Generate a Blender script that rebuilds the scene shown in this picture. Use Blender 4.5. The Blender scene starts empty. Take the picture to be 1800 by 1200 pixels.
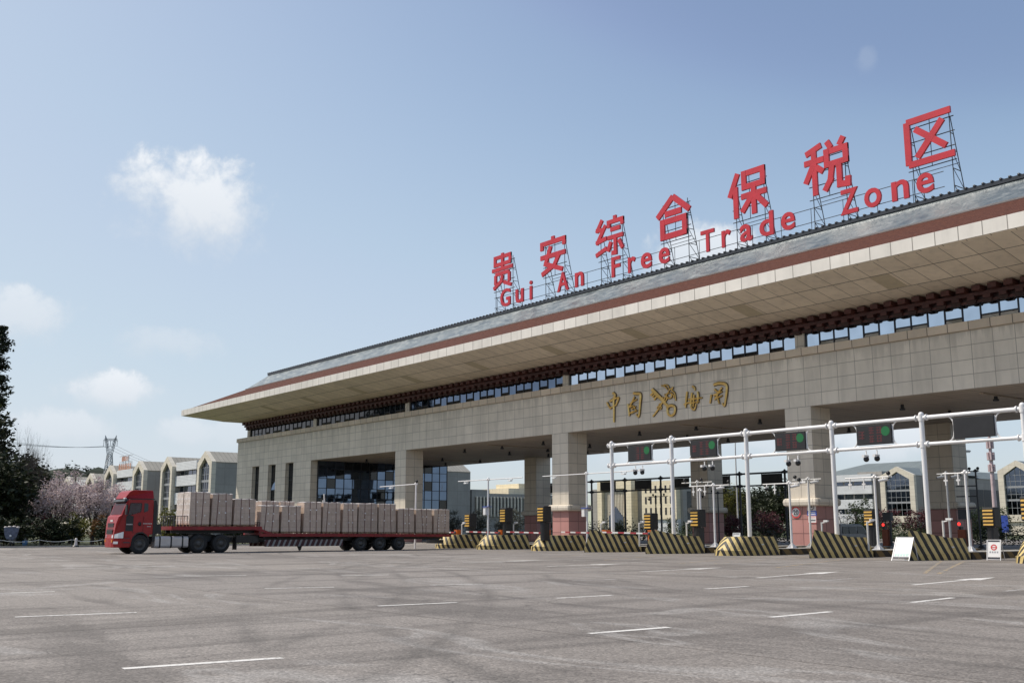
import bpy, bmesh, math, random
from mathutils import Vector, Matrix
random.seed(7)
R = math.radians
S = bpy.context.scene
COL = S.collection

# ------------------------------------------------------------------ camera
PITCH, HEAD, FPX = R(10.19), R(38.14), 1830.0
cam = bpy.data.cameras.new('camera')
cam.sensor_width = 36.0
cam.lens = FPX / 1800.0 * 36.0
cam.clip_start, cam.clip_end = 0.2, 6000
camo = bpy.data.objects.new('camera', cam)
COL.objects.link(camo)
camo.location = (0, 0, 1.5)
FWD = Vector((-math.cos(HEAD) * math.cos(PITCH), math.sin(HEAD) * math.cos(PITCH), math.sin(PITCH)))
camo.rotation_euler = FWD.to_track_quat('-Z', 'Y').to_euler()
S.camera = camo

# ------------------------------------------------------------------ light
SUN_EL = R(52.0)
SUN_H = Vector((-0.788, -0.615, 0)).normalized()
SUN_DIR = (SUN_H * math.cos(SUN_EL) + Vector((0, 0, math.sin(SUN_EL)))).normalized()
sun = bpy.data.lights.new('sun', 'SUN')
sun.energy, sun.angle, sun.color = 2.5, R(0.5), (1.0, 0.93, 0.82)
suno = bpy.data.objects.new('sun', sun)
COL.objects.link(suno)
suno.rotation_euler = SUN_DIR.to_track_quat('Z', 'Y').to_euler()
suno.location = (-60, -40, 90)
S.view_settings.view_transform = 'Standard'
S.view_settings.look = 'None'
S.view_settings.exposure = 0.85
S.view_settings.gamma = 1.0

# ------------------------------------------------------------------ sky
world = bpy.data.worlds.new("World")
S.world = world
world.use_nodes = True
wt = world.node_tree
wt.nodes.clear()


def N(nt, typ, **kw):
    n = nt.nodes.new(typ)
    for k, v in kw.items():
        setattr(n, k, v)
    return n


def setin(n, **kw):
    for k, v in kw.items():
        n.inputs[k].default_value = v
    return n


def mth(nt, op, a, b=None, c=None, clamp=False):
    n = nt.nodes.new('ShaderNodeMath')
    n.operation = op
    n.use_clamp = clamp
    for i, x in enumerate((a, b, c)):
        if x is None:
            continue
        if isinstance(x, (int, float)):
            n.inputs[i].default_value = x
        else:
            nt.links.new(x, n.inputs[i])
    return n.outputs[0]


def mixc(nt, fac, a, b, blend='MIX'):
    n = nt.nodes.new('ShaderNodeMix')
    n.data_type = 'RGBA'
    n.blend_type = blend
    n.clamp_result = False
    n.clamp_factor = True
    for sock, x in ((n.inputs[0], fac), (n.inputs[6], a), (n.inputs[7], b)):
        if isinstance(x, (int, float)):
            sock.default_value = x
        elif isinstance(x, (tuple, list)):
            sock.default_value = (x[0], x[1], x[2], 1)
        else:
            nt.links.new(x, sock)
    return n.outputs[2]


def noise(nt, vec, scale, detail=4, rough=0.55, dist=0.0):
    n = nt.nodes.new('ShaderNodeTexNoise')
    n.inputs['Scale'].default_value = scale
    n.inputs['Detail'].default_value = detail
    n.inputs['Roughness'].default_value = rough
    n.inputs['Distortion'].default_value = dist
    if vec is not None:
        nt.links.new(vec, n.inputs['Vector'])
    return n


def ramp(nt, fac, stops):
    n = nt.nodes.new('ShaderNodeValToRGB')
    e = n.color_ramp.elements
    while len(e) < len(stops):
        e.new(0.5)
    for i, (p, c) in enumerate(stops):
        e[i].position = p
        if isinstance(c, (int, float)):
            c = (c, c, c)
        e[i].color = (c[0], c[1], c[2], 1)
    nt.links.new(fac, n.inputs[0])
    return n.outputs[0]


sky = N(wt, 'ShaderNodeTexSky', sky_type='NISHITA')
sky.sun_disc = False
sky.sun_elevation = SUN_EL
sky.sun_rotation = math.atan2(SUN_H.x, SUN_H.y)
sky.altitude = 1100
sky.air_density = 1.0
sky.dust_density = 2.6
sky.ozone_density = 1.6
tc = N(wt, 'ShaderNodeTexCoord')
dirv = tc.outputs['Generated']
# clouds: (azimuth to the left of the view axis, elevation, half width, half height, opacity, streaky)
CLOUDS = [(-17.4, 16.9, 4.0, 3.1, 1.0, 0.75), (-21.2, 7.0, 2.5, 1.15, 0.9, 0.5),
          (-25.8, 10.6, 3.0, 1.7, 0.7, 0.6), (-18.9, 9.6, 3.2, 1.1, 0.4, 0.8), (-23.6, 5.0, 2.8, 1.1, 0.6, 0.7),
          (-17.6, 4.9, 2.0, 0.9, 0.55, 0.7), (-14.7, 4.9, 1.6, 0.8, 0.45, 0.7), (10.6, 14.6, 3.2, 2.0, 0.85, 0.6),
          (19.6, 4.4, 3.0, 1.3, 0.8, 0.6), (14.0, 4.8, 3.0, 1.5, 0.6, 0.6), (7.6, 4.0, 3.0, 1.3, 0.6, 0.6),
          (20.0, 24.0, 0.7, 0.9, 0.12, 0.9), (-31, 14, 4, 2, .8, .6), (30, 9, 5, 2, .8, .6)]
n1 = noise(wt, dirv, 14, 6, 0.6, 0.2)
n2 = noise(wt, dirv, 46, 5, 0.62, 0.3)
nz = mth(wt, 'ADD', mth(wt, 'MULTIPLY', n1.outputs[0], 1.3), mth(wt, 'MULTIPLY', n2.outputs[0], 0.7))
nz = mth(wt, 'SUBTRACT', nz, 1.0)
mask_all = None
shade_all = None
AX = Vector((-math.cos(HEAD), math.sin(HEAD), 0))
RT = Vector((math.sin(HEAD), math.cos(HEAD), 0))
for az, el, hw, hh, op, st in CLOUDS:
    d = (AX * math.cos(R(az)) + RT * math.sin(R(az))) * math.cos(R(el)) + Vector((0, 0, math.sin(R(el))))
    e1 = d.cross(Vector((0, 0, 1))).normalized()
    e2 = e1.cross(d).normalized()

    def dot(v):
        n = N(wt, 'ShaderNodeVectorMath', operation='DOT_PRODUCT')
        wt.links.new(dirv, n.inputs[0])
        n.inputs[1].default_value = v
        return n.outputs['Value']
    front = mth(wt, 'GREATER_THAN', dot(d), 0.5)
    u = mth(wt, 'MULTIPLY', dot(e1), 1.0 / math.tan(R(hw)))
    v = mth(wt, 'MULTIPLY', dot(e2), 1.0 / math.tan(R(hh)))
    r2 = mth(wt, 'ADD', mth(wt, 'MULTIPLY', u, u), mth(wt, 'MULTIPLY', v, v))
    rr = mth(wt, 'SQRT', r2)
    q = mth(wt, 'SUBTRACT', mth(wt, 'ADD', 1.0, mth(wt, 'MULTIPLY', nz, 1.35)), rr)
    # crisp, billowed top; soft, thinning base
    soft = mth(wt, 'MULTIPLY_ADD', mth(wt, 'MULTIPLY_ADD', v, 0.5, 0.5, clamp=True), -(0.75 + .1 * st), 1.05 + .25 * st)
    q = mth(wt, 'DIVIDE', q, soft)
    m = N(wt, 'ShaderNodeMapRange', interpolation_type='SMOOTHSTEP')
    wt.links.new(q, m.inputs[0])
    m.inputs[1].default_value = -0.10
    m.inputs[2].default_value = 0.85
    m.inputs[4].default_value = op
    mm = mth(wt, 'MULTIPLY', m.outputs[0], front)
    sh = mth(wt, 'MULTIPLY', mm, mth(wt, 'MULTIPLY_ADD', v, 0.5, 0.5, clamp=True))
    mask_all = mm if mask_all is None else mth(wt, 'MAXIMUM', mask_all, mm)
    shade_all = sh if shade_all is None else mth(wt, 'MAXIMUM', shade_all, sh)
SKY_K = 0.123
ccol = mixc(wt, shade_all, (3.15, 3.4, 3.7), (4.1, 4.25, 4.45))
# a hazier, paler spring sky than the bare model gives
sepc = N(wt, 'ShaderNodeSeparateColor')
wt.links.new(sky.outputs[0], sepc.inputs[0])
comb = N(wt, 'ShaderNodeCombineColor')
GRADE = [(1.44, [(.6, .19), (.85, .235), (1, .32), (1.5, .485), (2.4, .59), (3, .64)]),
         (2.23, [(.6, .28), (.87, .335), (1, .44), (1.39, .60), (1.5, .62), (2.1, .70), (3, .76)]),
         (3.81, [(.6, .44), (.885, .535), (1, .64), (1.3, .765), (1.66, .81), (3, .87)])]
for ci, (ref, pts) in enumerate(GRADE):
    fc = N(wt, 'ShaderNodeFloatCurve')
    cm = fc.mapping
    cv = cm.curves[0]
    cv.points[0].location = (0, 0)
    cv.points[1].location = (1, pts[-1][1])
    for x_, y_ in pts[:-1]:
        cv.points.new(x_ / 3, y_)
    cm.update()
    wt.links.new(mth(wt, 'MULTIPLY', sepc.outputs[ci], 1 / (3 * ref)), fc.inputs['Value'])
    wt.links.new(mth(wt, 'MULTIPLY', fc.outputs[0], 1 / 0.2217), comb.inputs[ci])
hazy = comb.outputs[0]
skyc = mixc(wt, mask_all, hazy, ccol)
bg = N(wt, 'ShaderNodeBackground')
bg.inputs[1].default_value = SKY_K
wt.links.new(skyc, bg.inputs[0])
wo = N(wt, 'ShaderNodeOutputWorld')
wt.links.new(bg.outputs[0], wo.inputs[0])


# ------------------------------------------------------------------ mesh helper
class MB:
    """collects shapes in metres and links them as one mesh object"""

    def __init__(s):
        s.v, s.f, s.mi, s.m, s.sm = [], [], [], 0, []
        s.smooth = False

    def face(s, pts, smooth=None):
        b = len(s.v)
        s.v += [tuple(p) for p in pts]
        s.f.append(tuple(range(b, b + len(pts))))
        s.mi.append(s.m)
        s.sm.append(s.smooth if smooth is None else smooth)
        return s

    def grid(s, verts, faces, smooth=None):
        b = len(s.v)
        s.v += [tuple(p) for p in verts]
        for f in faces:
            s.f.append(tuple(i + b for i in f))
            s.mi.append(s.m)
            s.sm.append(s.smooth if smooth is None else smooth)
        return s

    def box(s, x0, x1, y0, y1, z0, z1):
        V = [(x, y, z) for z in (z0, z1) for y in (y0, y1) for x in (x0, x1)]
        return s.grid(V, [(0, 2, 3, 1), (4, 5, 7, 6), (0, 1, 5, 4), (2, 6, 7, 3), (0, 4, 6, 2), (1, 3, 7, 5)], False)

    def cbox(s, c, sx, sy, sz):
        return s.box(c[0] - sx / 2, c[0] + sx / 2, c[1] - sy / 2, c[1] + sy / 2, c[2] - sz / 2, c[2] + sz / 2)

    def hexa(s, bot, top):
        """8-corner block: bottom and top quads, both counter-clockwise from above"""
        return s.grid(list(bot) + list(top), [(3, 2, 1, 0), (4, 5, 6, 7), (0, 1, 5, 4), (1, 2, 6, 5), (2, 3, 7, 6), (3, 0, 4, 7)], False)

    def bar(s, p0, p1, w, h=None, up=(0, 0, 1)):
        h = w if h is None else h
        p0, p1 = Vector(p0), Vector(p1)
        d = (p1 - p0).normalized()
        a = d.cross(Vector(up))
        if a.length < 1e-4:
            a = d.cross(Vector((1, 0, 0)))
        a.normalize()
        b = a.cross(d)
        q = [(-1, -1), (1, -1), (1, 1), (-1, 1)]
        V = [p + a * (i * w / 2) + b * (j * h / 2) for p in (p0, p1) for i, j in q]
        return s.grid(V, [(0, 1, 2, 3), (7, 6, 5, 4), (0, 4, 5, 1), (1, 5, 6, 2), (2, 6, 7, 3), (3, 7, 4, 0)], False)

    def tube(s, pts, r, n=8, cap=True, smooth=True):
        """round tube along a polyline, r a number or one per point"""
        pts = [Vector(p) for p in pts]
        rs = [r] * len(pts) if isinstance(r, (int, float)) else list(r)
        V = []
        d0 = (pts[1] - pts[0]).normalized()
        a = d0.cross(Vector((0, 0, 1)))
        if a.length < 1e-3:
            a = d0.cross(Vector((1, 0, 0)))
        a.normalize()
        for i, p in enumerate(pts):
            d = (pts[min(i + 1, len(pts) - 1)] - pts[max(i - 1, 0)]).normalized()
            a = (a - d * a.dot(d))
            if a.length < 1e-4:
                a = d.orthogonal()
            a.normalize()
            b = d.cross(a)
            for k in range(n):
                t = 2 * math.pi * k / n
                V.append(p + (a * math.cos(t) + b * math.sin(t)) * rs[i])
        F = []
        for i in range(len(pts) - 1):
            for k in range(n):
                F.append((i * n + k, i * n + (k + 1) % n, (i + 1) * n + (k + 1) % n, (i + 1) * n + k))
        s.grid(V, F, smooth)
        if cap:
            s.face(V[:n][::-1], False)
            s.face(V[-n:], False)
        return s

    def prism(s, poly, vec):
        """polygon (3-D points in a plane) pulled along vec"""
        P = [Vector(p) for p in poly]
        vec = Vector(vec)
        n = len(P)
        V = P + [p + vec for p in P]
        F = [tuple(range(n))[::-1], tuple(range(n, 2 * n))]
        F += [(i, (i + 1) % n, (i + 1) % n + n, i + n) for i in range(n)]
        return s.grid(V, F, False)

    def lathe(s, prof, c=(0, 0, 0), axis='z', n=20, smooth=True):
        V, F = [], []
        for r_, h_ in prof:
            for k in range(n):
                t = 2 * math.pi * k / n
                x, y = r_ * math.cos(t), r_ * math.sin(t)
                p = {'z': (x, y, h_), 'y': (x, h_, y), 'x': (h_, x, y)}[axis]
                V.append((p[0] + c[0], p[1] + c[1], p[2] + c[2]))
        for i in range(len(prof) - 1):
            for k in range(n):
                F.append((i * n + k, i * n + (k + 1) % n, (i + 1) * n + (k + 1) % n, (i + 1) * n + k))
        return s.grid(V, F, smooth)

    def sphere(s, c, r, n=10, m=7, sc=(1, 1, 1)):
        V, F = [], []
        for i in range(m + 1):
            ph = math.pi * i / m
            for k in range(n):
                t = 2 * math.pi * k / n
                V.append((c[0] + sc[0] * r * math.sin(ph) * math.cos(t), c[1] + sc[1] * r * math.sin(ph) * math.sin(t), c[2] + sc[2] * r * math.cos(ph)))
        for i in range(m):
            for k in range(n):
                F.append((i * n + k, (i + 1) * n + k, (i + 1) * n + (k + 1) % n, i * n + (k + 1) % n))
        return s.grid(V, F, True)

    def ribbon(s, pts, w, thick, y0, taper=0.55):
        """brush stroke in the XZ plane, standing out towards -Y from y0"""
        P = [Vector((p[0], p[1])) for p in pts]
        if len(P) > 2:
            Q = []
            for i in range(len(P) - 1):
                a, b, c, d = P[max(i - 1, 0)], P[i], P[i + 1], P[min(i + 2, len(P) - 1)]
                for k in range(5):
                    t = k / 5
                    Q.append(0.5 * ((2 * b) + (c - a) * t + (2 * a - 5 * b + 4 * c - d) * t * t + (3 * b - a - 3 * c + d) * t ** 3))
            P = Q + [P[-1]]
        n = len(P)
        V = []
        for i, p in enumerate(P):
            d = (P[min(i + 1, n - 1)] - P[max(i - 1, 0)]).normalized()
            nn = Vector((-d.y, d.x))
            t = i / (n - 1)
            ww = w * (taper + (1 - taper) * math.sin(math.pi * min(1, 0.25 + t * 0.85))) * 0.5
            for sgn, yy, k in ((1, 0, 1), (1, -thick * .6, 1), (0, -thick, 0), (-1, -thick * .6, 1), (-1, 0, 1)):
                q = p + nn * (ww * sgn * k)
                V.append((q.x, y0 + yy, q.y))
        F = [(i * 5 + k, (i + 1) * 5 + k, (i + 1) * 5 + k + 1, i * 5 + k + 1) for i in range(n - 1) for k in range(4)]
        F += [(0, 1, 2, 3, 4), tuple((n - 1) * 5 + k for k in (4, 3, 2, 1, 0))]
        return s.grid(V, F, False)

    def build(s, name, mats, parent=None, at=None, rot=None, weld=False, fix=True, bevel=0.0, uvo=(0, 0)):
        me = bpy.data.meshes.new(name)
        me.from_pydata(s.v, [], s.f)
        if not isinstance(mats, (list, tuple)):
            mats = [mats]
        for m_ in mats:
            me.materials.append(m_)
        me.polygons.foreach_set('material_index', s.mi)
        me.polygons.foreach_set('use_smooth', s.sm)
        if fix or weld or bevel:
            bm = bmesh.new()
            bm.from_mesh(me)
            if weld or bevel or fix:
                bmesh.ops.remove_doubles(bm, verts=bm.verts, dist=1e-5) if (weld or bevel) else None
            if fix:
                bmesh.ops.recalc_face_normals(bm, faces=bm.faces)
            if bevel:
                bmesh.ops.bevel(bm, geom=[e for e in bm.edges if e.calc_length() > bevel * 2.2 and e.is_manifold and e.calc_face_angle(0) > 0.5], offset=bevel, segments=2, affect='EDGES', profile=0.6)
            bm.to_mesh(me)
            bm.free()
        uv = me.uv_layers.new(name='metres')
        L = me.loops
        vs = me.vertices
        data = [0.0] * (2 * len(L))
        for p in me.polygons:
            nrm = p.normal
            if abs(nrm.z) > 0.985:
                t, b = Vector((1, 0, 0)), Vector((0, 1, 0))
            else:
                t = Vector((-nrm.y, nrm.x, 0)).normalized()
                b = nrm.cross(t)
            for li in p.loop_indices:
                co = vs[L[li].vertex_index].co
                data[2 * li] = co.dot(t) + uvo[0]
                data[2 * li + 1] = co.dot(b) + uvo[1]
        uv.data.foreach_set('uv', data)
        o = bpy.data.objects.new(name, me)
        COL.objects.link(o)
        if parent:
            o.parent = parent
        if at is not None:
            o.location = at
        if rot is not None:
            o.rotation_euler = rot
        return o


def tag(o, label=None, cat=None, group=None, kind=None):
    if label:
        o['label'] = label
    if cat:
        o['category'] = cat
    if group:
        o['group'] = group
    if kind:
        o['kind'] = kind
    return o


def thing(name, label, cat, loc=(0, 0, 0), rz=0.0, group=None):
    o = bpy.data.objects.new(name, None)
    o.empty_display_size = 0.3
    COL.objects.link(o)
    o.location = loc
    o.rotation_euler = (0, 0, rz)
    return tag(o, label, cat, group)


def kids(o):
    return [c for c in bpy.data.objects if c.parent == o]


def copy_tree(o, parent=None, loc=None, rz=None, label=None, scale=None):
    """a copy of a thing (or part) with copies of its parts and sub-parts"""
    c = o.copy()
    COL.objects.link(c)
    if parent is not None:
        c.parent = parent
    if loc is not None:
        c.location = loc
    if rz is not None:
        c.rotation_euler = (0, 0, rz)
    if scale is not None:
        c.scale = (scale, scale, scale) if isinstance(scale, (int, float)) else scale
    if label:
        c['label'] = label
    for k in kids(o):
        copy_tree(k, c)
    return c

# ------------------------------------------------------------------ materials
def newmat(name):
    m = bpy.data.materials.new(name)
    m.use_nodes = True
    nt = m.node_tree
    b = nt.nodes['Principled BSDF']
    return m, nt, b


def lk(nt, a, b):
    nt.links.new(a, b)


def objv(nt):
    return N(nt, 'ShaderNodeTexCoord').outputs['Object']


def uvv(nt):
    return N(nt, 'ShaderNodeTexCoord').outputs['UV']


def scaled(nt, vec, sc, loc=(0, 0, 0)):
    n = N(nt, 'ShaderNodeMapping')
    lk(nt, vec, n.inputs[0])
    n.inputs['Scale'].default_value = sc
    n.inputs['Location'].default_value = loc
    return n.outputs[0]


def bump(nt, b, h, strength=0.3, dist=0.02):
    n = N(nt, 'ShaderNodeBump')
    n.inputs['Strength'].default_value = strength
    n.inputs['Distance'].default_value = dist
    lk(nt, h, n.inputs['Height'])
    lk(nt, n.outputs[0], b.inputs['Normal'])


def plain(name, c, rough=0.55, metal=0.0, var=0.18, scale=2.5, bmp=0.0, dirt=0.0, spec=0.5, coat=0.0):
    m, nt, b = newmat(name)
    v = objv(nt)
    n = noise(nt, v, scale, 5, 0.6)
    lo = tuple(x * (1 - var) for x in c)
    hi = tuple(min(1, x * (1 + var)) for x in c)
    col = ramp(nt, n.outputs[0], [(0.3, lo), (0.7, hi)])
    if dirt:
        n2 = noise(nt, scaled(nt, v, (1.2, 1.2, 0.35)), scale * 0.8, 6, 0.7)
        f = ramp(nt, n2.outputs[0], [(0.5, 0.0), (0.75, dirt)])
        col = mixc(nt, f, col, tuple(x * 0.4 + 0.02 for x in c))
    lk(nt, col, b.inputs['Base Color'])
    b.inputs['Roughness'].default_value = rough
    b.inputs['Metallic'].default_value = metal
    b.inputs['Specular IOR Level'].default_value = spec
    if coat:
        b.inputs['Coat Weight'].default_value = coat
        b.inputs['Coat Roughness'].default_value = 0.08
    if bmp:
        bump(nt, b, noise(nt, v, scale * 8, 4).outputs[0], bmp, 0.02)
    return m


def tiles(name, c, bw, rh, mortar=0.03, joint=(0.12, 0.1, 0.085), rough=0.5, off=0.0, var=0.10, loc=(0, 0), stain=0.25, spec=0.4, jmix=1.0, drip=None):
    m, nt, b = newmat(name)
    v = scaled(nt, uvv(nt), (1, 1, 1), (loc[0], loc[1], 0))
    t = N(nt, 'ShaderNodeTexBrick')
    lk(nt, v, t.inputs['Vector'])
    t.offset, t.squash = off, 1.0
    setin(t, **{'Scale': 1.0, 'Brick Width': bw, 'Row Height': rh, 'Mortar Size': mortar, 'Mortar Smooth': 0.1, 'Bias': 0.0})
    t.inputs['Color1'].default_value = (*[x * (1 - var) for x in c], 1)
    t.inputs['Color2'].default_value = (*[min(1, x * (1 + var)) for x in c], 1)
    t.inputs['Mortar'].default_value = (*[j * jmix + x * (1 - jmix) for j, x in zip(joint, c)], 1)
    ov = objv(nt)
    n = noise(nt, ov, 0.35, 6, 0.65)
    streak = noise(nt, scaled(nt, ov, (1.6, 1.6, 0.12)), 1.0, 5, 0.6)
    f = ramp(nt, streak.outputs[0], [(0.48, 0.0), (0.8, stain)])
    col = mixc(nt, f, t.outputs['Color'], tuple(x * 0.5 for x in c))
    col = mixc(nt, 0.55, col, ramp(nt, n.outputs[0], [(0.3, 0.78), (0.7, 1.12)]), 'MULTIPLY')
    if drip is not None:
        # dirt washed down from the coping in uneven runs
        zz = N(nt, 'ShaderNodeSeparateXYZ')
        lk(nt, ov, zz.inputs[0])
        runs = noise(nt, scaled(nt, ov, (1.3, 1.3, 0.05)), 1.0, 5, 0.65)
        reach = mth(nt, 'MULTIPLY', ramp(nt, runs.outputs[0], [(0.42, 0.05), (0.72, 1.0)]), 2.6)
        f2 = mth(nt, 'SUBTRACT', 1.0, mth(nt, 'DIVIDE', mth(nt, 'SUBTRACT', drip, zz.outputs[2]), reach), clamp=True)
        col = mixc(nt, mth(nt, 'MULTIPLY', f2, 0.42), col, tuple(x * 0.42 for x in c))
    lk(nt, col, b.inputs['Base Color'])
    b.inputs['Roughness'].default_value = rough
    b.inputs['Specular IOR Level'].default_value = spec
    hh = mth(nt, 'SUBTRACT', 1.0, t.outputs['Fac'])
    bump(nt, b, hh, 0.35, 0.01)
    return m


STONE = (0.70, 0.63, 0.53)
M = {}
M['stone'] = tiles('limestone_cladding', STONE, 1.458, 0.96, loc=(31.2, -10.45), mortar=.024, joint=(.36, .32, .27), var=.055, stain=.42, drip=14.3)
M['stone_pillar'] = tiles('limestone_pillar_cladding', STONE, 1.18, 0.96, loc=(0, -10.45), mortar=.022, joint=(.36, .32, .27), var=.05, stain=.35)
M['stone_cap'] = tiles('limestone_coping', (0.60, 0.50, 0.385), 1.458, 4.0, loc=(31.2, -14.0))
M['granite'] = tiles('red_granite_cladding', (0.47, 0.235, 0.21), 1.18, 1.02, loc=(0, -3.2), joint=(0.2, .1, .09), var=0.12)
M['soffit'] = tiles('soffit_panels', (0.80, 0.695, 0.56), 1.5, 40, mortar=0.026, joint=(.24, .2, .16), loc=(29.06, 0), var=0.06, rough=0.45, stain=0.4)
M['fascia'] = tiles('fascia_panels', (0.74, 0.70, 0.64), 1.5, 40, mortar=0.03, loc=(29.06, 0), var=0.04, stain=0.25, rough=0.45, jmix=.8)
M['ceiling'] = tiles('ceiling_panels', (0.46, 0.39, 0.32), 2.9, 1.2, mortar=0.03, var=0.06, stain=0.1)
M['concrete'] = plain('concrete', (0.30, 0.29, 0.27), 0.8, var=0.2, bmp=0.2)
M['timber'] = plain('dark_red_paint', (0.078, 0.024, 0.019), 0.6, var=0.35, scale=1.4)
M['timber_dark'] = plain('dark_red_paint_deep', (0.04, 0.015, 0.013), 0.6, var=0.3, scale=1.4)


def m_browntile():
    m, nt, b = newmat('brown_roof_tiles')
    v = uvv(nt)
    w = N(nt, 'ShaderNodeTexWave', wave_type='BANDS', bands_direction='X', wave_profile='SIN')
    lk(nt, v, w.inputs[0])
    setin(w, **{'Scale': 1.05, 'Distortion': 0.3, 'Detail': 1.0})
    w2 = N(nt, 'ShaderNodeTexWave', wave_type='BANDS', bands_direction='Y', wave_profile='SAW')
    lk(nt, v, w2.inputs[0])
    setin(w2, **{'Scale': 0.9})
    n = noise(nt, scaled(nt, v, (2.2, 1.2, 1)), 2.0, 5, 0.7)
    col = ramp(nt, n.outputs[0], [(0.28, (0.045, 0.017, 0.012)), (0.5, (0.10, 0.038, 0.025)), (0.72, (0.155, 0.066, 0.043))])
    col = mixc(nt, 0.7, col, ramp(nt, w2.outputs[0], [(0.0, 0.55), (0.25, 1.05)]), 'MULTIPLY')
    lk(nt, col, b.inputs['Base Color'])
    b.inputs['Roughness'].default_value = 0.8
    b.inputs['Specular IOR Level'].default_value = 0.15
    bump(nt, b, mth(nt, 'ADD', w.outputs[0], mth(nt, 'MULTIPLY', w2.outputs[0], 0.6)), 0.8, 0.08)
    return m


def m_sheetroof():
    m, nt, b = newmat('grey_sheet_roof')
    v = uvv(nt)
    n = noise(nt, scaled(nt, v, (0.5, 0.9, 1)), 1.2, 5, 0.65, 1.4)
    n2 = noise(nt, scaled(nt, v, (1.6, 0.25, 1)), 1.4, 4, 0.6, 0.6)
    col = ramp(nt, n.outputs[0], [(0.3, (0.10, 0.125, 0.137)), (0.5, (0.16, 0.187, 0.197)), (0.7, (0.25, 0.27, 0.275))])
    col = mixc(nt, ramp(nt, n2.outputs[0], [(0.55, 0.0), (0.75, 0.55)]), col, (0.13, 0.14, 0.15))
    lk(nt, col, b.inputs['Base Color'])
    b.inputs['Metallic'].default_value = 0.45
    lk(nt, ramp(nt, n.outputs[0], [(0.3, 0.28), (0.7, 0.5)]), b.inputs['Roughness'])
    n3 = noise(nt, scaled(nt, v, (0.9, 0.5, 1)), 1.3, 3, 0.5, 0.8)
    bump(nt, b, n3.outputs[0], 0.55, 0.12)
    return m


M['brown_tile'] = m_browntile()
M['sheet_roof'] = m_sheetroof()
M['ridge'] = plain('dark_glazed_tile', (0.030, 0.034, 0.042), 0.35, var=0.3, scale=3)
M['trim'] = plain('pale_metal_trim', (0.62, 0.60, 0.57), 0.4, var=0.1)


def m_glass(name, tint, rough=0.03, metal=0.9, wob=0.02, dark=(0.012, 0.016, 0.02)):
    m, nt, b = newmat(name)
    v = uvv(nt)
    b.inputs['Base Color'].default_value = (*tint, 1)
    b.inputs['Metallic'].default_value = metal
    b.inputs['Roughness'].default_value = rough
    b.inputs['Specular IOR Level'].default_value = 0.5
    n = noise(nt, v, 0.8, 2, 0.4)
    c = ramp(nt, n.outputs[0], [(0.3, tuple(x * .85 for x in tint)), (0.7, tint)])
    lk(nt, c, b.inputs['Base Color'])
    bump(nt, b, n.outputs[0], wob, 0.3)
    return m


M['glass_mirror'] = m_glass('coated_window_glass', (0.52, 0.61, 0.72), 0.02, 1.0, 0.02)
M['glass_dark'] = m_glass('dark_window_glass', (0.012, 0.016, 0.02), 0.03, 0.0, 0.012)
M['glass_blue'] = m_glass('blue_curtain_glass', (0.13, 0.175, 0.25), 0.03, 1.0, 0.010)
M['glass_black'] = plain('cab_glass', (0.010, 0.012, 0.016), 0.05, var=0.1, spec=0.35)
def m_clear():
    m, nt, b = newmat('clear_cab_glass')
    tr = N(nt, 'ShaderNodeBsdfTransparent')
    tr.inputs[0].default_value = (0.62, 0.66, 0.68, 1)
    gl = N(nt, 'ShaderNodeBsdfGlossy')
    gl.inputs['Roughness'].default_value = 0.03
    fr = N(nt, 'ShaderNodeFresnel')
    n = noise(nt, objv(nt), 3, 3, .6)
    mx = N(nt, 'ShaderNodeMixShader')
    lk(nt, mth(nt, 'MULTIPLY_ADD', fr.outputs[0], 0.45, mth(nt, 'MULTIPLY', n.outputs[0], 0.03)), mx.inputs[0])
    lk(nt, tr.outputs[0], mx.inputs[1])
    lk(nt, gl.outputs[0], mx.inputs[2])
    lk(nt, mx.outputs[0], nt.nodes['Material Output'].inputs[0])
    return m


M['glass_clear'] = m_clear()
M['frame_dark'] = plain('dark_window_frame', (0.025, 0.028, 0.04), 0.45)
M['white'] = plain('white_paint', (0.74, 0.73, 0.73), 0.35, var=0.05, scale=1.2, dirt=0.15)
M['white_dirty'] = plain('weathered_white_paint', (0.60, 0.59, 0.57), 0.5, var=0.1, scale=1.5, dirt=0.45)
M['grey_metal'] = plain('grey_metal', (0.34, 0.35, 0.36), 0.45, 0.3, var=0.12)
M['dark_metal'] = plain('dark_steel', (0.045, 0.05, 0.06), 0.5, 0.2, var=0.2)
M['black'] = plain('black_plastic', (0.014, 0.014, 0.016), 0.45, var=0.25)
M['rubber'] = plain('tyre_rubber', (0.022, 0.021, 0.021), 0.8, var=0.25, scale=6, dirt=0.0)
M['rim'] = plain('dusty_wheel_rim', (0.085, 0.08, 0.075), 0.6, 0.2, var=0.3, scale=5)
M['red_paint'] = plain('red_cab_paint', (0.30, 0.005, 0.007), 0.35, var=0.10, scale=1.5, spec=0.35, coat=0.12)
M['red_deck'] = plain('red_trailer_paint', (0.23, 0.012, 0.016), 0.5, var=0.25, scale=2, dirt=0.4)
M['sign_red'] = plain('red_sign_face', (0.52, 0.02, 0.036), 0.4, var=0.16, scale=0.8, dirt=0.2)
M['gold'] = plain('gold_leaf_metal', (0.88, 0.62, 0.22), 0.3, 0.45, var=0.15, scale=4)
M['gold_return'] = plain('dark_bronze_return', (0.075, 0.045, 0.02), 0.5, 0.3)  # shade on the letter returns, painted as a dark backing rim
M['tank'] = plain('aluminium_tank', (0.58, 0.53, 0.50), 0.5, 0.3, var=0.08)
M['orange'] = plain('orange_machine_paint', (0.62, 0.135, 0.015), 0.4, var=0.12, dirt=0.2)
M['yellow'] = plain('yellow_paint', (0.47, 0.27, 0.03), 0.45, var=0.12)
M['amber'] = plain('amber_lens', (0.7, 0.2, 0.02), 0.2)
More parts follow.
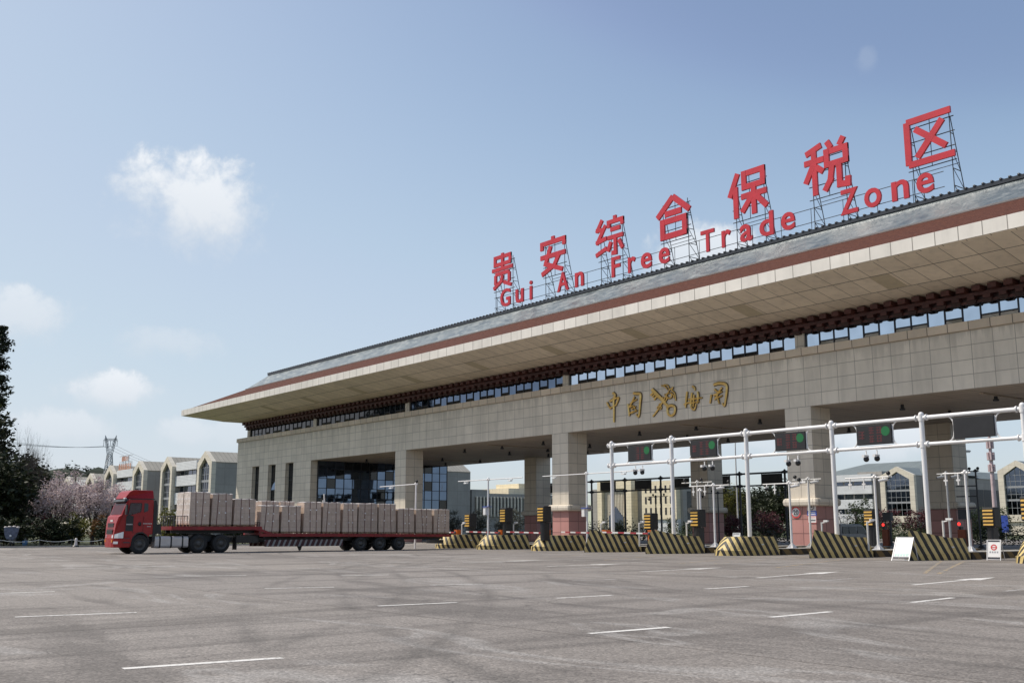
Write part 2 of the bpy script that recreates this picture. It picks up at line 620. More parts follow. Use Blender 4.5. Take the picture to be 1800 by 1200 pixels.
M['lamp'] = plain('lamp_glass', (0.75, 0.76, 0.76), 0.12, var=0.1, scale=8)
M['skin'] = plain('skin', (0.42, 0.235, 0.165), 0.55, var=0.06)
M['shirt'] = plain('blue_grey_shirt', (0.17, 0.20, 0.27), 0.8, var=0.15, scale=9)
M['trousers'] = plain('dark_trousers', (0.03, 0.032, 0.04), 0.85)
M['hair'] = plain('black_hair', (0.012, 0.010, 0.010), 0.6)
M['pallet'] = plain('pallet_wood', (0.24, 0.165, 0.10), 0.8, var=0.3, scale=5)
M['strap'] = plain('dark_red_strap', (0.10, 0.022, 0.026), 0.7)
M['label'] = plain('white_paper', (0.78, 0.77, 0.76), 0.7, var=0.06)
M['film_brown'] = plain('wrap_film_over_cartons', (0.60, 0.53, 0.47), 0.35, var=0.32, scale=3.5, dirt=0.3)
M['film'] = plain('white_wrap_film', (0.62, 0.56, 0.52), 0.35, var=0.18, scale=5)
M['pale_text'] = plain('pale_decal', (0.55, 0.50, 0.48), 0.5)
M['print_grey'] = plain('grey_print', (0.33, 0.33, 0.36), 0.6)
M['print_dark'] = plain('dark_print', (0.035, 0.035, 0.05), 0.6)
M['print_red'] = plain('red_print', (0.62, 0.05, 0.05), 0.5)
M['print_blue'] = plain('blue_print', (0.04, 0.09, 0.42), 0.5)
M['print_green'] = plain('pale_green_print', (0.40, 0.66, 0.56), 0.5)
M['led_red'] = plain('unlit_red_led', (0.085, 0.018, 0.022), 0.6, var=0.3, scale=20)
M['quilt'] = plain('blue_grey_quilt', (0.115, 0.13, 0.185), 0.8, var=0.4, scale=5)
M['bucket'] = plain('blue_plastic', (0.035, 0.10, 0.21), 0.5)
M['van_paint'] = plain('grey_van_paint', (0.10, 0.108, 0.13), 0.35, 0.2, coat=0.4)
M['bark'] = plain('bark', (0.055, 0.042, 0.033), 0.9, var=0.35, scale=5, bmp=0.5)
M['bark_grey'] = plain('grey_bark', (0.095, 0.08, 0.068), 0.9, var=0.3, scale=5)


def m_lens(name, c, e):
    m, nt, b = newmat(name)
    b.inputs['Base Color'].default_value = (*c, 1)
    b.inputs['Emission Color'].default_value = (*c, 1)
    b.inputs['Emission Strength'].default_value = e
    b.inputs['Roughness'].default_value = 0.4
    v = objv(nt)
    d = N(nt, 'ShaderNodeTexVoronoi')
    lk(nt, v, d.inputs['Vector'])
    d.inputs['Scale'].default_value = 22
    lk(nt, mixc(nt, ramp(nt, d.outputs['Distance'], [(0.0, 0.0), (0.5, 0.5)]), c, tuple(x * .4 for x in c)), b.inputs['Base Color'])
    return m


M['led_green'] = m_lens('green_signal_lens', (0.010, 0.14, 0.042), 0.12)
M['red_light'] = m_lens('red_signal_lamp', (1.0, 0.03, 0.025), 1.4)


def m_carton():
    m, nt, b = newmat('wrapped_cartons')
    v = uvv(nt)
    oi = N(nt, 'ShaderNodeObjectInfo')
    t = N(nt, 'ShaderNodeTexBrick')
    lk(nt, v, t.inputs['Vector'])
    t.offset, t.squash = 0.0, 1.0
    setin(t, **{'Scale': 1.0, 'Brick Width': 0.62, 'Row Height': 0.44, 'Mortar Size': 0.006, 'Mortar Smooth': 0.3})
    t.inputs['Color1'].default_value = (0.48, 0.395, 0.33, 1)
    t.inputs['Color2'].default_value = (0.56, 0.46, 0.39, 1)
    t.inputs['Mortar'].default_value = (0.32, 0.22, 0.165, 1)
    w = noise(nt, scaled(nt, objv(nt), (0.5, 0.5, 7)), 1.6, 5, 0.7, 0.5)
    w2 = noise(nt, objv(nt), 2.6, 5, 0.7, 1.0)
    col = mixc(nt, ramp(nt, w.outputs[0], [(0.45, 0.0), (0.75, 0.40)]), t.outputs['Color'], (0.60, 0.52, 0.48))
    col = mixc(nt, 0.6, col, ramp(nt, w2.outputs[0], [(0.3, 0.75), (0.7, 1.15)]), 'MULTIPLY')
    tint = ramp(nt, oi.outputs['Random'], [(0.0, (0.82, 0.78, 0.76)), (1.0, (1.05, 1.0, 0.96))])
    col = mixc(nt, 1.0, col, tint, 'MULTIPLY')
    lk(nt, col, b.inputs['Base Color'])
    lk(nt, ramp(nt, w2.outputs[0], [(0.3, 0.3), (0.7, 0.55)]), b.inputs['Roughness'])
    bump(nt, b, w2.outputs[0], 0.35, 0.05)
    return m


M['carton'] = m_carton()


def m_stripe(name, ca, cb, period, kx, ky, kz, wear=0.35, rough=0.6, dirt=0.35, duty=0.5):
    """diagonal hazard stripes: |x|*kx + y*ky + z*kz in the object's own metres"""
    m, nt, b = newmat(name)
    v = objv(nt)
    s = N(nt, 'ShaderNodeSeparateXYZ')
    lk(nt, v, s.inputs[0])
    ph = mth(nt, 'ADD', mth(nt, 'MULTIPLY', mth(nt, 'ABSOLUTE', s.outputs[0]), kx),
             mth(nt, 'ADD', mth(nt, 'MULTIPLY', s.outputs[1], ky), mth(nt, 'MULTIPLY', s.outputs[2], kz)))
    n0 = noise(nt, v, 3.0, 3, 0.6)
    ph = mth(nt, 'ADD', ph, mth(nt, 'MULTIPLY', n0.outputs[0], 0.05))
    fr = mth(nt, 'FRACT', mth(nt, 'DIVIDE', mth(nt, 'ADD', ph, 50.0), period))
    f = mth(nt, 'GREATER_THAN', fr, 1.0 - duty)
    n = noise(nt, v, 5.0, 6, 0.7)
    ca_ = mixc(nt, ramp(nt, n.outputs[0], [(0.52, 0.0), (0.72, dirt)]), ca, tuple(x * .35 for x in ca))
    cb_ = mixc(nt, ramp(nt, n.outputs[0], [(0.55, 0.0), (0.8, wear)]), cb, (0.12, 0.105, 0.08))
    lk(nt, mixc(nt, f, ca_, cb_), b.inputs['Base Color'])
    b.inputs['Roughness'].default_value = rough
    bump(nt, b, n.outputs[0], 0.15, 0.02)
    return m


M['hazard'] = m_stripe('hazard_stripes', (0.60, 0.455, 0.185), (0.024, 0.022, 0.021), 0.50, 1.0, 0.86, 0.62, dirt=0.55)
M['hazard_kerb'] = m_stripe('worn_hazard_kerb', (0.21, 0.135, 0.05), (0.045, 0.034, 0.024), 0.9, 0.6, 0.8, 0.9, 0.6, 0.8, 0.8)
M['arm_stripe'] = m_stripe('red_white_arm', (0.70, 0.68, 0.67), (0.36, 0.05, 0.06), 1.1, 1.0, 0.0, 0.0, 0.1, 0.4, 0.1)
M['guard_stripe'] = m_stripe('red_white_side_guard', (0.25, 0.24, 0.24), (0.05, 0.009, 0.015), 0.40, 1.0, 0.0, -0.42, 0.15, 0.5, 0.5, 0.62)
M['cone'] = m_stripe('orange_white_cone', (0.72, 0.66, 0.6), (0.72, 0.12, 0.02), 0.24, 0, 0, 1.0, 0.1, 0.5, 0.1)


def g0_noise(nt, v):
    return noise(nt, v, 2.4, 4, 0.7).outputs[0]


def m_asphalt():
    m, nt, b = newmat('worn_asphalt')
    v = objv(nt)
    big = noise(nt, scaled(nt, v, (0.05, 0.05, 1)), 1.0, 6, 0.62, 0.6)
    mid = noise(nt, v, 0.55, 6, 0.68, 0.4)
    col = ramp(nt, big.outputs[0], [(0.30, (0.195, 0.175, 0.158)), (0.52, (0.230, 0.208, 0.189)), (0.72, (0.262, 0.238, 0.217))])
    col = mixc(nt, 0.75, col, ramp(nt, mid.outputs[0], [(0.28, 0.90), (0.72, 1.08)]), 'MULTIPLY')
    # tyre drag marks and darker bands, mostly across the lanes
    st = noise(nt, scaled(nt, v, (0.55, 0.045, 1), (3, 1, 0)), 1.0, 4, 0.6, 0.9)
    col = mixc(nt, ramp(nt, st.outputs[0], [(0.50, 0.0), (0.64, 0.7)]), col, (0.125, 0.112, 0.102))
    st2 = noise(nt, scaled(nt, v, (0.09, 0.45, 1), (13, 5, 0)), 1.0, 4, 0.55, 1.1)
    col = mixc(nt, ramp(nt, st2.outputs[0], [(0.51, 0.0), (0.66, 0.7)]), col, (0.125, 0.112, 0.102))
    st3 = noise(nt, scaled(nt, v, (0.12, 0.30, 1), (31, 9, 0)), 1.0, 3, 0.5, 1.6)
    col = mixc(nt, ramp(nt, st3.outputs[0], [(0.58, 0.0), (0.63, 0.5), (0.68, 0.0)]), col, (0.34, 0.325, 0.31))
    # dark arcs left by lorries swinging round the plaza
    sx = N(nt, 'ShaderNodeSeparateXYZ')
    lk(nt, v, sx.inputs[0])
    brk = noise(nt, v, 0.22, 4, 0.6)
    brk2 = ramp(nt, brk.outputs[0], [(0.38, 0.0), (0.62, 1.0)])
    arcs = None
    for cx_, cy_, r_, w_ in ((-8, 62, 48.5, .22), (-8, 62, 50.4, .22), (-2, 55, 39.0, .25), (-2, 55, 40.9, .25), (-75, -6, 46.0, .22), (-75, -6, 47.9, .22), (-60, -40, 66, .3), (-60, -40, 68, .3),
                             (-46, 60, 34, .22), (-46, 60, 35.9, .22), (10, 70, 66, .3), (10, 70, 68, .3)):
        dx = mth(nt, 'SUBTRACT', sx.outputs[0], cx_)
        dy = mth(nt, 'SUBTRACT', sx.outputs[1], cy_)
        rad_ = mth(nt, 'SQRT', mth(nt, 'ADD', mth(nt, 'MULTIPLY', dx, dx), mth(nt, 'MULTIPLY', dy, dy)))
        off_ = mth(nt, 'ABSOLUTE', mth(nt, 'SUBTRACT', rad_, r_))
        one = mth(nt, 'SUBTRACT', 1.0, mth(nt, 'DIVIDE', off_, w_), clamp=True)
        arcs = one if arcs is None else mth(nt, 'MAXIMUM', arcs, one)
    col = mixc(nt, mth(nt, 'MULTIPLY', mth(nt, 'MULTIPLY', arcs, brk2), 0.5), col, (0.075, 0.068, 0.062))
    # oil drips in the lanes and squared-off repair patches
    oil = N(nt, 'ShaderNodeTexVoronoi', feature='F1')
    lk(nt, scaled(nt, v, (0.42, 0.42, 1)), oil.inputs['Vector'])
    oil.inputs['Scale'].default_value = 1.0
    oiln = mth(nt, 'ADD', oil.outputs['Distance'], mth(nt, 'MULTIPLY', g0_noise(nt, v), 0.16))
    col = mixc(nt, ramp(nt, oiln, [(0.10, 0.55), (0.20, 0.0)]), col, (0.07, 0.063, 0.058))
    pt = N(nt, 'ShaderNodeTexBrick')
    lk(nt, scaled(nt, v, (1, 1, 1), (5.3, 2.1, 0)), pt.inputs['Vector'])
    pt.offset = 0.37
    setin(pt, **{'Scale': 1.0, 'Brick Width': 31.0, 'Row Height': 12.4, 'Mortar Size': 0.035, 'Mortar Smooth': 0.4})
    pt.inputs['Color1'].default_value = (0.92, 0.92, 0.93, 1)
    pt.inputs['Color2'].default_value = (1.05, 1.04, 1.02, 1)
    pt.inputs['Mortar'].default_value = (0.5, 0.48, 0.46, 1)
    col = mixc(nt, 0.8, col, pt.outputs['Color'], 'MULTIPLY')
    # stone chips
    ag = N(nt, 'ShaderNodeTexVoronoi', feature='F1')
    lk(nt, v, ag.inputs['Vector'])
    ag.inputs['Scale'].default_value = 34
    col = mixc(nt, 0.85, col, ramp(nt, ag.outputs['Color'], [(0.1, 0.62), (0.5, 1.0), (0.95, 1.5)]), 'MULTIPLY')
    g2 = noise(nt, v, 24, 3, 0.7)
    col = mixc(nt, 0.8, col, ramp(nt, g2.outputs[0], [(0.32, 0.80), (0.68, 1.18)]), 'MULTIPLY')
    # cracks
    wv = N(nt, 'ShaderNodeVectorMath', operation='ADD')
    wn = noise(nt, v, 0.8, 4, 0.6)
    sc = N(nt, 'ShaderNodeVectorMath', operation='SCALE')
    lk(nt, wn.outputs['Color'], sc.inputs[0])
    sc.inputs['Scale'].default_value = 1.4
    lk(nt, v, wv.inputs[0])
    lk(nt, sc.outputs[0], wv.inputs[1])
    cr = N(nt, 'ShaderNodeTexVoronoi', feature='DISTANCE_TO_EDGE')
    lk(nt, scaled(nt, wv.outputs[0], (0.30, 0.30, 1)), cr.inputs['Vector'])
    cr.inputs['Scale'].default_value = 1.0
    gate = noise(nt, v, 0.13, 3, 0.5)
    crf = mth(nt, 'MULTIPLY', ramp(nt, cr.outputs['Distance'], [(0.0, 1.0), (0.010, 0.0)]), ramp(nt, gate.outputs[0], [(0.53, 0.0), (0.62, 0.75)]))
    col = mixc(nt, crf, col, (0.055, 0.05, 0.047))
    lk(nt, col, b.inputs['Base Color'])
    b.inputs['Roughness'].default_value = 0.82
    b.inputs['Specular IOR Level'].default_value = 0.3
    hh = mth(nt, 'ADD', mth(nt, 'MULTIPLY', ag.outputs['Distance'], -0.6), mth(nt, 'MULTIPLY', g2.outputs[0], 0.5))
    bump(nt, b, hh, 0.5, 0.012)
    return m


M['asphalt'] = m_asphalt()


def m_marking(name, c, keep=0.62):
    """road paint worn through in patches"""
    m, nt, b = newmat(name)
    v = objv(nt)
    n = noise(nt, v, 9.0, 6, 0.75)
    n2 = noise(nt, v, 1.1, 4, 0.6)
    f = mth(nt, 'ADD', mth(nt, 'MULTIPLY', n.outputs[0], 0.65), mth(nt, 'MULTIPLY', n2.outputs[0], 0.35))
    col = mixc(nt, ramp(nt, f, [(keep - 0.10, 0.0), (keep + 0.02, 1.0)]), c, (0.20, 0.187, 0.175))
    lk(nt, col, b.inputs['Base Color'])
    b.inputs['Roughness'].default_value = 0.75
    return m


M['mark_white'] = m_marking('worn_white_road_paint', (0.66, 0.64, 0.61), 0.60)
M['mark_faint'] = m_marking('faded_white_road_paint', (0.45, 0.43, 0.41), 0.53)
M['mark_yellow'] = m_marking('faded_yellow_road_paint', (0.46, 0.31, 0.12), 0.50)


def m_grass():
    m, nt, b = newmat('grass_and_soil')
    v = objv(nt)
    n = noise(nt, v, 0.25, 6, 0.7)
    n2 = noise(nt, v, 5, 5, 0.7)
    col = ramp(nt, n.outputs[0], [(0.3, (0.045, 0.055, 0.022)), (0.6, (0.075, 0.085, 0.035)), (0.8, (0.12, 0.10, 0.06))])
    col = mixc(nt, 0.8, col, ramp(nt, n2.outputs[0], [(0.3, 0.6), (0.7, 1.3)]), 'MULTIPLY')
    lk(nt, col, b.inputs['Base Color'])
    b.inputs['Roughness'].default_value = 0.95
    bump(nt, b, n2.outputs[0], 0.8, 0.1)
    return m


M['grass'] = m_grass()


def m_leaf(name, dark, mid, light, scale=0.9, rough=0.6, trans=0.25):
    m, nt, b = newmat(name)
    g = N(nt, 'ShaderNodeNewGeometry')
    n = noise(nt, g.outputs['Position'], scale, 3, 0.6)
    f = mth(nt, 'ADD', mth(nt, 'MULTIPLY', n.outputs[0], 0.65), mth(nt, 'MULTIPLY', g.outputs['Random Per Island'], 0.35))
    col = ramp(nt, f, [(0.25, dark), (0.5, mid), (0.78, light)])
    lk(nt, col, b.inputs['Base Color'])
    b.inputs['Roughness'].default_value = rough
    b.inputs['Specular IOR Level'].default_value = 0.25
    tr = N(nt, 'ShaderNodeBsdfTranslucent')
    lk(nt, col, tr.inputs[0])
    mx = N(nt, 'ShaderNodeMixShader')
    mx.inputs[0].default_value = trans
    lk(nt, b.outputs[0], mx.inputs[1])
    lk(nt, tr.outputs[0], mx.inputs[2])
    lk(nt, mx.outputs[0], nt.nodes['Material Output'].inputs[0])
    return m


M['leaf_dark'] = m_leaf('dark_evergreen_leaves', (0.011, 0.015, 0.008), (0.026, 0.034, 0.016), (0.06, 0.07, 0.03), trans=0.15)
M['leaf_green'] = m_leaf('green_leaves', (0.018, 0.03, 0.012), (0.04, 0.06, 0.022), (0.075, 0.10, 0.035))
M['leaf_olive'] = m_leaf('yellow_green_leaves', (0.06, 0.065, 0.012), (0.13, 0.13, 0.025), (0.21, 0.20, 0.05))
M['leaf_orange'] = m_leaf('orange_brown_leaves', (0.07, 0.035, 0.012), (0.15, 0.07, 0.025), (0.20, 0.12, 0.04))
M['leaf_red'] = m_leaf('burgundy_leaves', (0.045, 0.014, 0.018), (0.10, 0.035, 0.04), (0.17, 0.07, 0.075))
M['leaf_grey'] = m_leaf('dusty_grey_green_leaves', (0.05, 0.055, 0.045), (0.09, 0.095, 0.075), (0.14, 0.14, 0.11))
M['blossom'] = m_leaf('pale_pink_blossom', (0.36, 0.28, 0.285), (0.56, 0.46, 0.465), (0.80, 0.72, 0.71), 1.4, 0.7, 0.3)
M['blossom_white'] = m_leaf('white_blossom', (0.42, 0.42, 0.42), (0.6, 0.6, 0.59), (0.76, 0.76, 0.75), 1.4, 0.7, 0.3)
M['hill'] = m_leaf('far_hill_wood', (0.02, 0.028, 0.02), (0.032, 0.042, 0.028), (0.05, 0.06, 0.04), 0.05, 0.9, 0.0)
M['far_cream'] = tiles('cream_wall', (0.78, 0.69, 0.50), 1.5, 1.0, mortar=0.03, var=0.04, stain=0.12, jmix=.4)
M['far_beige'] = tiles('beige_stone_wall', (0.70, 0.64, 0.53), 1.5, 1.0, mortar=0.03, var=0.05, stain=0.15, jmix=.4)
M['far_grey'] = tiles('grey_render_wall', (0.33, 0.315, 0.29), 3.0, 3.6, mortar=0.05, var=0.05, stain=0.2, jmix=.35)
M['far_white'] = tiles('white_slat_cladding', (0.76, 0.77, 0.78), 30.0, 0.33, mortar=0.05, joint=(0.42, .44, .46), var=0.03, stain=0.05)
M['far_roof'] = tiles('pale_roof_sheet', (0.36, 0.335, 0.28), 1.0, 30, mortar=0.06, joint=(.2, .19, .16), var=0.05, stain=0.2)
M['far_roof_green'] = tiles('grey_green_roof', (0.17, 0.195, 0.19), 1.0, 30, mortar=0.06, joint=(.1, .11, .11), var=0.05, stain=0.2)
M['far_window'] = m_glass('far_window_glass', (0.11, 0.14, 0.18), 0.05, 1.0, 0.03)
M['sign_orange'] = plain('orange_sign_face', (0.60, 0.30, 0.19), 0.5, var=0.2, scale=2)
M['pink_metal'] = plain('red_white_mast_paint', (0.52, 0.40, 0.41), 0.5, var=0.2, scale=1.2)

# ------------------------------------------------------------------ ground, plaza, markings
def struct(name, mb, mats, **kw):
    return tag(mb.build(name, mats, **kw), kind='structure')


b = MB()
b.face([(-2600, -2600, -0.06), (2600, -2600, -0.06), (2600, 2600, -0.06), (-2600, 2600, -0.06)])
struct('ground', b, M['grass'])
b = MB()
XL, XR, YN, YF = -93.0, 90.0, -90.0, 150.0
b.face([(XL, YN, 0), (XR, YN, 0), (XR, YF, 0), (XL, YF, 0)])
b.face([(-150, 60.0, -0.02), (XL, 60.0, -0.02), (XL, YF, -0.02), (-150, YF, -0.02)])
struct('plaza_asphalt', b, M['asphalt'])
b = MB()
b.box(XL - 0.25, XL, YN, 60.0, -0.05, 0.12)
b.box(-150, XL - 0.25, 59.75, 60.0, -0.05, 0.12)
struct('kerb', b, M['concrete'])


def dash(mb, p0, p1, w=0.15, z=0.004):
    p0, p1 = Vector((*p0, z)), Vector((*p1, z))
    d = (p1 - p0).normalized()
    n = Vector((-d.y, d.x, 0)) * w / 2
    mb.face([p0 - n, p1 - n, p1 + n, p0 + n])


mk, mf, my = MB(), MB(), MB()
for p in [((-11.9, 3.95), (-11.72, 5.75)), ((-19.9, 4.7), (-19.62, 6.7)), ((-11.63, 10.55), (-11.6, 12.2)), ((-18.3, 11.0), (-18.15, 12.8)),
          ((-25.4, 11.9), (-24.85, 13.6)), ((-33.8, 13.0), (-32.8, 14.7)), ((-11.8, 14.93), (-11.9, 16.8)), ((-12.32, 20.15), (-12.6, 22.3)),
          ((-17.9, 15.3), (-17.9, 17.0)), ((-18.3, 20.6), (-18.4, 22.4)), ((-24.1, 16.1), (-23.75, 17.6)), ((-30.8, 17.1), (-30.3, 18.6)),
          ((-27.4, 6.0), (-27.3, 7.3)), ((-43.6, 14.1), (-42.6, 16.0)), ((-11.95, -2.0), (-11.9, -0.2)), ((-20.2, -1.4), (-20.1, 0.4))]:
    dash(mk, *p)
for p in [((-23.5, 20.7), (-23.4, 22.4)), ((-30.0, 21.8), (-30.0, 23.8)), ((-19.1, 26.6), (-19.3, 28.6)), ((-36.4, 22.4), (-36.3, 24.2)),
          ((-55.6, 15.7), (-55.0, 17.8)), ((-42.5, 22.6), (-42.4, 24.4)), ((-13.1, 25.6), (-13.3, 27.4)), ((-25.2, 26.8), (-25.3, 28.6)),
          ((-31.0, 27.2), (-31.1, 29.0)), ((-37.0, 18.2), (-36.6, 19.9)), ((-47.5, 20.2), (-47.0, 22.0))]:
    dash(mf, *p)


def arrow(mb, p0, p1, z=0.004):
    """straight-ahead road arrow, long thin tail and a wide head"""
    p0, p1 = Vector((*p0, z)), Vector((*p1, z))
    d = (p1 - p0).normalized()
    n = Vector((-d.y, d.x, 0))
    k = p1 - d * 2.3
    mb.face([p0 - n * .075, k - n * .075, k + n * .075, p0 + n * .075])
    mb.face([k - n * .36, p1, k + n * .36])


for p in [((-16.1, 26.5), (-17.0, 32.7)), ((-21.4, 26.5), (-22.7, 32.7)), ((-27.0, 27.0), (-27.9, 32.5)), ((-33.1, 27.8), (-33.7, 33.0)), ((-39.3, 28.0), (-39.8, 33.3))]:
    arrow(mk, *p)
for p in [((-19.9, 33.5), (-27.0, 47.0)), ((-19.5, 33.7), (-26.0, 47.2)), ((-26.5, 34.0), (-32.0, 46.8)), ((-32.2, 34.5), (-37.8, 47.0)), ((-17, 38), (-22.3, 48)),
          ((-38.0, 35.5), (-43.6, 46.6)), ((-43.5, 36.2), (-49.0, 46.5)), ((-31.4, 36), (-34.6, 46.8))]:
    dash(my, *p, w=0.14)
struct('lane_markings', mk, M['mark_white'])
struct('faded_lane_markings', mf, M['mark_faint'])
struct('yellow_lane_markings', my, M['mark_yellow'])

# ------------------------------------------------------------------ the gate building
YF0, YB0 = 64.91, 86.70
X0, X1 = -149.8, 9.0
OV = 6.57
gate = thing('gate_building', 'vast beige stone customs gate building with sweeping hipped roof over tall open lanes', 'building', ((X0 + X1) / 2, (YF0 + YB0) / 2, 0))
GO = Vector(gate.location)


def gpart(name, mb, mats, parent=None, **kw):
    """a part of the gate: geometry given in world metres, object origin at the world origin"""
    o = mb.build(name, mats, parent=gate if parent is None else parent, **kw)
    o.location = -GO if parent is None else (0, 0, 0)
    return o


b = MB()
b.box(X0, X1, YF0, YB0, 10.45, 14.30)
gpart('stone_beam', b, M['stone'])
b = MB()
b.box(X0 - .18, X1 + .18, YF0 - .2, YB0 + .2, 14.30, 14.87)
gpart('parapet_cap', b, M['stone_cap'])
b = MB()
b.face([(-125.9, YF0 + .02, 10.444), (X1, YF0 + .02, 10.444), (X1, YB0 - .02, 10.444), (-125.9, YB0 - .02, 10.444)])
for xx in (-114, -90, -62, -35, -8):
    b.box(xx - .15, xx + .15, 67.4, 84.2, 10.36, 10.442)
ceil = gpart('lane_ceiling', b, M['ceiling'], fix=False)
for p in ceil.data.polygons:
    pass
cl = MB()
cl.lathe([(0.02, 0.28), (0.11, 0.28), (0.13, 0.1), (0.13, 0.0), (0.2, -0.02), (0.2, -0.14), (0.02, -0.14)], n=12)
lamp0 = None
for xx in (-119, -111, -97, -90, -83, -69, -62, -55, -42, -35, -28, -15):
    for yy in (69.3, 75.8, 81.8):
        if lamp0 is None:
            lamp0 = cl.build('ceiling_lamp', M['dark_metal'], gate)
            o = lamp0
        else:
            o = lamp0.copy()
            COL.objects.link(o)
            o.parent = gate
        o.location = Vector((xx, yy, 10.17)) - GO
# end block on the left: walls with three tall windows, glass flank
WIN = [(-144.35, -142.0), (-139.0, -136.6), (-133.5, -131.1)]
b = MB()
xs = [X0] + [x for w in WIN for x in w] + [-126.0]
for i in range(0, len(xs), 2):
    b.box(xs[i], xs[i + 1], YF0, YF0 + 1.0, 0.0, 10.445)
for w in WIN:
    b.box(w[0] + .002, w[1] - .002, YF0 + .004, YF0 + .996, 0.0, 0.9)
b.box(X0, X0 + .8, YF0 + 1.002, YB0, 0, 10.445)
b.box(X0 + .802, -126.0, YB0 - 1.0, YB0, 0, 10.445)
gpart('end_wall', b, M['stone'])
for k, w in enumerate(WIN):
    f = MB()
    f.box(w[0], w[0] + .08, YF0 + .55, YF0 + .68, .9, 10.44)
    f.box(w[1] - .08, w[1], YF0 + .55, YF0 + .68, .9, 10.44)
    xm = (w[0] + w[1]) / 2
    f.box(xm - .03, xm + .03, YF0 + .56, YF0 + .67, .9, 10.44)
    for z in (0.92, 3.3, 5.7, 8.1, 10.36):
        f.box(w[0] + .08, w[1] - .08, YF0 + .57, YF0 + .66, z, z + .07)
    wf = gpart('window', f, M['frame_dark'])
    g = MB()
    g.box(w[0] + .05, w[1] - .05, YF0 + .61, YF0 + .63, .95, 10.4)
    gpart('pane', g, M['glass_dark'], wf)
    if k == 1:
        s_ = MB()
        s_.hexa([(xm - .15, YF0 + .13, 6.9), (w[1] - .25, YF0 + .13, 6.9), (w[1] - .25, YF0 + .08, 6.9), (xm - .15, YF0 + .08, 6.9)],
                [(xm - .15, YF0 + .54, 8.1), (w[1] - .25, YF0 + .54, 8.1), (w[1] - .25, YF0 + .49, 8.1), (xm - .15, YF0 + .49, 8.1)])
        tag(gpart('open_sash', s_, M['glass_blue'], wf), 'small sash standing open')
# glass flank facing the first lane
fl = MB()
XG = -125.72
ys = [65.9 + i * 1.3 for i in range(17)]
zs = [0.0, 1.6, 2.9, 4.2, 5.5, 6.8, 8.1, 9.3, 10.4]
for y in ys:
    fl.box(XG - .06, XG + .07, y - .035, y + .035, 0, 10.43)
for z in zs:
    fl.box(XG - .05, XG + .06, ys[0], ys[-1], z, z + .07)
cw = gpart('curtain_wall', fl, M['frame_dark'])
rr = random.Random(5)
gl, gds = MB(), []
for i in range(16):
    for j in range(8):
        q = gl
        if rr.random() < .16:
            q = MB()
            gds.append(q)
        t = (rr.random() - .5) * .012
        q.face([(XG + t, ys[i] + .03, zs[j] + .07), (XG - t, ys[i + 1] - .03, zs[j] + .07), (XG - t, ys[i + 1] - .03, zs[j + 1]), (XG + t, ys[i] + .03, zs[j + 1])])
gpart('glazing', gl, M['glass_blue'], cw)
for gd in gds:
    gpart('dark_pane', gd, M['glass_dark'], cw)
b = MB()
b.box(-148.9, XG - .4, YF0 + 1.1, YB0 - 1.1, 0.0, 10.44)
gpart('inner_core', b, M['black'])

# pillars: shaft, rounded belt and red granite plinth
PW = 2.36


def pillar_proto():
    p = MB()
    p.box(0, PW, 0, PW, 3.70, 10.445)
    o = p.build('pillar', M['stone_pillar'], gate)
    be = MB()
    q = []
    for dz, e in [(3.14, .0), (3.14, .22), (3.22, .33), (3.45, .37), (3.64, .33), (3.72, .22), (3.72, 0)]:
        q.append((dz, e))
    V, F = [], []
    for dz, e in q:
        c = 0.12 * (e > .1)
        V += [(-e + c, -e, dz), (PW + e - c, -e, dz), (PW + e, -e + c, dz), (PW + e, PW + e - c, dz), (PW + e - c, PW + e, dz), (-e + c, PW + e, dz), (-e, PW + e - c, dz), (-e, -e + c, dz)]
    for i in range(len(q) - 1):
        for k in range(8):
            F.append((i * 8 + k, i * 8 + (k + 1) % 8, (i + 1) * 8 + (k + 1) % 8, (i + 1) * 8 + k))
    be.grid(V, F, False)
    be.build('belt', M['stone_pillar'], o)
    pl = MB()
    pl.box(.003, PW - .003, .003, PW - .003, 0.0, 3.16)
    pl.build('plinth', M['granite'], o)
    return o


pp = pillar_proto()
first = True
for xx in (-104.83, -76.44, -49.14, -21.8, 5.0):
    for yy in (YF0, YB0 - PW):
        o = pp if first else copy_tree(pp, parent=gate)
        first = False
        o.location = Vector((xx, yy, 0)) - GO

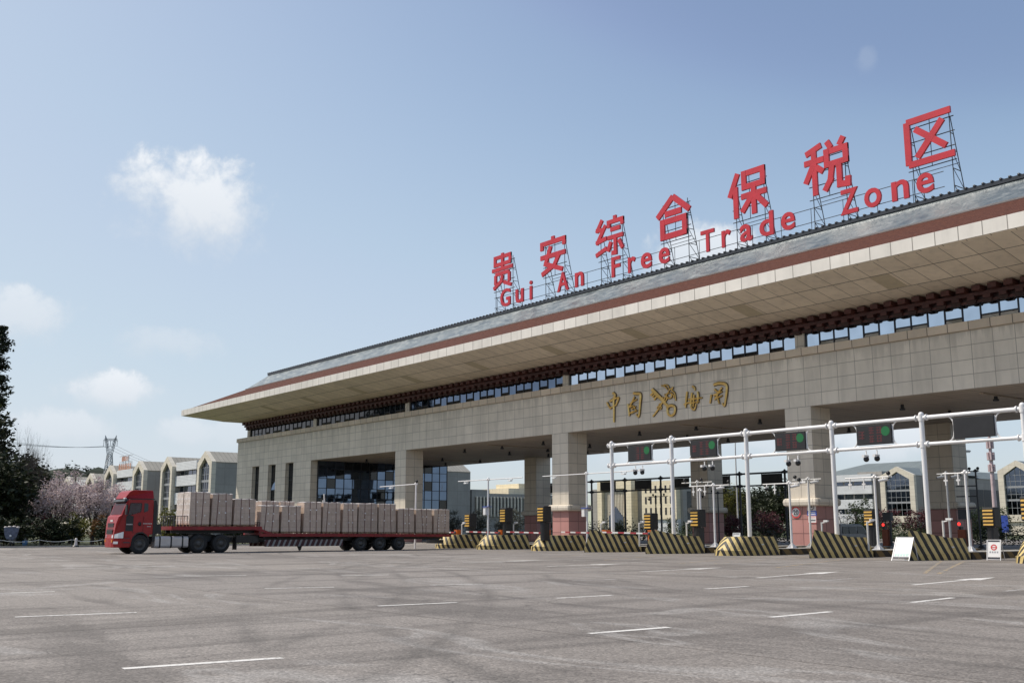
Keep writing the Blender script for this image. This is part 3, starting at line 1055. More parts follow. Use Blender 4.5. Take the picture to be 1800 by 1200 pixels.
# clerestory band under the eave
YW = 66.0
PIL = [-148.4, -127.15, -103.95, -75.5, -48.2, -20.9, 7.2]
b = MB()
b.box(X0 + 1.2, X1 - 1.2, YW + .35, YB0 - 1.1, 14.87, 17.25)
gpart('clerestory_wall', b, M['black'])
for x in PIL:
    b = MB()
    b.box(x - .42, x + .42, YW - .12, YW + .3, 14.87, 16.3)
    gpart('clerestory_pier', b, M['stone_pillar'])
for yy in (75.0, 84.0):
    b = MB()
    b.box(X0 + 1.0, X0 + 1.19, yy, yy + .8, 14.87, 16.3)
    gpart('clerestory_pier', b, M['stone_pillar'])
rr = random.Random(11)
for i in range(6):
    xa, xb = PIL[i] + .42, PIL[i + 1] - .42
    f, g, hops = MB(), MB(), []
    n = round((xb - xa) / 1.27)
    for k in range(n + 1):
        x = xa + (xb - xa) * k / n
        f.box(x - .032, x + .032, YW + .02, YW + .16, 14.87, 16.3)
    f.box(xa, xb, YW + .03, YW + .15, 14.872, 14.93)
    for k in range(n):
        a, c = xa + (xb - xa) * k / n + .04, xa + (xb - xa) * (k + 1) / n - .04
        t = (rr.random() - .5) * .01
        if k % 5 in (1, 2, 4):
            f.box(a, c, YW + .035, YW + .14, 15.40, 15.46)
            g.face([(a, YW + .1 + t, 15.46), (c, YW + .1 - t, 15.46), (c, YW + .1 - t, 16.3), (a, YW + .1 + t, 16.3)])
            # lower hopper sash, tipped a little
            hops.append(MB().face([(a, YW + .03, 14.93), (c, YW + .03, 14.93), (c, YW + .11, 15.40), (a, YW + .11, 15.40)]))
        else:
            g.face([(a, YW + .1 + t, 14.93), (c, YW + .1 - t, 14.93), (c, YW + .1 - t, 16.3), (a, YW + .1 + t, 16.3)])
    w = gpart('clerestory_window', f, M['frame_dark'])
    gm = M['glass_mirror'] if i >= 3 else M['glass_blue'] if i == 2 else M['glass_dark']  # tree reflections put into the glass tint: left bays darkest
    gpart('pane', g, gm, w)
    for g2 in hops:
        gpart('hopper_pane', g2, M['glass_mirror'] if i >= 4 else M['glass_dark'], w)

# two-tier timber bracket cornice
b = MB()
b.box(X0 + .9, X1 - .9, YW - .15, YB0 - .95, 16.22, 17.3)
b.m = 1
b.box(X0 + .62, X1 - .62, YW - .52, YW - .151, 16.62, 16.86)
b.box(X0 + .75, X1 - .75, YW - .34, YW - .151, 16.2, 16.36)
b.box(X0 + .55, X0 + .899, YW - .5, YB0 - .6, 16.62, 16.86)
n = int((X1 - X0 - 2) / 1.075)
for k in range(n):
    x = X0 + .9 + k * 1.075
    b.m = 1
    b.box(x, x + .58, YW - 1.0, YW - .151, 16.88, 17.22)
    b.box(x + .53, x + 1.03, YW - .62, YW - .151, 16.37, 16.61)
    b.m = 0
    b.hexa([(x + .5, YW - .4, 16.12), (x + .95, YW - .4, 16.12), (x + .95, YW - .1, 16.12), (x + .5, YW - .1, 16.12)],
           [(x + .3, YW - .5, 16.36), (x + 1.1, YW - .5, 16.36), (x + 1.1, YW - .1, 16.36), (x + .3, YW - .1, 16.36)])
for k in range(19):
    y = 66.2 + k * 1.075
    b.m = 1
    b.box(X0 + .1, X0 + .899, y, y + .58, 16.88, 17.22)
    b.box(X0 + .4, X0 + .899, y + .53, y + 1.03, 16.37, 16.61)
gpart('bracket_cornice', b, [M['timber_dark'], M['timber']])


# roof rings: a profile carried round the eave rectangle with mitred corners
EX0, EX1, EY0, EY1 = X0 - OV, X1 + OV, YF0 - OV, YB0 + OV


def ring(prof, mb):
    C = []
    for d, z in prof:
        C.append([(EX0 + d, EY0 + d, z), (EX1 - d, EY0 + d, z), (EX1 - d, EY1 - d, z), (EX0 + d, EY1 - d, z)])
    for i in range(len(prof) - 1):
        for k in range(4):
            mb.face([C[i][k], C[i][(k + 1) % 4], C[i + 1][(k + 1) % 4], C[i + 1][k]])
    return mb


b = ring([(0.10, 18.52), (0.32, 18.44), (2.3, 18.03), (2.30, 18.03), (4.69, 17.53), (7.75, 17.20)], MB())
sof = gpart('eave_soffit', b, M['soffit'])
b = ring([(0.30, 19.34), (0.0, 19.36), (0.0, 18.50), (0.12, 18.50), (0.12, 18.56)], MB())
gpart('eave_fascia', b, M['fascia'])
b = MB()
for dd, zz in ((2.30, 18.0285), (4.69, 17.528)):
    ring([(dd - .025, zz + .004), (dd - .025, zz - .004), (dd + .025, zz - .012), (dd + .025, zz + .004)], b)
gpart('soffit_joint', b, M['frame_dark'])
# darker access panels in the soffit
hatch_m = plain('olive_soffit_panel', (0.52, 0.445, 0.32), .55, var=.08)


def sofz(d):
    return 18.03 - (d - 2.3) * (18.03 - 17.53) / 2.39


for x in (-133.5, -121.5, -109.4, -97.4, -85.2, -73.2, -62.56, -50.6, -38.6, -26.6):
    b = MB()
    b.face([(x, EY0 + 2.36, sofz(2.36) - .008), (x + 1.44, EY0 + 2.36, sofz(2.36) - .008), (x + 1.44, EY0 + 4.63, sofz(4.63) - .008), (x, EY0 + 4.63, sofz(4.63) - .008)])
    gpart('soffit_hatch', b, hatch_m, fix=False)
b = ring([(0.30, 19.34), (3.5, 20.75), (7.14, 22.40)], MB())
gpart('brown_roof', b, M['brown_tile'])
b = ring([(7.10, 22.40), (7.06, 22.50), (7.22, 22.53)], MB())
gpart('roof_trim', b, M['trim'])
b = ring([(7.22, 22.50), (8.4, 23.46), (9.62, 24.52)], MB())
gpart('sheet_roof', b, M['sheet_roof'])
b = ring([(9.62, 24.50), (9.50, 24.52), (9.50, 24.80), (9.75, 24.86), (10.9, 24.95), (10.9, 24.6)], MB())
x = EX0 + 9.6
while x < EX1 - 9.6:
    b.lathe([(0.02, 9.46), (0.10, 9.46), (0.10, 10.6), (0.02, 10.6)], (x, EY0, 24.84), 'y', 6)
    x += 0.62
gpart('ridge_tiles', b, M['ridge'])
b = MB()
b.box(EX0 + 10.85, EX1 - 10.85, EY0 + 10.85, EY1 - 10.85, 24.4, 24.62)
gpart('flat_roof', b, M['concrete'])

# ------------------------------------------------------------------ roof sign
DG = None


def text_mesh(body, height, width, thick, bold):
    """letter outline from the built-in font, upright in the XZ plane, base at z=0, facing -Y"""
    cu = bpy.data.curves.new('outline', 'FONT')
    cu.body = body
    cu.size = 1.0
    cu.extrude = 0.0
    cu.offset = bold
    cu.resolution_u = 4
    o = bpy.data.objects.new('outline', cu)
    COL.objects.link(o)
    bpy.context.view_layer.update()
    me = bpy.data.meshes.new_from_object(o.evaluated_get(bpy.context.evaluated_depsgraph_get()))
    bpy.data.objects.remove(o)
    xs = [v.co.x for v in me.vertices]
    ys = [v.co.y for v in me.vertices]
    x0, x1, y0, y1 = min(xs), max(xs), min(ys), max(ys)
    sx = width / (x1 - x0)
    sy = height / (y1 - y0)
    bm = bmesh.new()
    bm.from_mesh(me)
    bmesh.ops.remove_doubles(bm, verts=bm.verts, dist=1e-5)
    for v in bm.verts:
        v.co = Vector(((v.co.x - (x0 + x1) / 2) * sx, 0, (v.co.y - y0) * sy))
    g = bmesh.ops.extrude_face_region(bm, geom=list(bm.faces))
    for e in g['geom']:
        if isinstance(e, bmesh.types.BMVert):
            e.co.y += thick
    bmesh.ops.recalc_face_normals(bm, faces=bm.faces)
    bm.to_mesh(me)
    bm.free()
    me.polygons.foreach_set('use_smooth', [False] * len(me.polygons))
    return me


def text_obj(name, body, height, width, thick, bold, mat, parent=None, loc=(0, 0, 0)):
    me = text_mesh(body, height, width, thick, bold)
    me.materials.clear()
    me.materials.append(mat)
    o = bpy.data.objects.new(name, me)
    COL.objects.link(o)
    o.location = loc
    if parent:
        o.parent = parent
    return o


# strokes of the seven characters in a unit square, with the stroke width
GL = {'\u8d35': (.105, [[(.15, .90), (.85, .90), (.85, .69), (.15, .69), (.15, .90)], [(.5, 1), (.5, .56)], [(.02, .55), (.98, .55)], [(.18, .40), (.18, .13)], [(.18, .42), (.82, .42)],
                       [(.82, .40), (.82, .13)], [(.5, .36), (.47, .2), (.10, .02)], [(.58, .15), (.92, .02)]]),
      '\u5b89': (.125, [[(.5, 1), (.5, .88)], [(.08, .68), (.08, .85), (.92, .85), (.92, .68)], [(.03, .48), (.97, .48)], [(.42, .74), (.22, .29), (.86, .03)], [(.73, .46), (.55, .2), (.08, .02)]]),
      '\u7efc': (.105, [[(.25, .98), (.08, .74), (.30, .72)], [(.37, .82), (.08, .43), (.40, .48)], [(.02, .10), (.40, .22)], [(.70, 1), (.70, .90)], [(.48, .72), (.48, .86), (.95, .86), (.95, .72)],
                       [(.55, .66), (.88, .66)], [(.45, .46), (.98, .46)], [(.71, .44), (.71, .05), (.58, .06)], [(.56, .35), (.45, .12)], [(.84, .35), (.96, .12)]]),
      '\u5408': (.14, [[(.5, .98), (.03, .56)], [(.5, .98), (.97, .56)], [(.26, .60), (.74, .60)], [(.18, .42), (.82, .42), (.82, .06), (.18, .06), (.18, .42)], [(.18, .1), (.18, 0)], [(.82, .1), (.82, 0)]]),
      '\u4fdd': (.125, [[(.26, .99), (.03, .50)], [(.19, .70), (.19, 0)], [(.42, .94), (.90, .94), (.90, .64), (.42, .64), (.42, .94)], [(.34, .44), (.99, .44)], [(.66, .62), (.66, 0)], [(.62, .42), (.35, .10)], [(.70, .42), (.98, .10)]]),
      '\u7a0e': (.115, [[(.41, .97), (.06, .86)], [(.02, .68), (.45, .68)], [(.24, .90), (.24, 0)], [(.22, .62), (.03, .28)], [(.28, .56), (.43, .43)], [(.54, 1), (.62, .85)], [(.90, 1), (.80, .85)],
                       [(.52, .79), (.93, .79), (.93, .53), (.52, .53), (.52, .79)], [(.63, .50), (.58, .22), (.45, .03)], [(.78, .50), (.78, .08), (.95, .06), (.96, .20)]]),
      '\u533a': (.13, [[(.97, .94), (.07, .94)], [(.07, .94), (.07, .05)], [(.07, .05), (1.0, .05)], [(.24, .76), (.84, .24)], [(.80, .80), (.25, .16)]])}


def GLYPH(ch, h, w):
    """boxed channel-letter strokes, each a few millimetres proud of the last so none share a plane"""
    wd, strokes = GL[ch]
    mb = MB()
    k = 0
    for st_ in strokes:
        for i in range(len(st_) - 1):
            a, c = Vector(((st_[i][0] - .5) * w, st_[i][1] * h)), Vector(((st_[i + 1][0] - .5) * w, st_[i + 1][1] * h))
            d = (c - a).normalized()
            n = Vector((-d.y, d.x)) * wd * h / 2
            closed = st_[0] == st_[-1]
            e0 = wd * h / 2 if (i > 0 or closed) else 0
            e1 = wd * h / 2 if (i < len(st_) - 2 or closed) else 0
            a, c = a - d * e0, c + d * e1
            y = -.05 - .004 * k
            k += 1
            mb.prism([(q.x, y, q.y) for q in (a - n, c - n, c + n, a + n)], (0, .17 + .003 * k, 0))
    return mb


YS = 69.3
CH = [('\u8d35', -90.0, 4.0, 3.9, 'first of seven big red characters, nearest the far roof end'),
      ('\u5b89', -81.25, 4.0, 4.3, 'big red character with a roof-like top stroke, above the word An'),
      ('\u7efc', -72.6, 4.0, 4.1, 'big red character of two crowded halves standing above the word Free'),
      ('\u5408', -64.0, 4.0, 4.3, 'big red character shaped like a roof over a box'),
      ('\u4fdd', -55.3, 4.05, 4.2, 'big red character with a dented left stroke, above the word Trade'),
      ('\u7a0e', -47.3, 4.2, 4.3, 'big red character just left of the word Zone'),
      ('\u533a', -38.45, 3.75, 3.9, 'big red character of an open frame around a cross, rightmost')]
for ch, x, h, w, lab in CH:
    t = thing('sign_character', lab + ', on a steel frame', 'sign letter', (x, YS, 24.6), 0, 'big red roof characters')
    GLYPH(ch, h, w).build('character', M['sign_red'], t, at=(0, 0, 3.43), fix=False)
    f = MB()
    for sx in (-1.55, 1.55):
        f.bar((sx, .30, 0), (sx, .30, 6.9), .05)
        f.bar((sx, 2.0, 0), (sx, .42, 6.6), .05)
        for z in (1.3, 2.6, 4.0, 5.3):
            yb = 2.0 - 1.58 * z / 6.6
            f.bar((sx, .3, z), (sx, yb, z), .05)
        f.bar((sx, .3, 1.3), (sx, 2.0, 0.0), .035)
        f.bar((sx, .3, 2.6), (sx, 1.69, 1.3), .035)
        f.bar((sx, .3, 4.0), (sx, 1.38, 2.6), .035)
    for z in (3.2, 4.3, 5.4, 6.5):
        f.bar((-1.9, .27, z), (1.9, .27, z), .06)
    f.bar((-1.55, 2.0 - 1.58 * 3.2 / 6.6, 3.2), (1.55, 2.0 - 1.58 * 3.2 / 6.6, 3.2), .04)
    f.bar((0, .28, 3.2), (0, .28, 7.2), .04)
    f.build('steel_frame', M['dark_metal'], t)

en = thing('sign_lettering', 'row of small red Latin letters reading Gui An Free Trade Zone on two rails', 'sign', (-64, YS - .2, 24.6), 0)
LET = [('G', -90.15, -88.37, 1), ('u', -87.41, -86.06, 0), ('i', -84.98, -84.55, 2), ('A', -80.41, -78.61, 1), ('n', -77.61, -76.31, 0), ('F', -72.2, -71.0, 1),
       ('r', -69.9, -68.9, 0), ('e', -68.15, -66.75, 0), ('e', -65.8, -64.45, 0), ('T', -60.6, -59.05, 1), ('r', -58.2, -57.2, 0), ('a', -56.15, -54.85, 0),
       ('d', -54.05, -52.6, 2), ('e', -51.8, -50.45, 0), ('Z', -46.1, -44.5, 1), ('o', -43.95, -42.5, 0), ('n', -41.6, -40.2, 0), ('e', -39.55, -38.2, 0)]
for c, xa, xb, k in LET:
    h = (1.53, 2.02, 2.1)[k]
    text_obj('letter', c, h, xb - xa, 0.18, 0.018, M['sign_red'], en, ((xa + xb) / 2 + 64, 0, 25.73 - 24.6))
f = MB()
for z in (1.3, 2.45):
    f.bar((-27.5, .23, z), (26.5, .23, z), .045)
for x in range(-27, 27, 3):
    f.bar((x, .26, -.1), (x, .26, 2.5), .035)
f.build('rail', M['dark_metal'], en)

# ------------------------------------------------------------------ gilded writing and emblem on the beam
ST = {'zhong': [([(-68.59, 12.77), (-68.38, 12.45), (-68.11, 12.14)], 0.224), ([(-68.2, 12.85), (-67.62, 13.0), (-67.04, 13.1)], 0.258), ([(-67.04, 13.1), (-67.22, 12.74), (-67.44, 12.37)], 0.224), ([(-68.13, 12.25), (-67.44, 12.42)], 0.189), ([(-67.78, 13.55), (-67.53, 13.33), (-67.7, 12.94), (-67.68, 11.98), (-67.71, 10.91)], 0.292)], 'guo': [([(-65.9, 12.38), (-65.81, 11.85), (-65.74, 11.3)], 0.224), ([(-65.74, 11.5), (-65.24, 11.7)], 0.189), ([(-65.17, 13.26), (-64.75, 13.19), (-64.32, 13.05), (-64.4, 12.24), (-64.57, 11.18), (-64.86, 11.36)], 0.275), ([(-65.55, 12.42), (-64.75, 12.7)], 0.172), ([(-65.03, 12.96), (-65.38, 12.48), (-65.69, 12.08), (-65.22, 12.16), (-64.85, 11.61)], 0.172), ([(-65.43, 11.9), (-64.89, 12.09)], 0.155), ([(-65.46, 11.55), (-64.77, 11.72)], 0.172)], 'hai': [([(-58.86, 12.76), (-59.0, 12.1), (-59.07, 11.43)], 0.206), ([(-59.23, 11.72), (-58.56, 11.88)], 0.206), ([(-58.25, 13.14), (-58.04, 12.99), (-57.99, 12.77)], 0.224), ([(-57.7, 12.65), (-57.66, 12.12), (-57.79, 11.66)], 0.206), ([(-58.33, 12.63), (-58.49, 11.54), (-58.12, 11.19), (-57.89, 11.63)], 0.206), ([(-58.72, 12.09), (-57.98, 12.09), (-57.23, 12.11)], 0.189), ([(-58.6, 11.75), (-57.56, 11.82)], 0.189), ([(-58.09, 12.42), (-58.2, 11.44)], 0.189)], 'guan': [([(-55.94, 13.03), (-55.45, 13.09), (-54.83, 12.98), (-54.6, 12.67), (-54.74, 11.84), (-54.91, 11.21), (-55.1, 11.43)], 0.258), ([(-56.24, 12.27), (-56.4, 11.55)], 0.206), ([(-55.88, 12.63), (-55.57, 12.41)], 0.224), ([(-55.1, 12.72), (-55.43, 12.39)], 0.224), ([(-55.98, 12.16), (-55.55, 12.28), (-55.08, 12.39)], 0.189), ([(-55.48, 12.43), (-55.65, 12.07), (-55.88, 11.8)], 0.189), ([(-55.61, 11.98), (-55.43, 11.44)], 0.206), ([(-55.78, 11.88), (-55.1, 12.07)], 0.189)], 'key': [([(-62.89, 13.37), (-62.35, 12.89), (-61.69, 12.33), (-61.01, 11.63)], 0.344), ([(-62.65, 13.13), (-63.06, 12.88)], 0.224), ([(-62.48, 12.98), (-62.83, 12.69)], 0.189), ([(-62.25, 12.78), (-62.65, 12.46)], 0.224)], 'ring': [([(-61.15, 11.52), (-61.01, 11.71), (-60.68, 11.77), (-60.33, 11.63), (-60.27, 11.36), (-60.4, 11.04), (-60.76, 10.92), (-61.09, 11.1), (-61.15, 11.52)], 0.258)], 'staff': [([(-62.88, 11.04), (-62.34, 11.49), (-61.69, 12.17), (-61.16, 12.77), (-60.81, 13.15)], 0.224)], 'snake': [([(-62.39, 11.74), (-62.12, 11.87), (-61.86, 11.77), (-61.98, 11.55), (-62.29, 11.62)], 0.155), ([(-61.8, 12.07), (-62.12, 11.98), (-61.81, 11.73)], 0.138), ([(-61.58, 12.58), (-61.79, 12.37), (-61.38, 12.22), (-61.17, 12.46), (-61.46, 12.8)], 0.172), ([(-61.26, 12.85), (-61.06, 12.45), (-60.65, 12.49), (-60.69, 12.87), (-61.05, 12.79)], 0.172)], 'wing': [([(-61.8, 13.6), (-61.34, 13.43), (-61.06, 13.14)], 0.155), ([(-61.49, 13.62), (-61.05, 13.52), (-60.85, 13.15)], 0.155), ([(-60.47, 13.34), (-60.58, 13.01)], 0.206), ([(-60.58, 13.01), (-60.26, 12.75), (-60.16, 12.13)], 0.172), ([(-60.64, 12.79), (-60.4, 12.62), (-60.33, 12.35)], 0.138), ([(-60.83, 13.15), (-60.47, 13.23)], 0.241)]}
YG = YF0 - 0.02


def gold(name, keys, label, cat, parts=None, group=None):
    allp = [p for k in keys for s in ST[k] for p in s[0]]
    cx = sum(p[0] for p in allp) / len(allp)
    z0 = min(p[1] for p in allp)
    if parts is None:
        b = MB()
        for k in keys:
            for i, (pts, w) in enumerate(ST[k]):
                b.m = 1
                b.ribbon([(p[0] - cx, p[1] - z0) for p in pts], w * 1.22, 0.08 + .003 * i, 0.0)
                b.m = 0
                b.ribbon([(p[0] - cx, p[1] - z0) for p in pts], w * .85, 0.19 + .004 * i, 0.0)
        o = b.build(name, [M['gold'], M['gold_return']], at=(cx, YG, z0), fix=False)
        return tag(o, label, cat, group)
    t = thing(name, label, cat, (cx, YG, z0), 0, group)
    for pn, ks in parts:
        b = MB()
        for j, k in enumerate(ks):
            for i, (pts, w) in enumerate(ST[k]):
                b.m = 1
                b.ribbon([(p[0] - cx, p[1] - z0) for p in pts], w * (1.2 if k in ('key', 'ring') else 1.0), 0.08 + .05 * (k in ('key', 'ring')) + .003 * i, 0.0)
                b.m = 0
                b.ribbon([(p[0] - cx, p[1] - z0) for p in pts], w * (.86 if k in ('key', 'ring') else .68), 0.16 + .05 * (k in ('key', 'ring')) + .004 * i, 0.0, .8 if k in ('key', 'ring') else .55)
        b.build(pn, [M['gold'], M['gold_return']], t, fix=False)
    return t


gold('gilded_character', ['zhong'], 'gilded brush character with one long vertical stroke, leftmost on the stone beam', 'wall letter', group='gilded characters on the beam')
gold('gilded_character', ['guo'], 'gilded brush character between the long-stroked one and the key emblem', 'wall letter', group='gilded characters on the beam')
gold('customs_emblem', ['key', 'ring', 'staff', 'snake', 'wing'], 'gilded emblem of a key crossed with a winged staff', 'emblem',
     parts=[('key', ['key', 'ring']), ('winged_staff', ['staff', 'snake', 'wing'])])
gold('gilded_character', ['hai'], 'gilded brush character just right of the key emblem', 'wall letter', group='gilded characters on the beam')
gold('gilded_character', ['guan'], 'gilded brush character shaped like a doorway, rightmost on the stone beam', 'wall letter', group='gilded characters on the beam')

# ------------------------------------------------------------------ plates on the second pillar from the right
def disc(mb, c, r, y, n=28, r0=0.0):
    ring_ = [(c[0] + r * math.cos(2 * math.pi * k / n), y, c[1] + r * math.sin(2 * math.pi * k / n)) for k in range(n)]
    if r0 <= 0:
        mb.face(ring_)
    else:
        inn = [(c[0] + r0 * math.cos(2 * math.pi * k / n), y, c[1] + r0 * math.sin(2 * math.pi * k / n)) for k in range(n)]
        for k in range(n):
            mb.face([ring_[k], ring_[(k + 1) % n], inn[(k + 1) % n], inn[k]])


t = thing('speed_limit_sign', 'round white plate with red rim reading 20 on the red pillar base', 'sign', (-48.52, YF0 - .03, 2.70))
b = MB()
b.lathe([(0.0, 0.02), (.42, 0.02), (.42, -.02), (0.0, -.02)], (0, 0, 0), 'y', 28)
b.build('plate', M['label'], t)
b = MB()
disc(b, (0, 0), .42, -.026, 28, .335)
b.build('rim', M['print_red'], t, fix=False)
text_obj('number', '20', .36, .46, .006, .02, M['print_dark'], t, (0, -.032, -.18))

t = thing('no_horn_sign', 'square pillar plate with a ringed horn symbol above a blue caption band', 'sign', (-47.12, YF0 - .03, 2.55))
b = MB()
b.box(-.40, .36, -.015, .015, .25, .80)
b.m = 1
b.box(-.40, .40, -.018, .012, -.10, .248)
b.build('plate', [M['film'], M['print_blue']], t)
b = MB()
disc(b, (0.0, .53), .235, -.02, 24, .175)
b.face([(-.09, -.021, .47), (-.02, -.021, .50), (.08, -.021, .44), (.08, -.021, .62), (-.02, -.021, .56), (-.09, -.021, .59)])
b.build('horn_symbol', M['print_dark'], t, fix=False)
b = MB()
for i in range(6):
    for j in range(2):
        b.face([(-.32 + i * .11, -.023, -.05 + j * .14), (-.24 + i * .11, -.023, -.05 + j * .14), (-.24 + i * .11, -.023, .03 + j * .14), (-.32 + i * .11, -.023, .03 + j * .14)])
b.build('caption', M['label'], t, fix=False)

t = thing('notice_plate', 'small white notice with red edge, lowest plate on the pillar base', 'sign', (-47.12, YF0 - .03, 1.92))
b = MB()
b.box(-.36, .36, -.015, .015, 0, .52)
b.build('plate', M['label'], t)
b = MB()
for x0, x1, z0, z1 in [(-.36, .36, .49, .52), (-.36, .36, 0, .03), (-.36, -.335, 0.03, .49), (.335, .36, .03, .49), (-.28, .28, .37, .41)]:
    b.face([(x0, -.019, z0), (x1, -.019, z0), (x1, -.019, z1), (x0, -.019, z1)])
b.build('border', M['print_red'], t, fix=False)
b = MB()
for i in range(7):
    b.face([(-.29 + i * .085, -.019, .14), (-.225 + i * .085, -.019, .14), (-.225 + i * .085, -.019, .25), (-.29 + i * .085, -.019, .25)])
b.build('lettering', M['print_dark'], t, fix=False)

# ------------------------------------------------------------------ toll islands and their hardware
ISL = [-68.7, -63.2, -56.8, -51.4, -45.85, -40.1, -33.95, -28.5, -22.6]
SURVEY = [-70.8, -64.6, -58.0, -52.4, -46.8, -40.8, -34.7, -29.2, -23.7]


def on_island(x, y, z=0.35):
    """first-survey plan position carried over to the final island spacing"""
    k = min(range(9), key=lambda i: abs(SURVEY[i] - x))
    f = ISL[k] / SURVEY[k]
    return (x * f, y * f, z)


ORD = ['first', 'second', 'third', 'fourth', 'fifth', 'sixth', 'seventh', 'eighth', 'ninth']


def island_proto():
    b = MB()
    P = [(-1, 50.8), (-1, 62.0), (1, 62.0), (1, 50.8)]
    b.prism([(x, y - 47, 0.0) for x, y in P], (0, 0, .34))
    o = b.build('traffic_island', [M['hazard_kerb']])
    tp = MB()
    tp.prism([(x * .93, y - 47 + (.1 if y < 55 else -.1), .335) for x, y in P], (0, 0, .02))
    tp.build('paving', M['concrete'], o)
    return o


isl0 = island_proto()
for k, x in enumerate(ISL):
    o = isl0 if k == 0 else copy_tree(isl0)
    o.location = (x, 47, 0)
    tag(o, 'low striped kerb island behind the ' + ORD[k] + ' hazard barrier from the truck side', 'traffic island', 'kerb islands between the lanes')


def nose_round():
    """bull-nosed barrier head with a sloping, rounded front"""
    b = MB()

    def outline(r, yc, yb, n=14):
        return [(-r, yb)] + [(-r * math.cos(math.pi * k / n), yc - r * 1.15 * math.sin(math.pi * k / n)) for k in range(n + 1)] + [(r, yb)]
    L = [(outline(1.06, 1.25, 4.0), 0.0), (outline(1.06, 1.25, 4.0), 0.30), (outline(1.0, 1.28, 4.0), 0.32), (outline(.93, 1.5, 4.0), 0.72), (outline(.84, 1.75, 3.98), 1.05)]
    n = len(L[0][0])
    V = [(x, y, z) for o, z in L for x, y in o]
    F = [(i * n + k, i * n + (k + 1) % n, (i + 1) * n + (k + 1) % n, (i + 1) * n + k) for i in range(len(L) - 1) for k in range(n)]
    F.append(tuple(range((len(L) - 1) * n, len(L) * n)))
    b.grid(V, F, False)
    return b


def nose_wedge():
    """pointed barrier head: a prow with a raised peak, top falling back to a level block"""
    b = MB()

    def lay(e, z):
        return [(-1 - e, 4.0, z), (-1 - e, 2.1, z), (0, -.1 - e, z), (1 + e, 2.1, z), (1 + e, 4.0, z)]
    L = [lay(.06, 0), lay(.06, .31), lay(0, .33)]
    L.append([(-.86, 3.98, 1.04), (-.86, 2.25, 1.08), (0, .38, 1.46), (.86, 2.25, 1.08), (.86, 3.98, 1.04)])
    n = 5
    V = [p for l in L for p in l]
    F = [(i * n + k, i * n + (k + 1) % n, (i + 1) * n + (k + 1) % n, (i + 1) * n + k) for i in range(3) for k in range(n)]
    F += [(15, 16, 18, 19), (16, 17, 18)]
    b.grid(V, F, False)
    return b


st = MB()
for z in (.62,):
    st.cbox((.93, 2.6, z), .10, .16, .07)
KIND = 'RRRWWRWWR'
pr = {'R': nose_round(), 'W': nose_wedge()}
proto = {}
LABB = ['round-nosed black and yellow concrete barrier partly hidden behind the trailer tail',
        'round-nosed striped barrier under the free-standing pole, right of the trailer tail',
        'round-nosed striped barrier in front of the left red pillar base',
        'peaked striped barrier just right of the left red pillar, orange machine over its tip',
        'peaked striped barrier with an orange machine to the left of its tip',
        'round-nosed striped barrier with bright sunlit chevrons, left of the pillar with the speed plate',
        'peaked striped barrier just right of the speed limit pillar',
        'peaked striped barrier behind the leaning white board',
        'round-nosed striped barrier cut off by the right edge of the picture']
for k, x in enumerate(ISL):
    kd = KIND[k]
    if kd not in proto:
        o = pr[kd].build('hazard_barrier', M['hazard'])
        st.build('reflector', M['lamp'], o)
        proto[kd] = o
    else:
        o = copy_tree(proto[kd])
    o.location = (x, 46.5, 0)
    tag(o, LABB[k], 'barrier', 'hazard barriers at the lane heads')


# the white sign gantry over the right-hand lanes: posts and rails, then its boards
def gantry(y, posts, zt, zb, mat, label, ztop=None, rz=0, r=.108):
    t = thing('sign_gantry', label, 'gantry', (posts[0], y, 0), 0)
    x0 = posts[0]
    for x in posts:
        p = MB()
        p.tube([(x - x0, 0, .3), (x - x0, 0, zt + .22)], r * 1.15, 14)
        p.lathe([(.02, zt + .3), (r * .9, zt + .27), (r * 1.25, zt + .2), (r * 1.25, zt + .16)], (x - x0, 0, 0), n=14)
        for z in (zt, zb):
            p.tube([(x - x0, 0, z - .17), (x - x0, 0, z + .17)], r * 1.42, 14)
            for s_ in (-1, 1):
                p.tube([(x - x0 + s_ * r, 0, z), (x - x0 + s_ * r * 2.6, 0, z)], r * .98, 12)
                p.tube([(x - x0 + s_ * r * 2.4, 0, z), (x - x0 + s_ * r * 2.9, 0, z)], r * 1.5, 12)
        p.build('post', mat, t)
    for z, q in ((zt, r * .98), (zb, r * .85)):
        for a, c in zip(posts[:-1], posts[1:]):
            p = MB()
            p.tube([(a - x0 + .2, 0, z), (c - x0 - .2, 0, z)], q, 12)
            p.build('rail', mat, t)
    return t


GP = [-51.26, -45.78, -39.8, -33.9, -28.57, -23.42, -17.9]
gantry(48.8, GP, 7.03, 5.69, M['white'], 'white twin-rail steel gantry carrying dark lane boards, standing before the building')


def board_proto(w=2.05, back=False):
    t = thing('lane_board', 'x', 'lane board', (0, 0, 0))
    b = MB()
    b.box(-w / 2, w / 2, -.12, .12, -.52, .50)
    b.build('cabinet', M['black'], t, bevel=.012)
    for s_ in (-1, 1):
        br = MB()
        for zz, q in ((.50, 1), (-.52, -1)):
            br.tube([(s_ * (w / 2 + .03), 0, zz - q * .42), (s_ * (w / 2 + .05), 0, zz - q * .16), (s_ * (w / 2 + .16), 0, zz + q * .02), (s_ * (w / 2 + .34), 0, zz + q * .12)], .035, 6)
        br.bar((s_ * (w / 2 + .03), 0, -.5), (s_ * (w / 2 + .03), 0, .48), .05)
        br.build('bracket', M['white'], t)
    return t


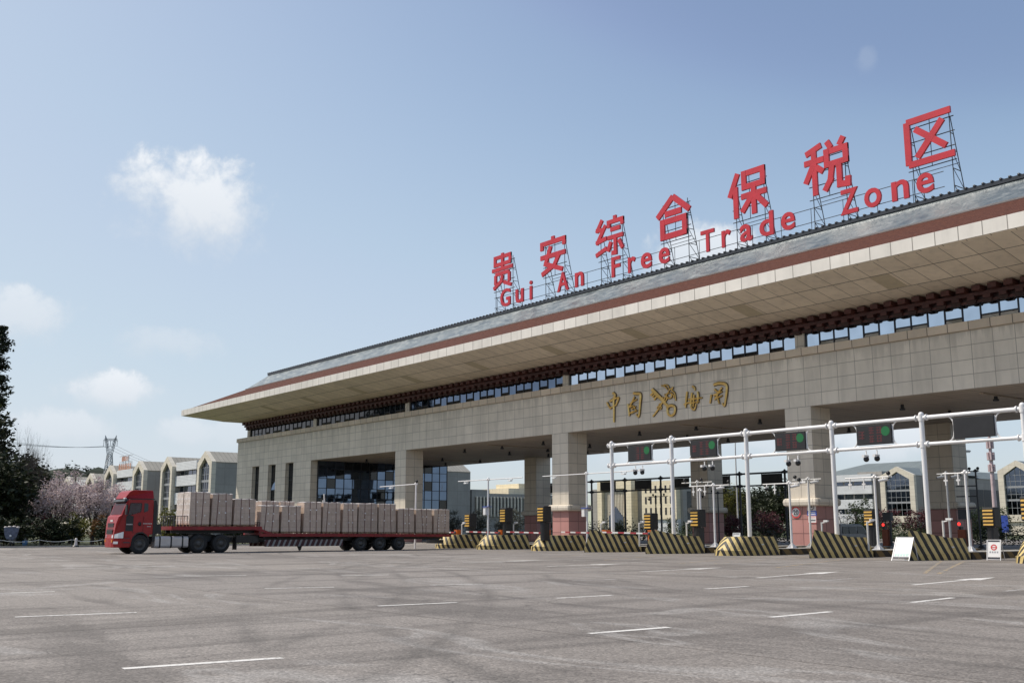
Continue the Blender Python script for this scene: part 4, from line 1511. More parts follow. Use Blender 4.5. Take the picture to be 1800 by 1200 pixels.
def led_marks(mb, seed, cols):
    """unlit pixel characters: groups of short red strokes on the dark screen"""
    rr = random.Random(seed)
    for cx, cz, s_ in cols:
        for i in range(3):
            z = cz - s_ * .4 + i * s_ * .4
            mb.face([(cx - s_ * .42, -.126, z), (cx + s_ * .42, -.126, z), (cx + s_ * .42, -.126, z + s_ * .13), (cx - s_ * .42, -.126, z + s_ * .13)])
        for i in range(2 + rr.randint(0, 1)):
            x = cx - s_ * .36 + rr.random() * s_ * .7
            mb.face([(x - s_ * .06, -.1265, cz - s_ * .5), (x + s_ * .06, -.1265, cz - s_ * .5), (x + s_ * .06, -.1265, cz + s_ * .5), (x - s_ * .06, -.1265, cz + s_ * .5)])


BX = [-49.75, -44.1, -37.5, -32.03, -26.45]
BL = ['leftmost dark lane board on the white gantry, green disc and faint red characters', 'dark lane board with a green disc, in front of the dark rear pillar',
      'dark lane board with a green disc, in front of the speed limit pillar', 'dark lane board with a green disc, between the two right-hand white posts against the sky',
      'blank dark lane board at the right end of the white gantry']
bp = None
for k, x in enumerate(BX):
    if bp is None:
        bp = o = board_proto()
    else:
        o = copy_tree(bp)
    o.location = (x * .976, 48.8, 6.37)
    tag(o, BL[k], 'lane board', 'lane boards on the white gantry')
    BX[k] = o
for k, o in enumerate(BX[:4]):
    for q in [(-.72, -.02, .40), (-.12, .2, .36), (.32, .2, .36), (-.12, -.24, .36), (.32, -.24, .36)][1 if k in (0,) else 0:]:
        b = MB()
        led_marks(b, k * 7 + int(q[0] * 10), [q])
        b.build('led_character', M['led_red'], o, fix=False)
    b = MB()
    disc(b, (.70, .14), .25, -.128, 24)
    b.build('green_lamp', M['led_green'], o, fix=False)


def dome_camera(mb, x, y, z, s_=1.0):
    mb.m = 0
    mb.bar((x, y, z), (x, y, z - .25 * s_), .05)
    mb.cbox((x, y - .1 * s_, z - .30 * s_), .16 * s_, .42 * s_, .13 * s_)
    mb.m = 1
    mb.sphere((x + .02, y - .05, z - .45 * s_), .15 * s_, 10, 6)


cam0 = None
for k, (x, lab) in enumerate([(-49.9, 'pair of cameras hanging under the leftmost lane board'), (-43.8, 'pair of cameras hanging under the board before the rear pillar'),
                              (-37.4, 'pair of cameras hanging under the board before the speed limit pillar'), (-32.3, 'pair of cameras under the board seen against the sky')]):
    if cam0 is None:
        t = thing('camera_pair', lab, 'security camera')
        for q, nm in ((-.32, 'camera'), (.32, 'camera')):
            b = MB()
            dome_camera(b, q, 0, 0)
            b.build(nm, [M['white'], M['black']], t)
        cam0 = t
    else:
        t = copy_tree(cam0)
    t.location = (x * .976, 48.8, 5.56)
    tag(t, lab, 'security camera', 'camera pairs under the white gantry')


# free-standing camera poles
def t_pole(name, label, loc, h, arm_l, arm_r, lamps, mat=None, box=None, r=.066, group=None, foot=True, drop=0.0):
    t = thing(name, label, 'camera pole', loc, 0, group)
    mat = mat or M['white']
    p = MB()
    p.tube([(0, 0, 0), (0, 0, h)], [r * 1.12, r * .95], 12)
    p.sphere((0, 0, h), r * 1.6, 10, 6)
    if foot:
        p.cbox((0, 0, .02), .5, .5, .04)
        for a in range(4):
            c, s_ = math.cos(a * math.pi / 2 + .78), math.sin(a * math.pi / 2 + .78)
            p.prism([(c * r, s_ * r, .04), (c * .3, s_ * .3, .04), (c * r, s_ * r, .3)], (-s_ * .015, c * .015, 0))
    p.build('pole', mat, t)
    a_ = MB()
    zz = h - .06
    a_.tube([(-arm_l, 0, zz - drop), (arm_r, 0, zz)], r * .55, 8)
    a_.tube([(-.16, 0, zz), (.16, 0, zz)], r * 1.2, 10)
    a_.build('arm', mat, t)
    for x, kind in lamps:
        c = MB()
        z = zz - drop * max(0, -x) / max(arm_l, .1)
        if kind == 'flood':
            c.tube([(x - .26, 0, z - .02), (x - .22, 0, z - .13), (x + .22, 0, z - .13), (x + .26, 0, z - .02)], .025, 6)
            c.m = 1
            c.cbox((x, -.05, z - .17), .34, .2, .09)
        elif kind == 'bullet':
            c.bar((x, 0, z), (x, -.05, z - .16), .05)
            c.tube([(x + .22, .12, z - .13), (x - .18, -.22, z - .23)], .085, 10)
            c.m = 1
            c.tube([(x - .18, -.22, z - .23), (x - .2, -.24, z - .235)], .07, 10)
        elif kind == 'dome':
            dome_camera(c, x, 0, z, .7)
        elif kind == 'antenna':
            c.bar((x, 0, z), (x, 0, z - .62), .06)
            c.cbox((x, 0, z - .36), .22, .05, .09)
        elif kind == 'ptz':
            c.bar((x, 0, z), (x, 0, z + .14), .05)
            c.m = 1
            c.sphere((x, -.02, z + .2), .12, 10, 6)
        c.build({'flood': 'flash_lamp', 'bullet': 'camera', 'dome': 'camera', 'antenna': 'antenna', 'ptz': 'camera'}[kind], [mat, M['black'] if kind != 'flood' else M['lamp']], t)
    if box:
        b = MB()
        b.box(-.34, -.05, -.22, .16, box - .28, box + .30)
        b.m = 1
        b.box(-.38, .22, -.27, .2, box + .302, box + .35)
        b.build('control_box', [M['white'], M['print_blue']], t)
    return t


GPOLE = 'white camera poles on the islands'
t_pole('camera_pole', 'white pole with one long arm to the left, rising behind the last pallet loads', on_island(-70.9, 45.9, 0), 4.98, 5.4, .15, [(-3.6, 'flood'), (.1, 'ptz')], group=GPOLE, foot=False, drop=.05)
t_pole('camera_pole', 'white pole with two arms and a white box, right of the trailer tail', on_island(-64.6, 48.4, .3), 4.9, 3.9, 4.1, [(-2.8, 'flood'), (2.7, 'flood')], box=2.5, group=GPOLE, foot=False)
t_pole('camera_pole', 'white pole with a white box, right of the left red pillar base', on_island(-58.0, 52.6, .35), 5.16, 5.0, 5.4, [(-3.6, 'flood'), (3.9, 'flood')], box=2.3, group=GPOLE)
t_pole('camera_pole', 'white pole with hanging antennas, in front of the dark rear pillar between two barriers', on_island(-46.95, 54.0, .35), 4.0, 2.1, 1.4, [(-1.75, 'antenna'), (-.75, 'antenna'), (.6, 'bullet'), (1.3, 'ptz')], group=GPOLE)
t_pole('camera_pole', 'shorter white pole just left of the antenna pole at the dark rear pillar', on_island(-46.9, 52.6, .35), 3.65, .1, .1, [], group=GPOLE, r=.06)
t_pole('camera_pole', 'white pole beside the speed limit plate, camera arm near its top', on_island(-40.8, 54.0, .35), 3.95, 2.0, 1.2, [(-1.7, 'dome'), (-1.1, 'antenna'), (.75, 'ptz'), (.45, 'bullet')], group=GPOLE)
t_pole('camera_pole', 'white pole in front of the white slatted far building, left of the red signal', on_island(-34.8, 54.0, .35), 4.08, 1.9, 1.1, [(-1.6, 'antenna'), (-.7, 'antenna'), (.55, 'bullet'), (.9, 'ptz')], group=GPOLE)
t_pole('camera_pole', 'white pole with bolted foot, right of the right-hand dark rear pillar', on_island(-29.3, 54.0, .35), 4.10, 1.25, .3, [(-1.1, 'antenna'), (-.4, 'antenna')], group=GPOLE)
t_pole('camera_pole', 'white pole near the right edge with a wide dark arm, behind the small folding sign', on_island(-24.1, 54.6, .35), 4.05, .6, 1.5, [(.3, 'bullet'), (1.2, 'bullet')], group=GPOLE)
t_pole('camera_pole', 'slim white pole with bullet cameras left of the speed limit pole', on_island(-42.3, 58.0, .35), 4.35, 1.2, 1.0, [(-.4, 'bullet'), (.5, 'bullet'), (-1.0, 'ptz')], mat=M['white_dirty'], group=GPOLE)
t_pole('camera_pole', 'slim white pole in front of the cream arched building', on_island(-52.4, 58.5, .35), 4.5, 1.5, 1.4, [(-1.2, 'ptz'), (.4, 'ptz'), (1.0, 'dome')], mat=M['white_dirty'], group=GPOLE)
t_pole('camera_pole', 'grey pole left of the right-hand dark rear pillar with two bullet cameras', on_island(-34.6, 61.5, .35), 4.5, .6, .9, [(-.3, 'bullet'), (.6, 'bullet')], mat=M['grey_metal'], group=GPOLE)
DK = 'camera poles under the building, shade painted dark'
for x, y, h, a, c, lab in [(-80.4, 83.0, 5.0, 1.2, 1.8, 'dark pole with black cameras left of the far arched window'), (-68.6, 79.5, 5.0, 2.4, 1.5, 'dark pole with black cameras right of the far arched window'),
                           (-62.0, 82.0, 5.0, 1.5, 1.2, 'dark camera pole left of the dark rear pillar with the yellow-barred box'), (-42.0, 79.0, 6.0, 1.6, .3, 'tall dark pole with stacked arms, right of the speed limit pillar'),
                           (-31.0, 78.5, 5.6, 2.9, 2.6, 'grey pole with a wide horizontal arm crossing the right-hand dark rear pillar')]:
    o = t_pole('camera_pole', lab, (x, y, 0), h, a, c, [(-a * .8, 'dome'), (-a * .3, 'ptz'), (c * .7, 'ptz')], mat=M['dark_metal'], group=DK)  # shade under the building painted in: dark steel instead of white
    if h == 6.0:
        q = MB()
        for z in (4.8, 4.0, 3.1):
            q.bar((-1.7, 0, z), (0, 0, z), .09)
        q.build('cross_arm', M['dark_metal'], o)


# black signal cabinets with yellow bars
def cabinet_proto():
    t = thing('signal_cabinet', 'x', 'signal box')
    b = MB()
    b.tube([(0, 0, 0), (0, 0, 1.25)], .2, 10)
    b.cbox((0, .12, .62), .42, .5, 1.24)
    b.build('pedestal', M['black'], t)
    b = MB()
    b.box(-.36, .36, -.28, .42, 1.25, 2.36)
    b.build('housing', M['black'], t, bevel=.07)
    for i in range(5):
        b = MB()
        b.hexa([(-.29, -.34, 1.34 + i * .195), (.29, -.34, 1.34 + i * .195), (.29, -.281, 1.34 + i * .195), (-.29, -.281, 1.34 + i * .195)],
               [(-.29, -.31, 1.44 + i * .195), (.29, -.31, 1.44 + i * .195), (.29, -.281, 1.44 + i * .195), (-.29, -.281, 1.44 + i * .195)])
        b.build('yellow_bar', M['yellow'], t)
    return t


cb = None
for x, y, z, lab in [(-70.4, 50.9, .35, 'black box with yellow bars just right of the last pallet load'), (-64.2, 49.8, .7, 'black box with yellow bars beside the two-armed pole right of the trailer'),
                     (-57.5, 48.0, .7, 'black box with yellow bars in front of the shaded dark red plinth'), (-52.1, 53.2, .2, 'black box with yellow bars in front of the cream far building'),
                     (-46.3, 51.6, .35, 'black box with yellow bars beside the dark rear pillar, right of the cream building'), (-31.2, 60.0, .35, 'black box with yellow bars against the right-hand dark pillar base'),
                     (-24.3, 50.6, .6, 'black box with yellow bars nearest the right edge'), (-40.4, 62.0, .4, 'yellow-barred box half hidden behind the grey van')]:
    if cb is None:
        cb = o = cabinet_proto()
    else:
        o = copy_tree(cb)
    o.location = on_island(x, y, z)
    tag(o, lab, 'signal box', 'black and yellow signal boxes on the islands')


# lane gates: orange machine and striped arm
def gate_proto():
    t = thing('lane_gate', 'x', 'barrier gate')
    b = MB()
    b.box(-.19, .19, -.2, .2, 0, 1.02)
    b.m = 1
    b.box(-.21, .21, -.22, .22, 1.021, 1.07)
    b.build('machine', [M['orange'], M['orange']], t, bevel=.02)
    b = MB()
    b.bar((.1, -.26, .86), (-4.3, -.26, .93), .045, .095)
    b.build('arm', M['arm_stripe'], t)
    b = MB()
    b.lathe([(.02, -.3), (.1, -.3), (.1, -.2), (.02, -.2)], (0, 0, .86), 'y', 12)
    b.build('hub', M['dark_metal'], t)
    return t


gp_ = None
for x, y, lab in [(-71.3, 50.3, 'orange lane gate right behind the trailer tail, arm hidden by the load'), (-65.2, 50.2, 'orange lane gate whose red and white arm points at the free-standing pole'),
                  (-58.6, 49.2, 'orange lane gate left of the red pillar base, arm mostly white'), (-53.1, 49.9, 'orange lane gate behind the fourth barrier, arm crossing the red pillar base'),
                  (-47.75, 48.9, 'orange lane gate at the left of the fifth barrier, arm with bold red bands')]:
    if gp_ is None:
        gp_ = o = gate_proto()
    else:
        o = copy_tree(gp_)
    o.location = on_island(x, y)
    tag(o, lab, 'barrier gate', 'orange lane gates with striped arms')

# short bollard readers
rp = None
for x, y, lab in [(-70.0, 49.8, 'short white reader post by the box next to the last pallet load'), (-64.0, 50.4, 'short white reader post beside the second orange gate'),
                  (-56.5, 52.6, 'short white reader post before the left red pillar base'), (-51.0, 51.0, 'short white reader post behind the fourth barrier'),
                  (-46.7, 51.0, 'short white reader post left of the box at the rear pillar'), (-39.7, 55.6, 'short white reader post right of the tall post on the chevron barrier'),
                  (-33.6, 51.2, 'short white reader post in front of the grey van'), (-28.6, 50.2, 'short white reader post against the right-hand dark plinth')]:
    if rp is None:
        t = thing('reader_post', lab, 'reader post')
        b = MB()
        b.tube([(0, 0, 0), (0, 0, 1.55)], .055, 8)
        b.build('post', M['white_dirty'], t)
        b = MB()
        b.bar((-.02, 0, 1.5), (.42, -.05, 1.56), .05)
        b.cbox((.36, -.05, 1.62), .3, .14, .1)
        b.build('reader', M['white'], t)
        rp = o = t
    else:
        o = copy_tree(rp)
    o.location = on_island(x, y)
    tag(o, lab, 'reader post', 'short reader posts on the islands')

# traffic cone and folding signs
t = thing('traffic_cone', 'small orange traffic cone with white bands on the island kerb', 'traffic cone', on_island(-51.1, 52.4, .36))
b = MB()
b.lathe([(.19, .04), (.17, .05), (.05, .68), (.0, .70)], n=14)
b.build('cone', M['cone'], t)
b = MB()
b.cbox((0, 0, .02), .4, .4, .04)
b.build('foot', M['black'], t)


def folding(name, label, loc, rz, w, h, lean, back, marks):
    t = thing(name, label, 'folding sign', loc, rz)
    dy = h * math.sin(lean)
    dz = h * math.cos(lean)

    def P(x, v, off=0.0):
        return (x, v * dy - off * math.cos(lean), .05 + v * dz - off * math.sin(lean) * -1)
    b = MB()
    b.prism([P(-w / 2 + .03, .14), P(w / 2 - .03, .14), P(w / 2 - .03, .985), P(-w / 2 + .03, .985)], (0, .015, 0))
    b.build('panel', M['label'], t)
    f = MB()
    for s_ in (-1, 1):
        f.bar(P(s_ * w / 2, -.05), P(s_ * w / 2, 1.0), .035)
    f.bar(P(-w / 2, 1.0), P(w / 2, 1.0), .035)
    f.bar(P(-w / 2, 0.0), P(w / 2, 0.0), .035)
    f.bar(P(-w / 2, .13), P(w / 2, .13), .03)
    for s_ in (-1, 1):
        f.bar(P(s_ * w / 2, 1.0), (s_ * w / 2, dy + back, .03), .03)
    f.build('frame', M['white'], t)
    for nm, mat, quads in marks:
        m_ = MB()
        for q in quads:
            if q[0] == 'ring':
                _, cx, cv, r1, r0 = q
                n = 24
                for k in range(n):
                    a0, a1 = 2 * math.pi * k / n, 2 * math.pi * (k + 1) / n
                    m_.face([P(cx + r1 * math.cos(a0), cv + r1 * math.sin(a0) / h, .006), P(cx + r1 * math.cos(a1), cv + r1 * math.sin(a1) / h, .006),
                             P(cx + r0 * math.cos(a1), cv + r0 * math.sin(a1) / h, .006), P(cx + r0 * math.cos(a0), cv + r0 * math.sin(a0) / h, .006)])
            else:
                x0_, x1_, v0, v1 = q
                m_.face([P(x0_, v0, .006), P(x1_, v0, .006), P(x1_, v1, .006), P(x0_, v1, .006)])
        m_.build(nm, mat, t, fix=False)
    return t


folding('folding_board', 'white folding notice board leaning at the foot of a peaked barrier', (-28.45, 45.9, 0), R(8), .84, 1.25, R(33), .35,
        [('faded_print', M['film'], [('ring', -.02, .62, .20, .185), (-.14, .1, .66, .68), (-.14, .1, .60, .62)]),
         ('green_print', M['print_green'], [(-.34, .36, .245, .27)] + [(-.33 + i * .14, -.24 + i * .14, .16, .225) for i in range(5)]),
         ('dark_print', M['print_dark'], [(-.33, -.12, .05, .11), (-.06, .1, .06, .11), (.12, .34, .05, .12)])])
folding('folding_board', 'small white folding sign with a red disc standing on the asphalt near the right edge', (-25.9, 49.8, 0), R(10), .62, .95, R(14), .42,
        [('red_disc', M['print_red'], [('ring', 0, .62, .145, .09)]), ('bar', M['print_red'], [(-.09, .09, .595, .64)]),
         ('dark_print', M['print_dark'], [(-.27, .27, .90, .965), (-.27, .27, .02, .10)]), ('lettering', M['print_grey'], [(-.2 + i * .11, -.13 + i * .11, .33, .42) for i in range(4)])])
folding('folding_board', 'small white folding sign tucked between a barrier and the dark rear pillar', on_island(-44.9, 53.6, .36), R(10), .5, .85, R(12), .35,
        [('dark_print', M['print_grey'], [(-.2, .2, .88, .94), (-.18, .1, .6, .66), (-.15, .12, .4, .46)])])

# ------------------------------------------------------------------ the lorry (local x forward, y to its left side which faces the camera)
TQ = Vector((-65.0, 20.67, 0))
TR = R(-90)
TS = 0.964
# distances behind the near front corner: first sketch -> surveyed
KN = [(-.12, -.14), (2.85, 2.28), (3.02, 2.47), (4.06, 3.60), (5.07, 4.68), (5.73, 5.38), (7.15, 6.94), (9.45, 9.6), (10.9, 11.15), (12.3, 12.75), (15.1, 16.07), (16.4, 17.57), (17.75, 19.2), (19.1, 20.87), (22.76, 25.45)]


def g(d):
    k = 0
    while k < len(KN) - 2 and d > KN[k + 1][0]:
        k += 1
    (a, b_), (c, e) = KN[k], KN[k + 1]
    return b_ + (d - a) * (e - b_) / (c - a)


def resurvey(root, off=0.0, off2=0.0):
    for o in kids(root):
        if o.name.startswith('wheel') and o.name[:6] != 'wheel_':
            o.location.x = off2 - g(off - o.location.x)
        else:
            for v in o.data.vertices:
                v.co.x = off2 - g(off - v.co.x)
            for c in kids(o):
                for v in c.data.vertices:
                    v.co.x = off2 - g(off - v.co.x)




def wheel(name, x, y, r, w, parent, lab=None, dual=False):
    b = MB()
    b.lathe([(r * .62, -w / 2), (r * .9, -w / 2), (r * .985, -w * .40), (r, -w * .28), (r, w * .28), (r * .985, w * .40), (r * .9, w / 2), (r * .62, w / 2)], axis='y', n=32)
    for k in range(36):
        a = 2 * math.pi * k / 36
        c, s_ = math.cos(a), math.sin(a)
        b.bar((c * r * .995, -w * .36, s_ * r * .995), (c * r * .995, w * .36, s_ * r * .995), r * .06, r * .03, up=(c, 0, s_))
    o = b.build(name, M['rubber'], parent, at=(x, y, r))
    h = MB()
    sg = 1 if y > -1.2 else -1
    dep = .05 if not dual else .13
    h.lathe([(r * .62, sg * w * .46), (r * .58, sg * (w * .46)), (r * .54, sg * (w / 2 - dep)), (r * .30, sg * (w / 2 - dep - .02)), (r * .27, sg * (w / 2 + (.04 if not dual else -.02))), (r * .12, sg * (w / 2 + (.06 if not dual else 0))), (0.0, sg * (w / 2 + (.06 if not dual else 0)))], axis='y', n=24)
    for k in range(10):
        a = 2 * math.pi * k / 10
        h.tube([(math.cos(a) * r * .40, sg * (w / 2 - dep - .02), math.sin(a) * r * .40), (math.cos(a) * r * .40, sg * (w / 2 - dep + .03), math.sin(a) * r * .40)], .022, 6)
    h.build('rim', M['rim'], o)
    return o


lor = thing('tractor_lorry', 'red high-roofed tractor lorry pulling the flatbed of wrapped pallets', 'lorry', TQ, TR)
CW = 2.46  # cab width


def prof_cab():
    b = MB()
    # side profile, d measured back from the bumper; mirrored inwards towards the roof for a slight tumble-home
    P = [(.02, .50), (0.0, .95), (.03, 1.30), (.10, 1.90), (.22, 2.32), (.40, 2.42), (.62, 2.95), (.80, 3.30), (.95, 3.42), (2.80, 3.42), (2.85, 3.30), (2.85, 1.22), (2.62, 1.18),
         (2.56, 1.05)]
    for k in range(0, 13):
        a = math.radians(34 + k * 12.5)
        P.append((1.92 + .70 * math.cos(a), .62 + .70 * math.sin(a)))
    P += [(1.20, .47), (.3, .45)]

    def ins(d, z):
        s_ = .0 if z < 2.2 else (z - 2.2) * .06
        q_ = min(1.0, max(0.0, (.62 - d) / .62))
        s_ += .60 * (1 - math.sqrt(max(0.0, 1 - q_ * q_ * .92)))
        return s_
    L = [(-d, -ins(d, z), z) for d, z in P]
    Rr = [(-d, -CW + ins(d, z), z) for d, z in P]
    n = len(P)
    F = [tuple(range(n)), tuple(range(n, 2 * n))[::-1]]
    F += [(i, i + n, (i + 1) % n + n, (i + 1) % n) for i in range(n)]
    b.grid(L + Rr, F, False)
    return b


cabm = prof_cab().build('cab', M['red_paint'], lor, bevel=.035)


def carve(o, mb, mat):
    """cut the openings and the hollow of the cab out of its solid body"""
    c = mb.build('cutter', mat)
    md = o.modifiers.new('cut', 'BOOLEAN')
    md.operation = 'DIFFERENCE'
    md.solver = 'EXACT'
    md.object = c
    o.data.materials.append(mat)
    bpy.context.view_layer.update()
    m2 = bpy.data.meshes.new_from_object(o.evaluated_get(bpy.context.evaluated_depsgraph_get()))
    o.modifiers.clear()
    o.data = m2
    bpy.data.objects.remove(c)


hol = MB()
hol.hexa([(-.62, -CW + .20, 1.45), (-2.70, -CW + .10, 1.45), (-2.70, -.10, 1.45), (-.62, -.20, 1.45)], [(-1.0, -CW + .22, 3.30), (-2.70, -CW + .18, 3.30), (-2.70, -.18, 3.30), (-1.0, -.22, 3.30)])
carve(cabm, hol, M['black'])
for y_ in (0, -CW):
    hol = MB()
    hol.prism([(-d, y_ - .25, z) for d, z in [(.90, 2.44), (1.30, 2.50), (1.80, 2.65), (1.84, 2.98), (1.86, 3.12), (1.07, 3.12)]], (0, .5, 0))
    carve(cabm, hol, M['black'])
hol = MB()
hol.prism([(-.20, -.30, 2.50), (-.45, -.30, 3.24), (-1.15, -.30, 3.24), (-1.15, -.30, 2.50)], (0, -CW + .60, 0))
carve(cabm, hol, M['black'])
# roof fairing
b = MB()
P = [(.66, 3.44), (.72, 3.55), (.98, 3.88), (1.16, 3.97), (1.6, 4.0), (2.82, 3.98), (2.84, 3.46), (2.0, 3.44)]
ins = lambda d, z: .04 + max(0, z - 3.5) * .38 + max(0, 1.2 - d) ** 2 * .9
L = [(-d, -ins(d, z), z) for d, z in P] + [(-d, -CW + ins(d, z), z) for d, z in P]
n = len(P)
b.grid(L, [tuple(range(n)), tuple(range(n, 2 * n))[::-1]] + [(i, i + n, (i + 1) % n + n, (i + 1) % n) for i in range(n)], False)
b.build('roof_fairing', M['red_paint'], lor, bevel=.05)
b = MB()
b.box(-2.90, -.98, -CW + .08, -.06, 3.395, 3.45)
b.build('roof_gap', M['black'], lor)
# windscreen, grille, visor
b = MB()
for (d0, z0, d1, z1) in [(.395, 2.44, .80, 3.31)]:
    nx, nz = -(z1 - z0), (d1 - d0)
    l = math.hypot(nx, nz)
    ox, oz = .018 * (z1 - z0) / l, .018 * (d1 - d0) / l
    b.face([(-d0 + ox, -.17, z0 + oz), (-d1 + ox, -.16, z1 + oz), (-d1 + ox, -CW + .16, z1 + oz), (-d0 + ox, -CW + .17, z0 + oz)])
b.build('windscreen', M['glass_clear'], lor, fix=False)
b = MB()
b.prism([(-.98, -.12, 3.36), (-.62, -.12, 3.22), (-.54, -.12, 3.28), (-.64, -.12, 3.40), (-.95, -.12, 3.43)], (0, -CW + .24, 0))
b.build('sun_visor', M['dark_metal'], lor)
for y in (-.28, -CW + .28):
    b = MB()
    b.cbox((-.66, y, 3.46), .14, .22, .08)
    b.build('marker_lamp', M['lamp'], lor)
b = MB()
b.box(-.30, .004, -CW + .66, -.66, 1.24, 1.5)
b.box(-.30, -.07, -CW + .66, -.66, 1.5, 1.92)
for z in (1.3, 1.42, 1.56, 1.7, 1.84):
    b.box(-.30, .022 if z < 1.5 else -.05, -CW + .66, -.66, z - .02, z + .025)
b.build('grille', M['black'], lor)
b = MB()
b.cbox((-.13, -CW / 2, 2.06), .04, .5, .12)
b.build('badge', M['trim'], lor)
# bumper and lights
b = MB()
P = [(-.50, -.02), (-.24, -.14), (-.06, -.36), (.03, -.66), (.06, -CW / 2), (.03, -CW + .66), (-.06, -CW + .36), (-.24, -CW + .14), (-.50, -CW + .02), (-1.12, -CW - .01), (-1.12, .012)]
b.prism([(x, y, .40) for x, y in P], (0, 0, .62))
b.build('bumper', M['red_paint'], lor, bevel=.03)
b = MB()
b.box(-1.10, -.60, .016, .034, .68, .74)
b.box(-1.10, -.58, .016, .030, .95, .985)
b.build('bumper_step', M['dark_metal'], lor)
for s_, y in ((1, 0), (-1, -CW)):
    b = MB()
    a_ = [(.035, y - s_ * .66), (-.05, y - s_ * .34), (-.24, y - s_ * .115), (-.58, y + s_ * .02)]
    for (xa, ya), (xb, yb), za, zb in zip(a_[:-1], a_[1:], (1.16, 1.22, 1.29), (1.22, 1.29, 1.38)):
        b.hexa([(xa, ya, .98), (xb, yb, .98), (xb - .06, yb - s_ * .1, .98), (xa - .1, ya - s_ * .06, .98)], [(xa - .02, ya, za), (xb - .02, yb, zb), (xb - .08, yb - s_ * .1, zb), (xa - .12, ya - s_ * .06, za)])
    b.build('headlight', M['lamp'], lor)
    b = MB()
    b.bar((-.03, y - s_ * .40, .70), (-.26, y - s_ * .115, .70), .05, .15)
    b.build('fog_lamp', M['lamp'], lor)
    b = MB()
    b.box(.0, .045, min(y - s_ * .66, y - s_ * .5), max(y - s_ * .66, y - s_ * .5), .72, .90)
    b.build('indicator', M['amber'], lor)
# doors both sides: outlines, dark lower front panel, windows
for s_, y in ((1, 0), (-1, -CW)):
    def fl(mb, pts, off):
        q = []
        for d, z in pts:
            i_ = .0 if z < 2.2 else (z - 2.2) * .06
            q.append((-d, y + s_ * (off - i_), z))
        mb.prism(q, (0, s_ * .008, 0))
    b = MB()
    fl(b, [(.72, 1.42), (1.30, 1.42), (1.30, 2.34), (.98, 2.42), (.74, 2.36)], .003)
    b.build('corner_panel', M['black'], lor)
    b = MB()
    fl(b, [(.86, 2.40), (1.30, 2.46), (1.84, 2.62), (1.88, 2.98), (1.90, 3.16), (1.03, 3.16)], .004)
    dw = b.build('door_window', M['glass_clear'], lor)
    b = MB()
    for a_, c_ in (((.86, 2.40), (1.03, 3.16)), ((1.03, 3.16), (1.90, 3.16)), ((1.90, 3.16), (1.84, 2.62)), ((1.84, 2.62), (.86, 2.40))):
        b.bar((-a_[0], y + s_ * (.012 - (a_[1] - 2.2) * .06), a_[1]), (-c_[0], y + s_ * (.012 - (c_[1] - 2.2) * .06), c_[1]), .045, .02)
    b.build('window_seal', M['black'], dw)
    b = MB()
    fl(b, [(2.10, 2.58), (2.42, 2.70), (2.42, 3.08), (2.34, 3.16), (2.10, 3.18)], .004)
    b.build('rear_window', M['glass_dark'], lor)
    b = MB()
    for d in (1.28, 2.08):
        b.bar((-d, y + s_ * .004, 1.3), (-d, y + s_ * .004, 2.35), .018, .012)
    b.bar((-1.28, y + s_ * .004, 1.30), (-2.08, y + s_ * .004, 1.36), .012, .018)
    b.build('door_seam', M['black'], lor)
    b = MB()
    b.lathe([(0, 0.0), (.13, 0.0), (.13, s_ * .02), (0, s_ * .02)], (-1.80, y, 1.86), 'y', 16)
    b.build('fuel_cap_recess', M['black'], lor)
    b = MB()
    for i in range(6):
        b.face([(-2.06 - i * .12, y + s_ * .006, 1.86 - i * .004), (-2.15 - i * .12, y + s_ * .006, 1.86), (-2.15 - i * .12, y + s_ * .006, 1.91), (-2.06 - i * .12, y + s_ * .006, 1.91)])
    for i in range(4):
        b.face([(-2.38 - i * .08, y + s_ * .006, 1.68), (-2.44 - i * .08, y + s_ * .006, 1.68), (-2.44 - i * .08, y + s_ * .006, 1.73), (-2.38 - i * .08, y + s_ * .006, 1.73)])
    for i in range(5):
        b.face([(-.78 - i * .095, y + s_ * .016, 1.80), (-.85 - i * .095, y + s_ * .016, 1.80), (-.85 - i * .095, y + s_ * .016, 1.87), (-.78 - i * .095, y + s_ * .016, 1.87)])
    b.build('decal', M['pale_text'], lor, fix=False)
    # mirror
    b = MB()
    b.bar((-.74, y, 3.05), (-.60, y + s_ * .26, 3.0), .04)
    b.bar((-.78, y, 2.5), (-.62, y + s_ * .26, 2.5), .04)
    b.cbox((-.62, y + s_ * .27, 2.74), .12, .22, .62)
    b.build('mirror', M['black'], lor)
    b = MB()
    for k in range(10):
        a0, a1 = math.radians(20 + k * 14), math.radians(20 + (k + 1) * 14)
        b.face([(-1.92 - .735 * math.cos(a0), y + s_ * .014, .62 + .735 * math.sin(a0)), (-1.92 - .735 * math.cos(a1), y + s_ * .014, .62 + .735 * math.sin(a1)),
                (-1.92 - .66 * math.cos(a1), y + s_ * .014, .62 + .66 * math.sin(a1)), (-1.92 - .66 * math.cos(a0), y + s_ * .014, .62 + .66 * math.sin(a0))])
    b.build('wheel_arch', M['black'], lor, fix=False)
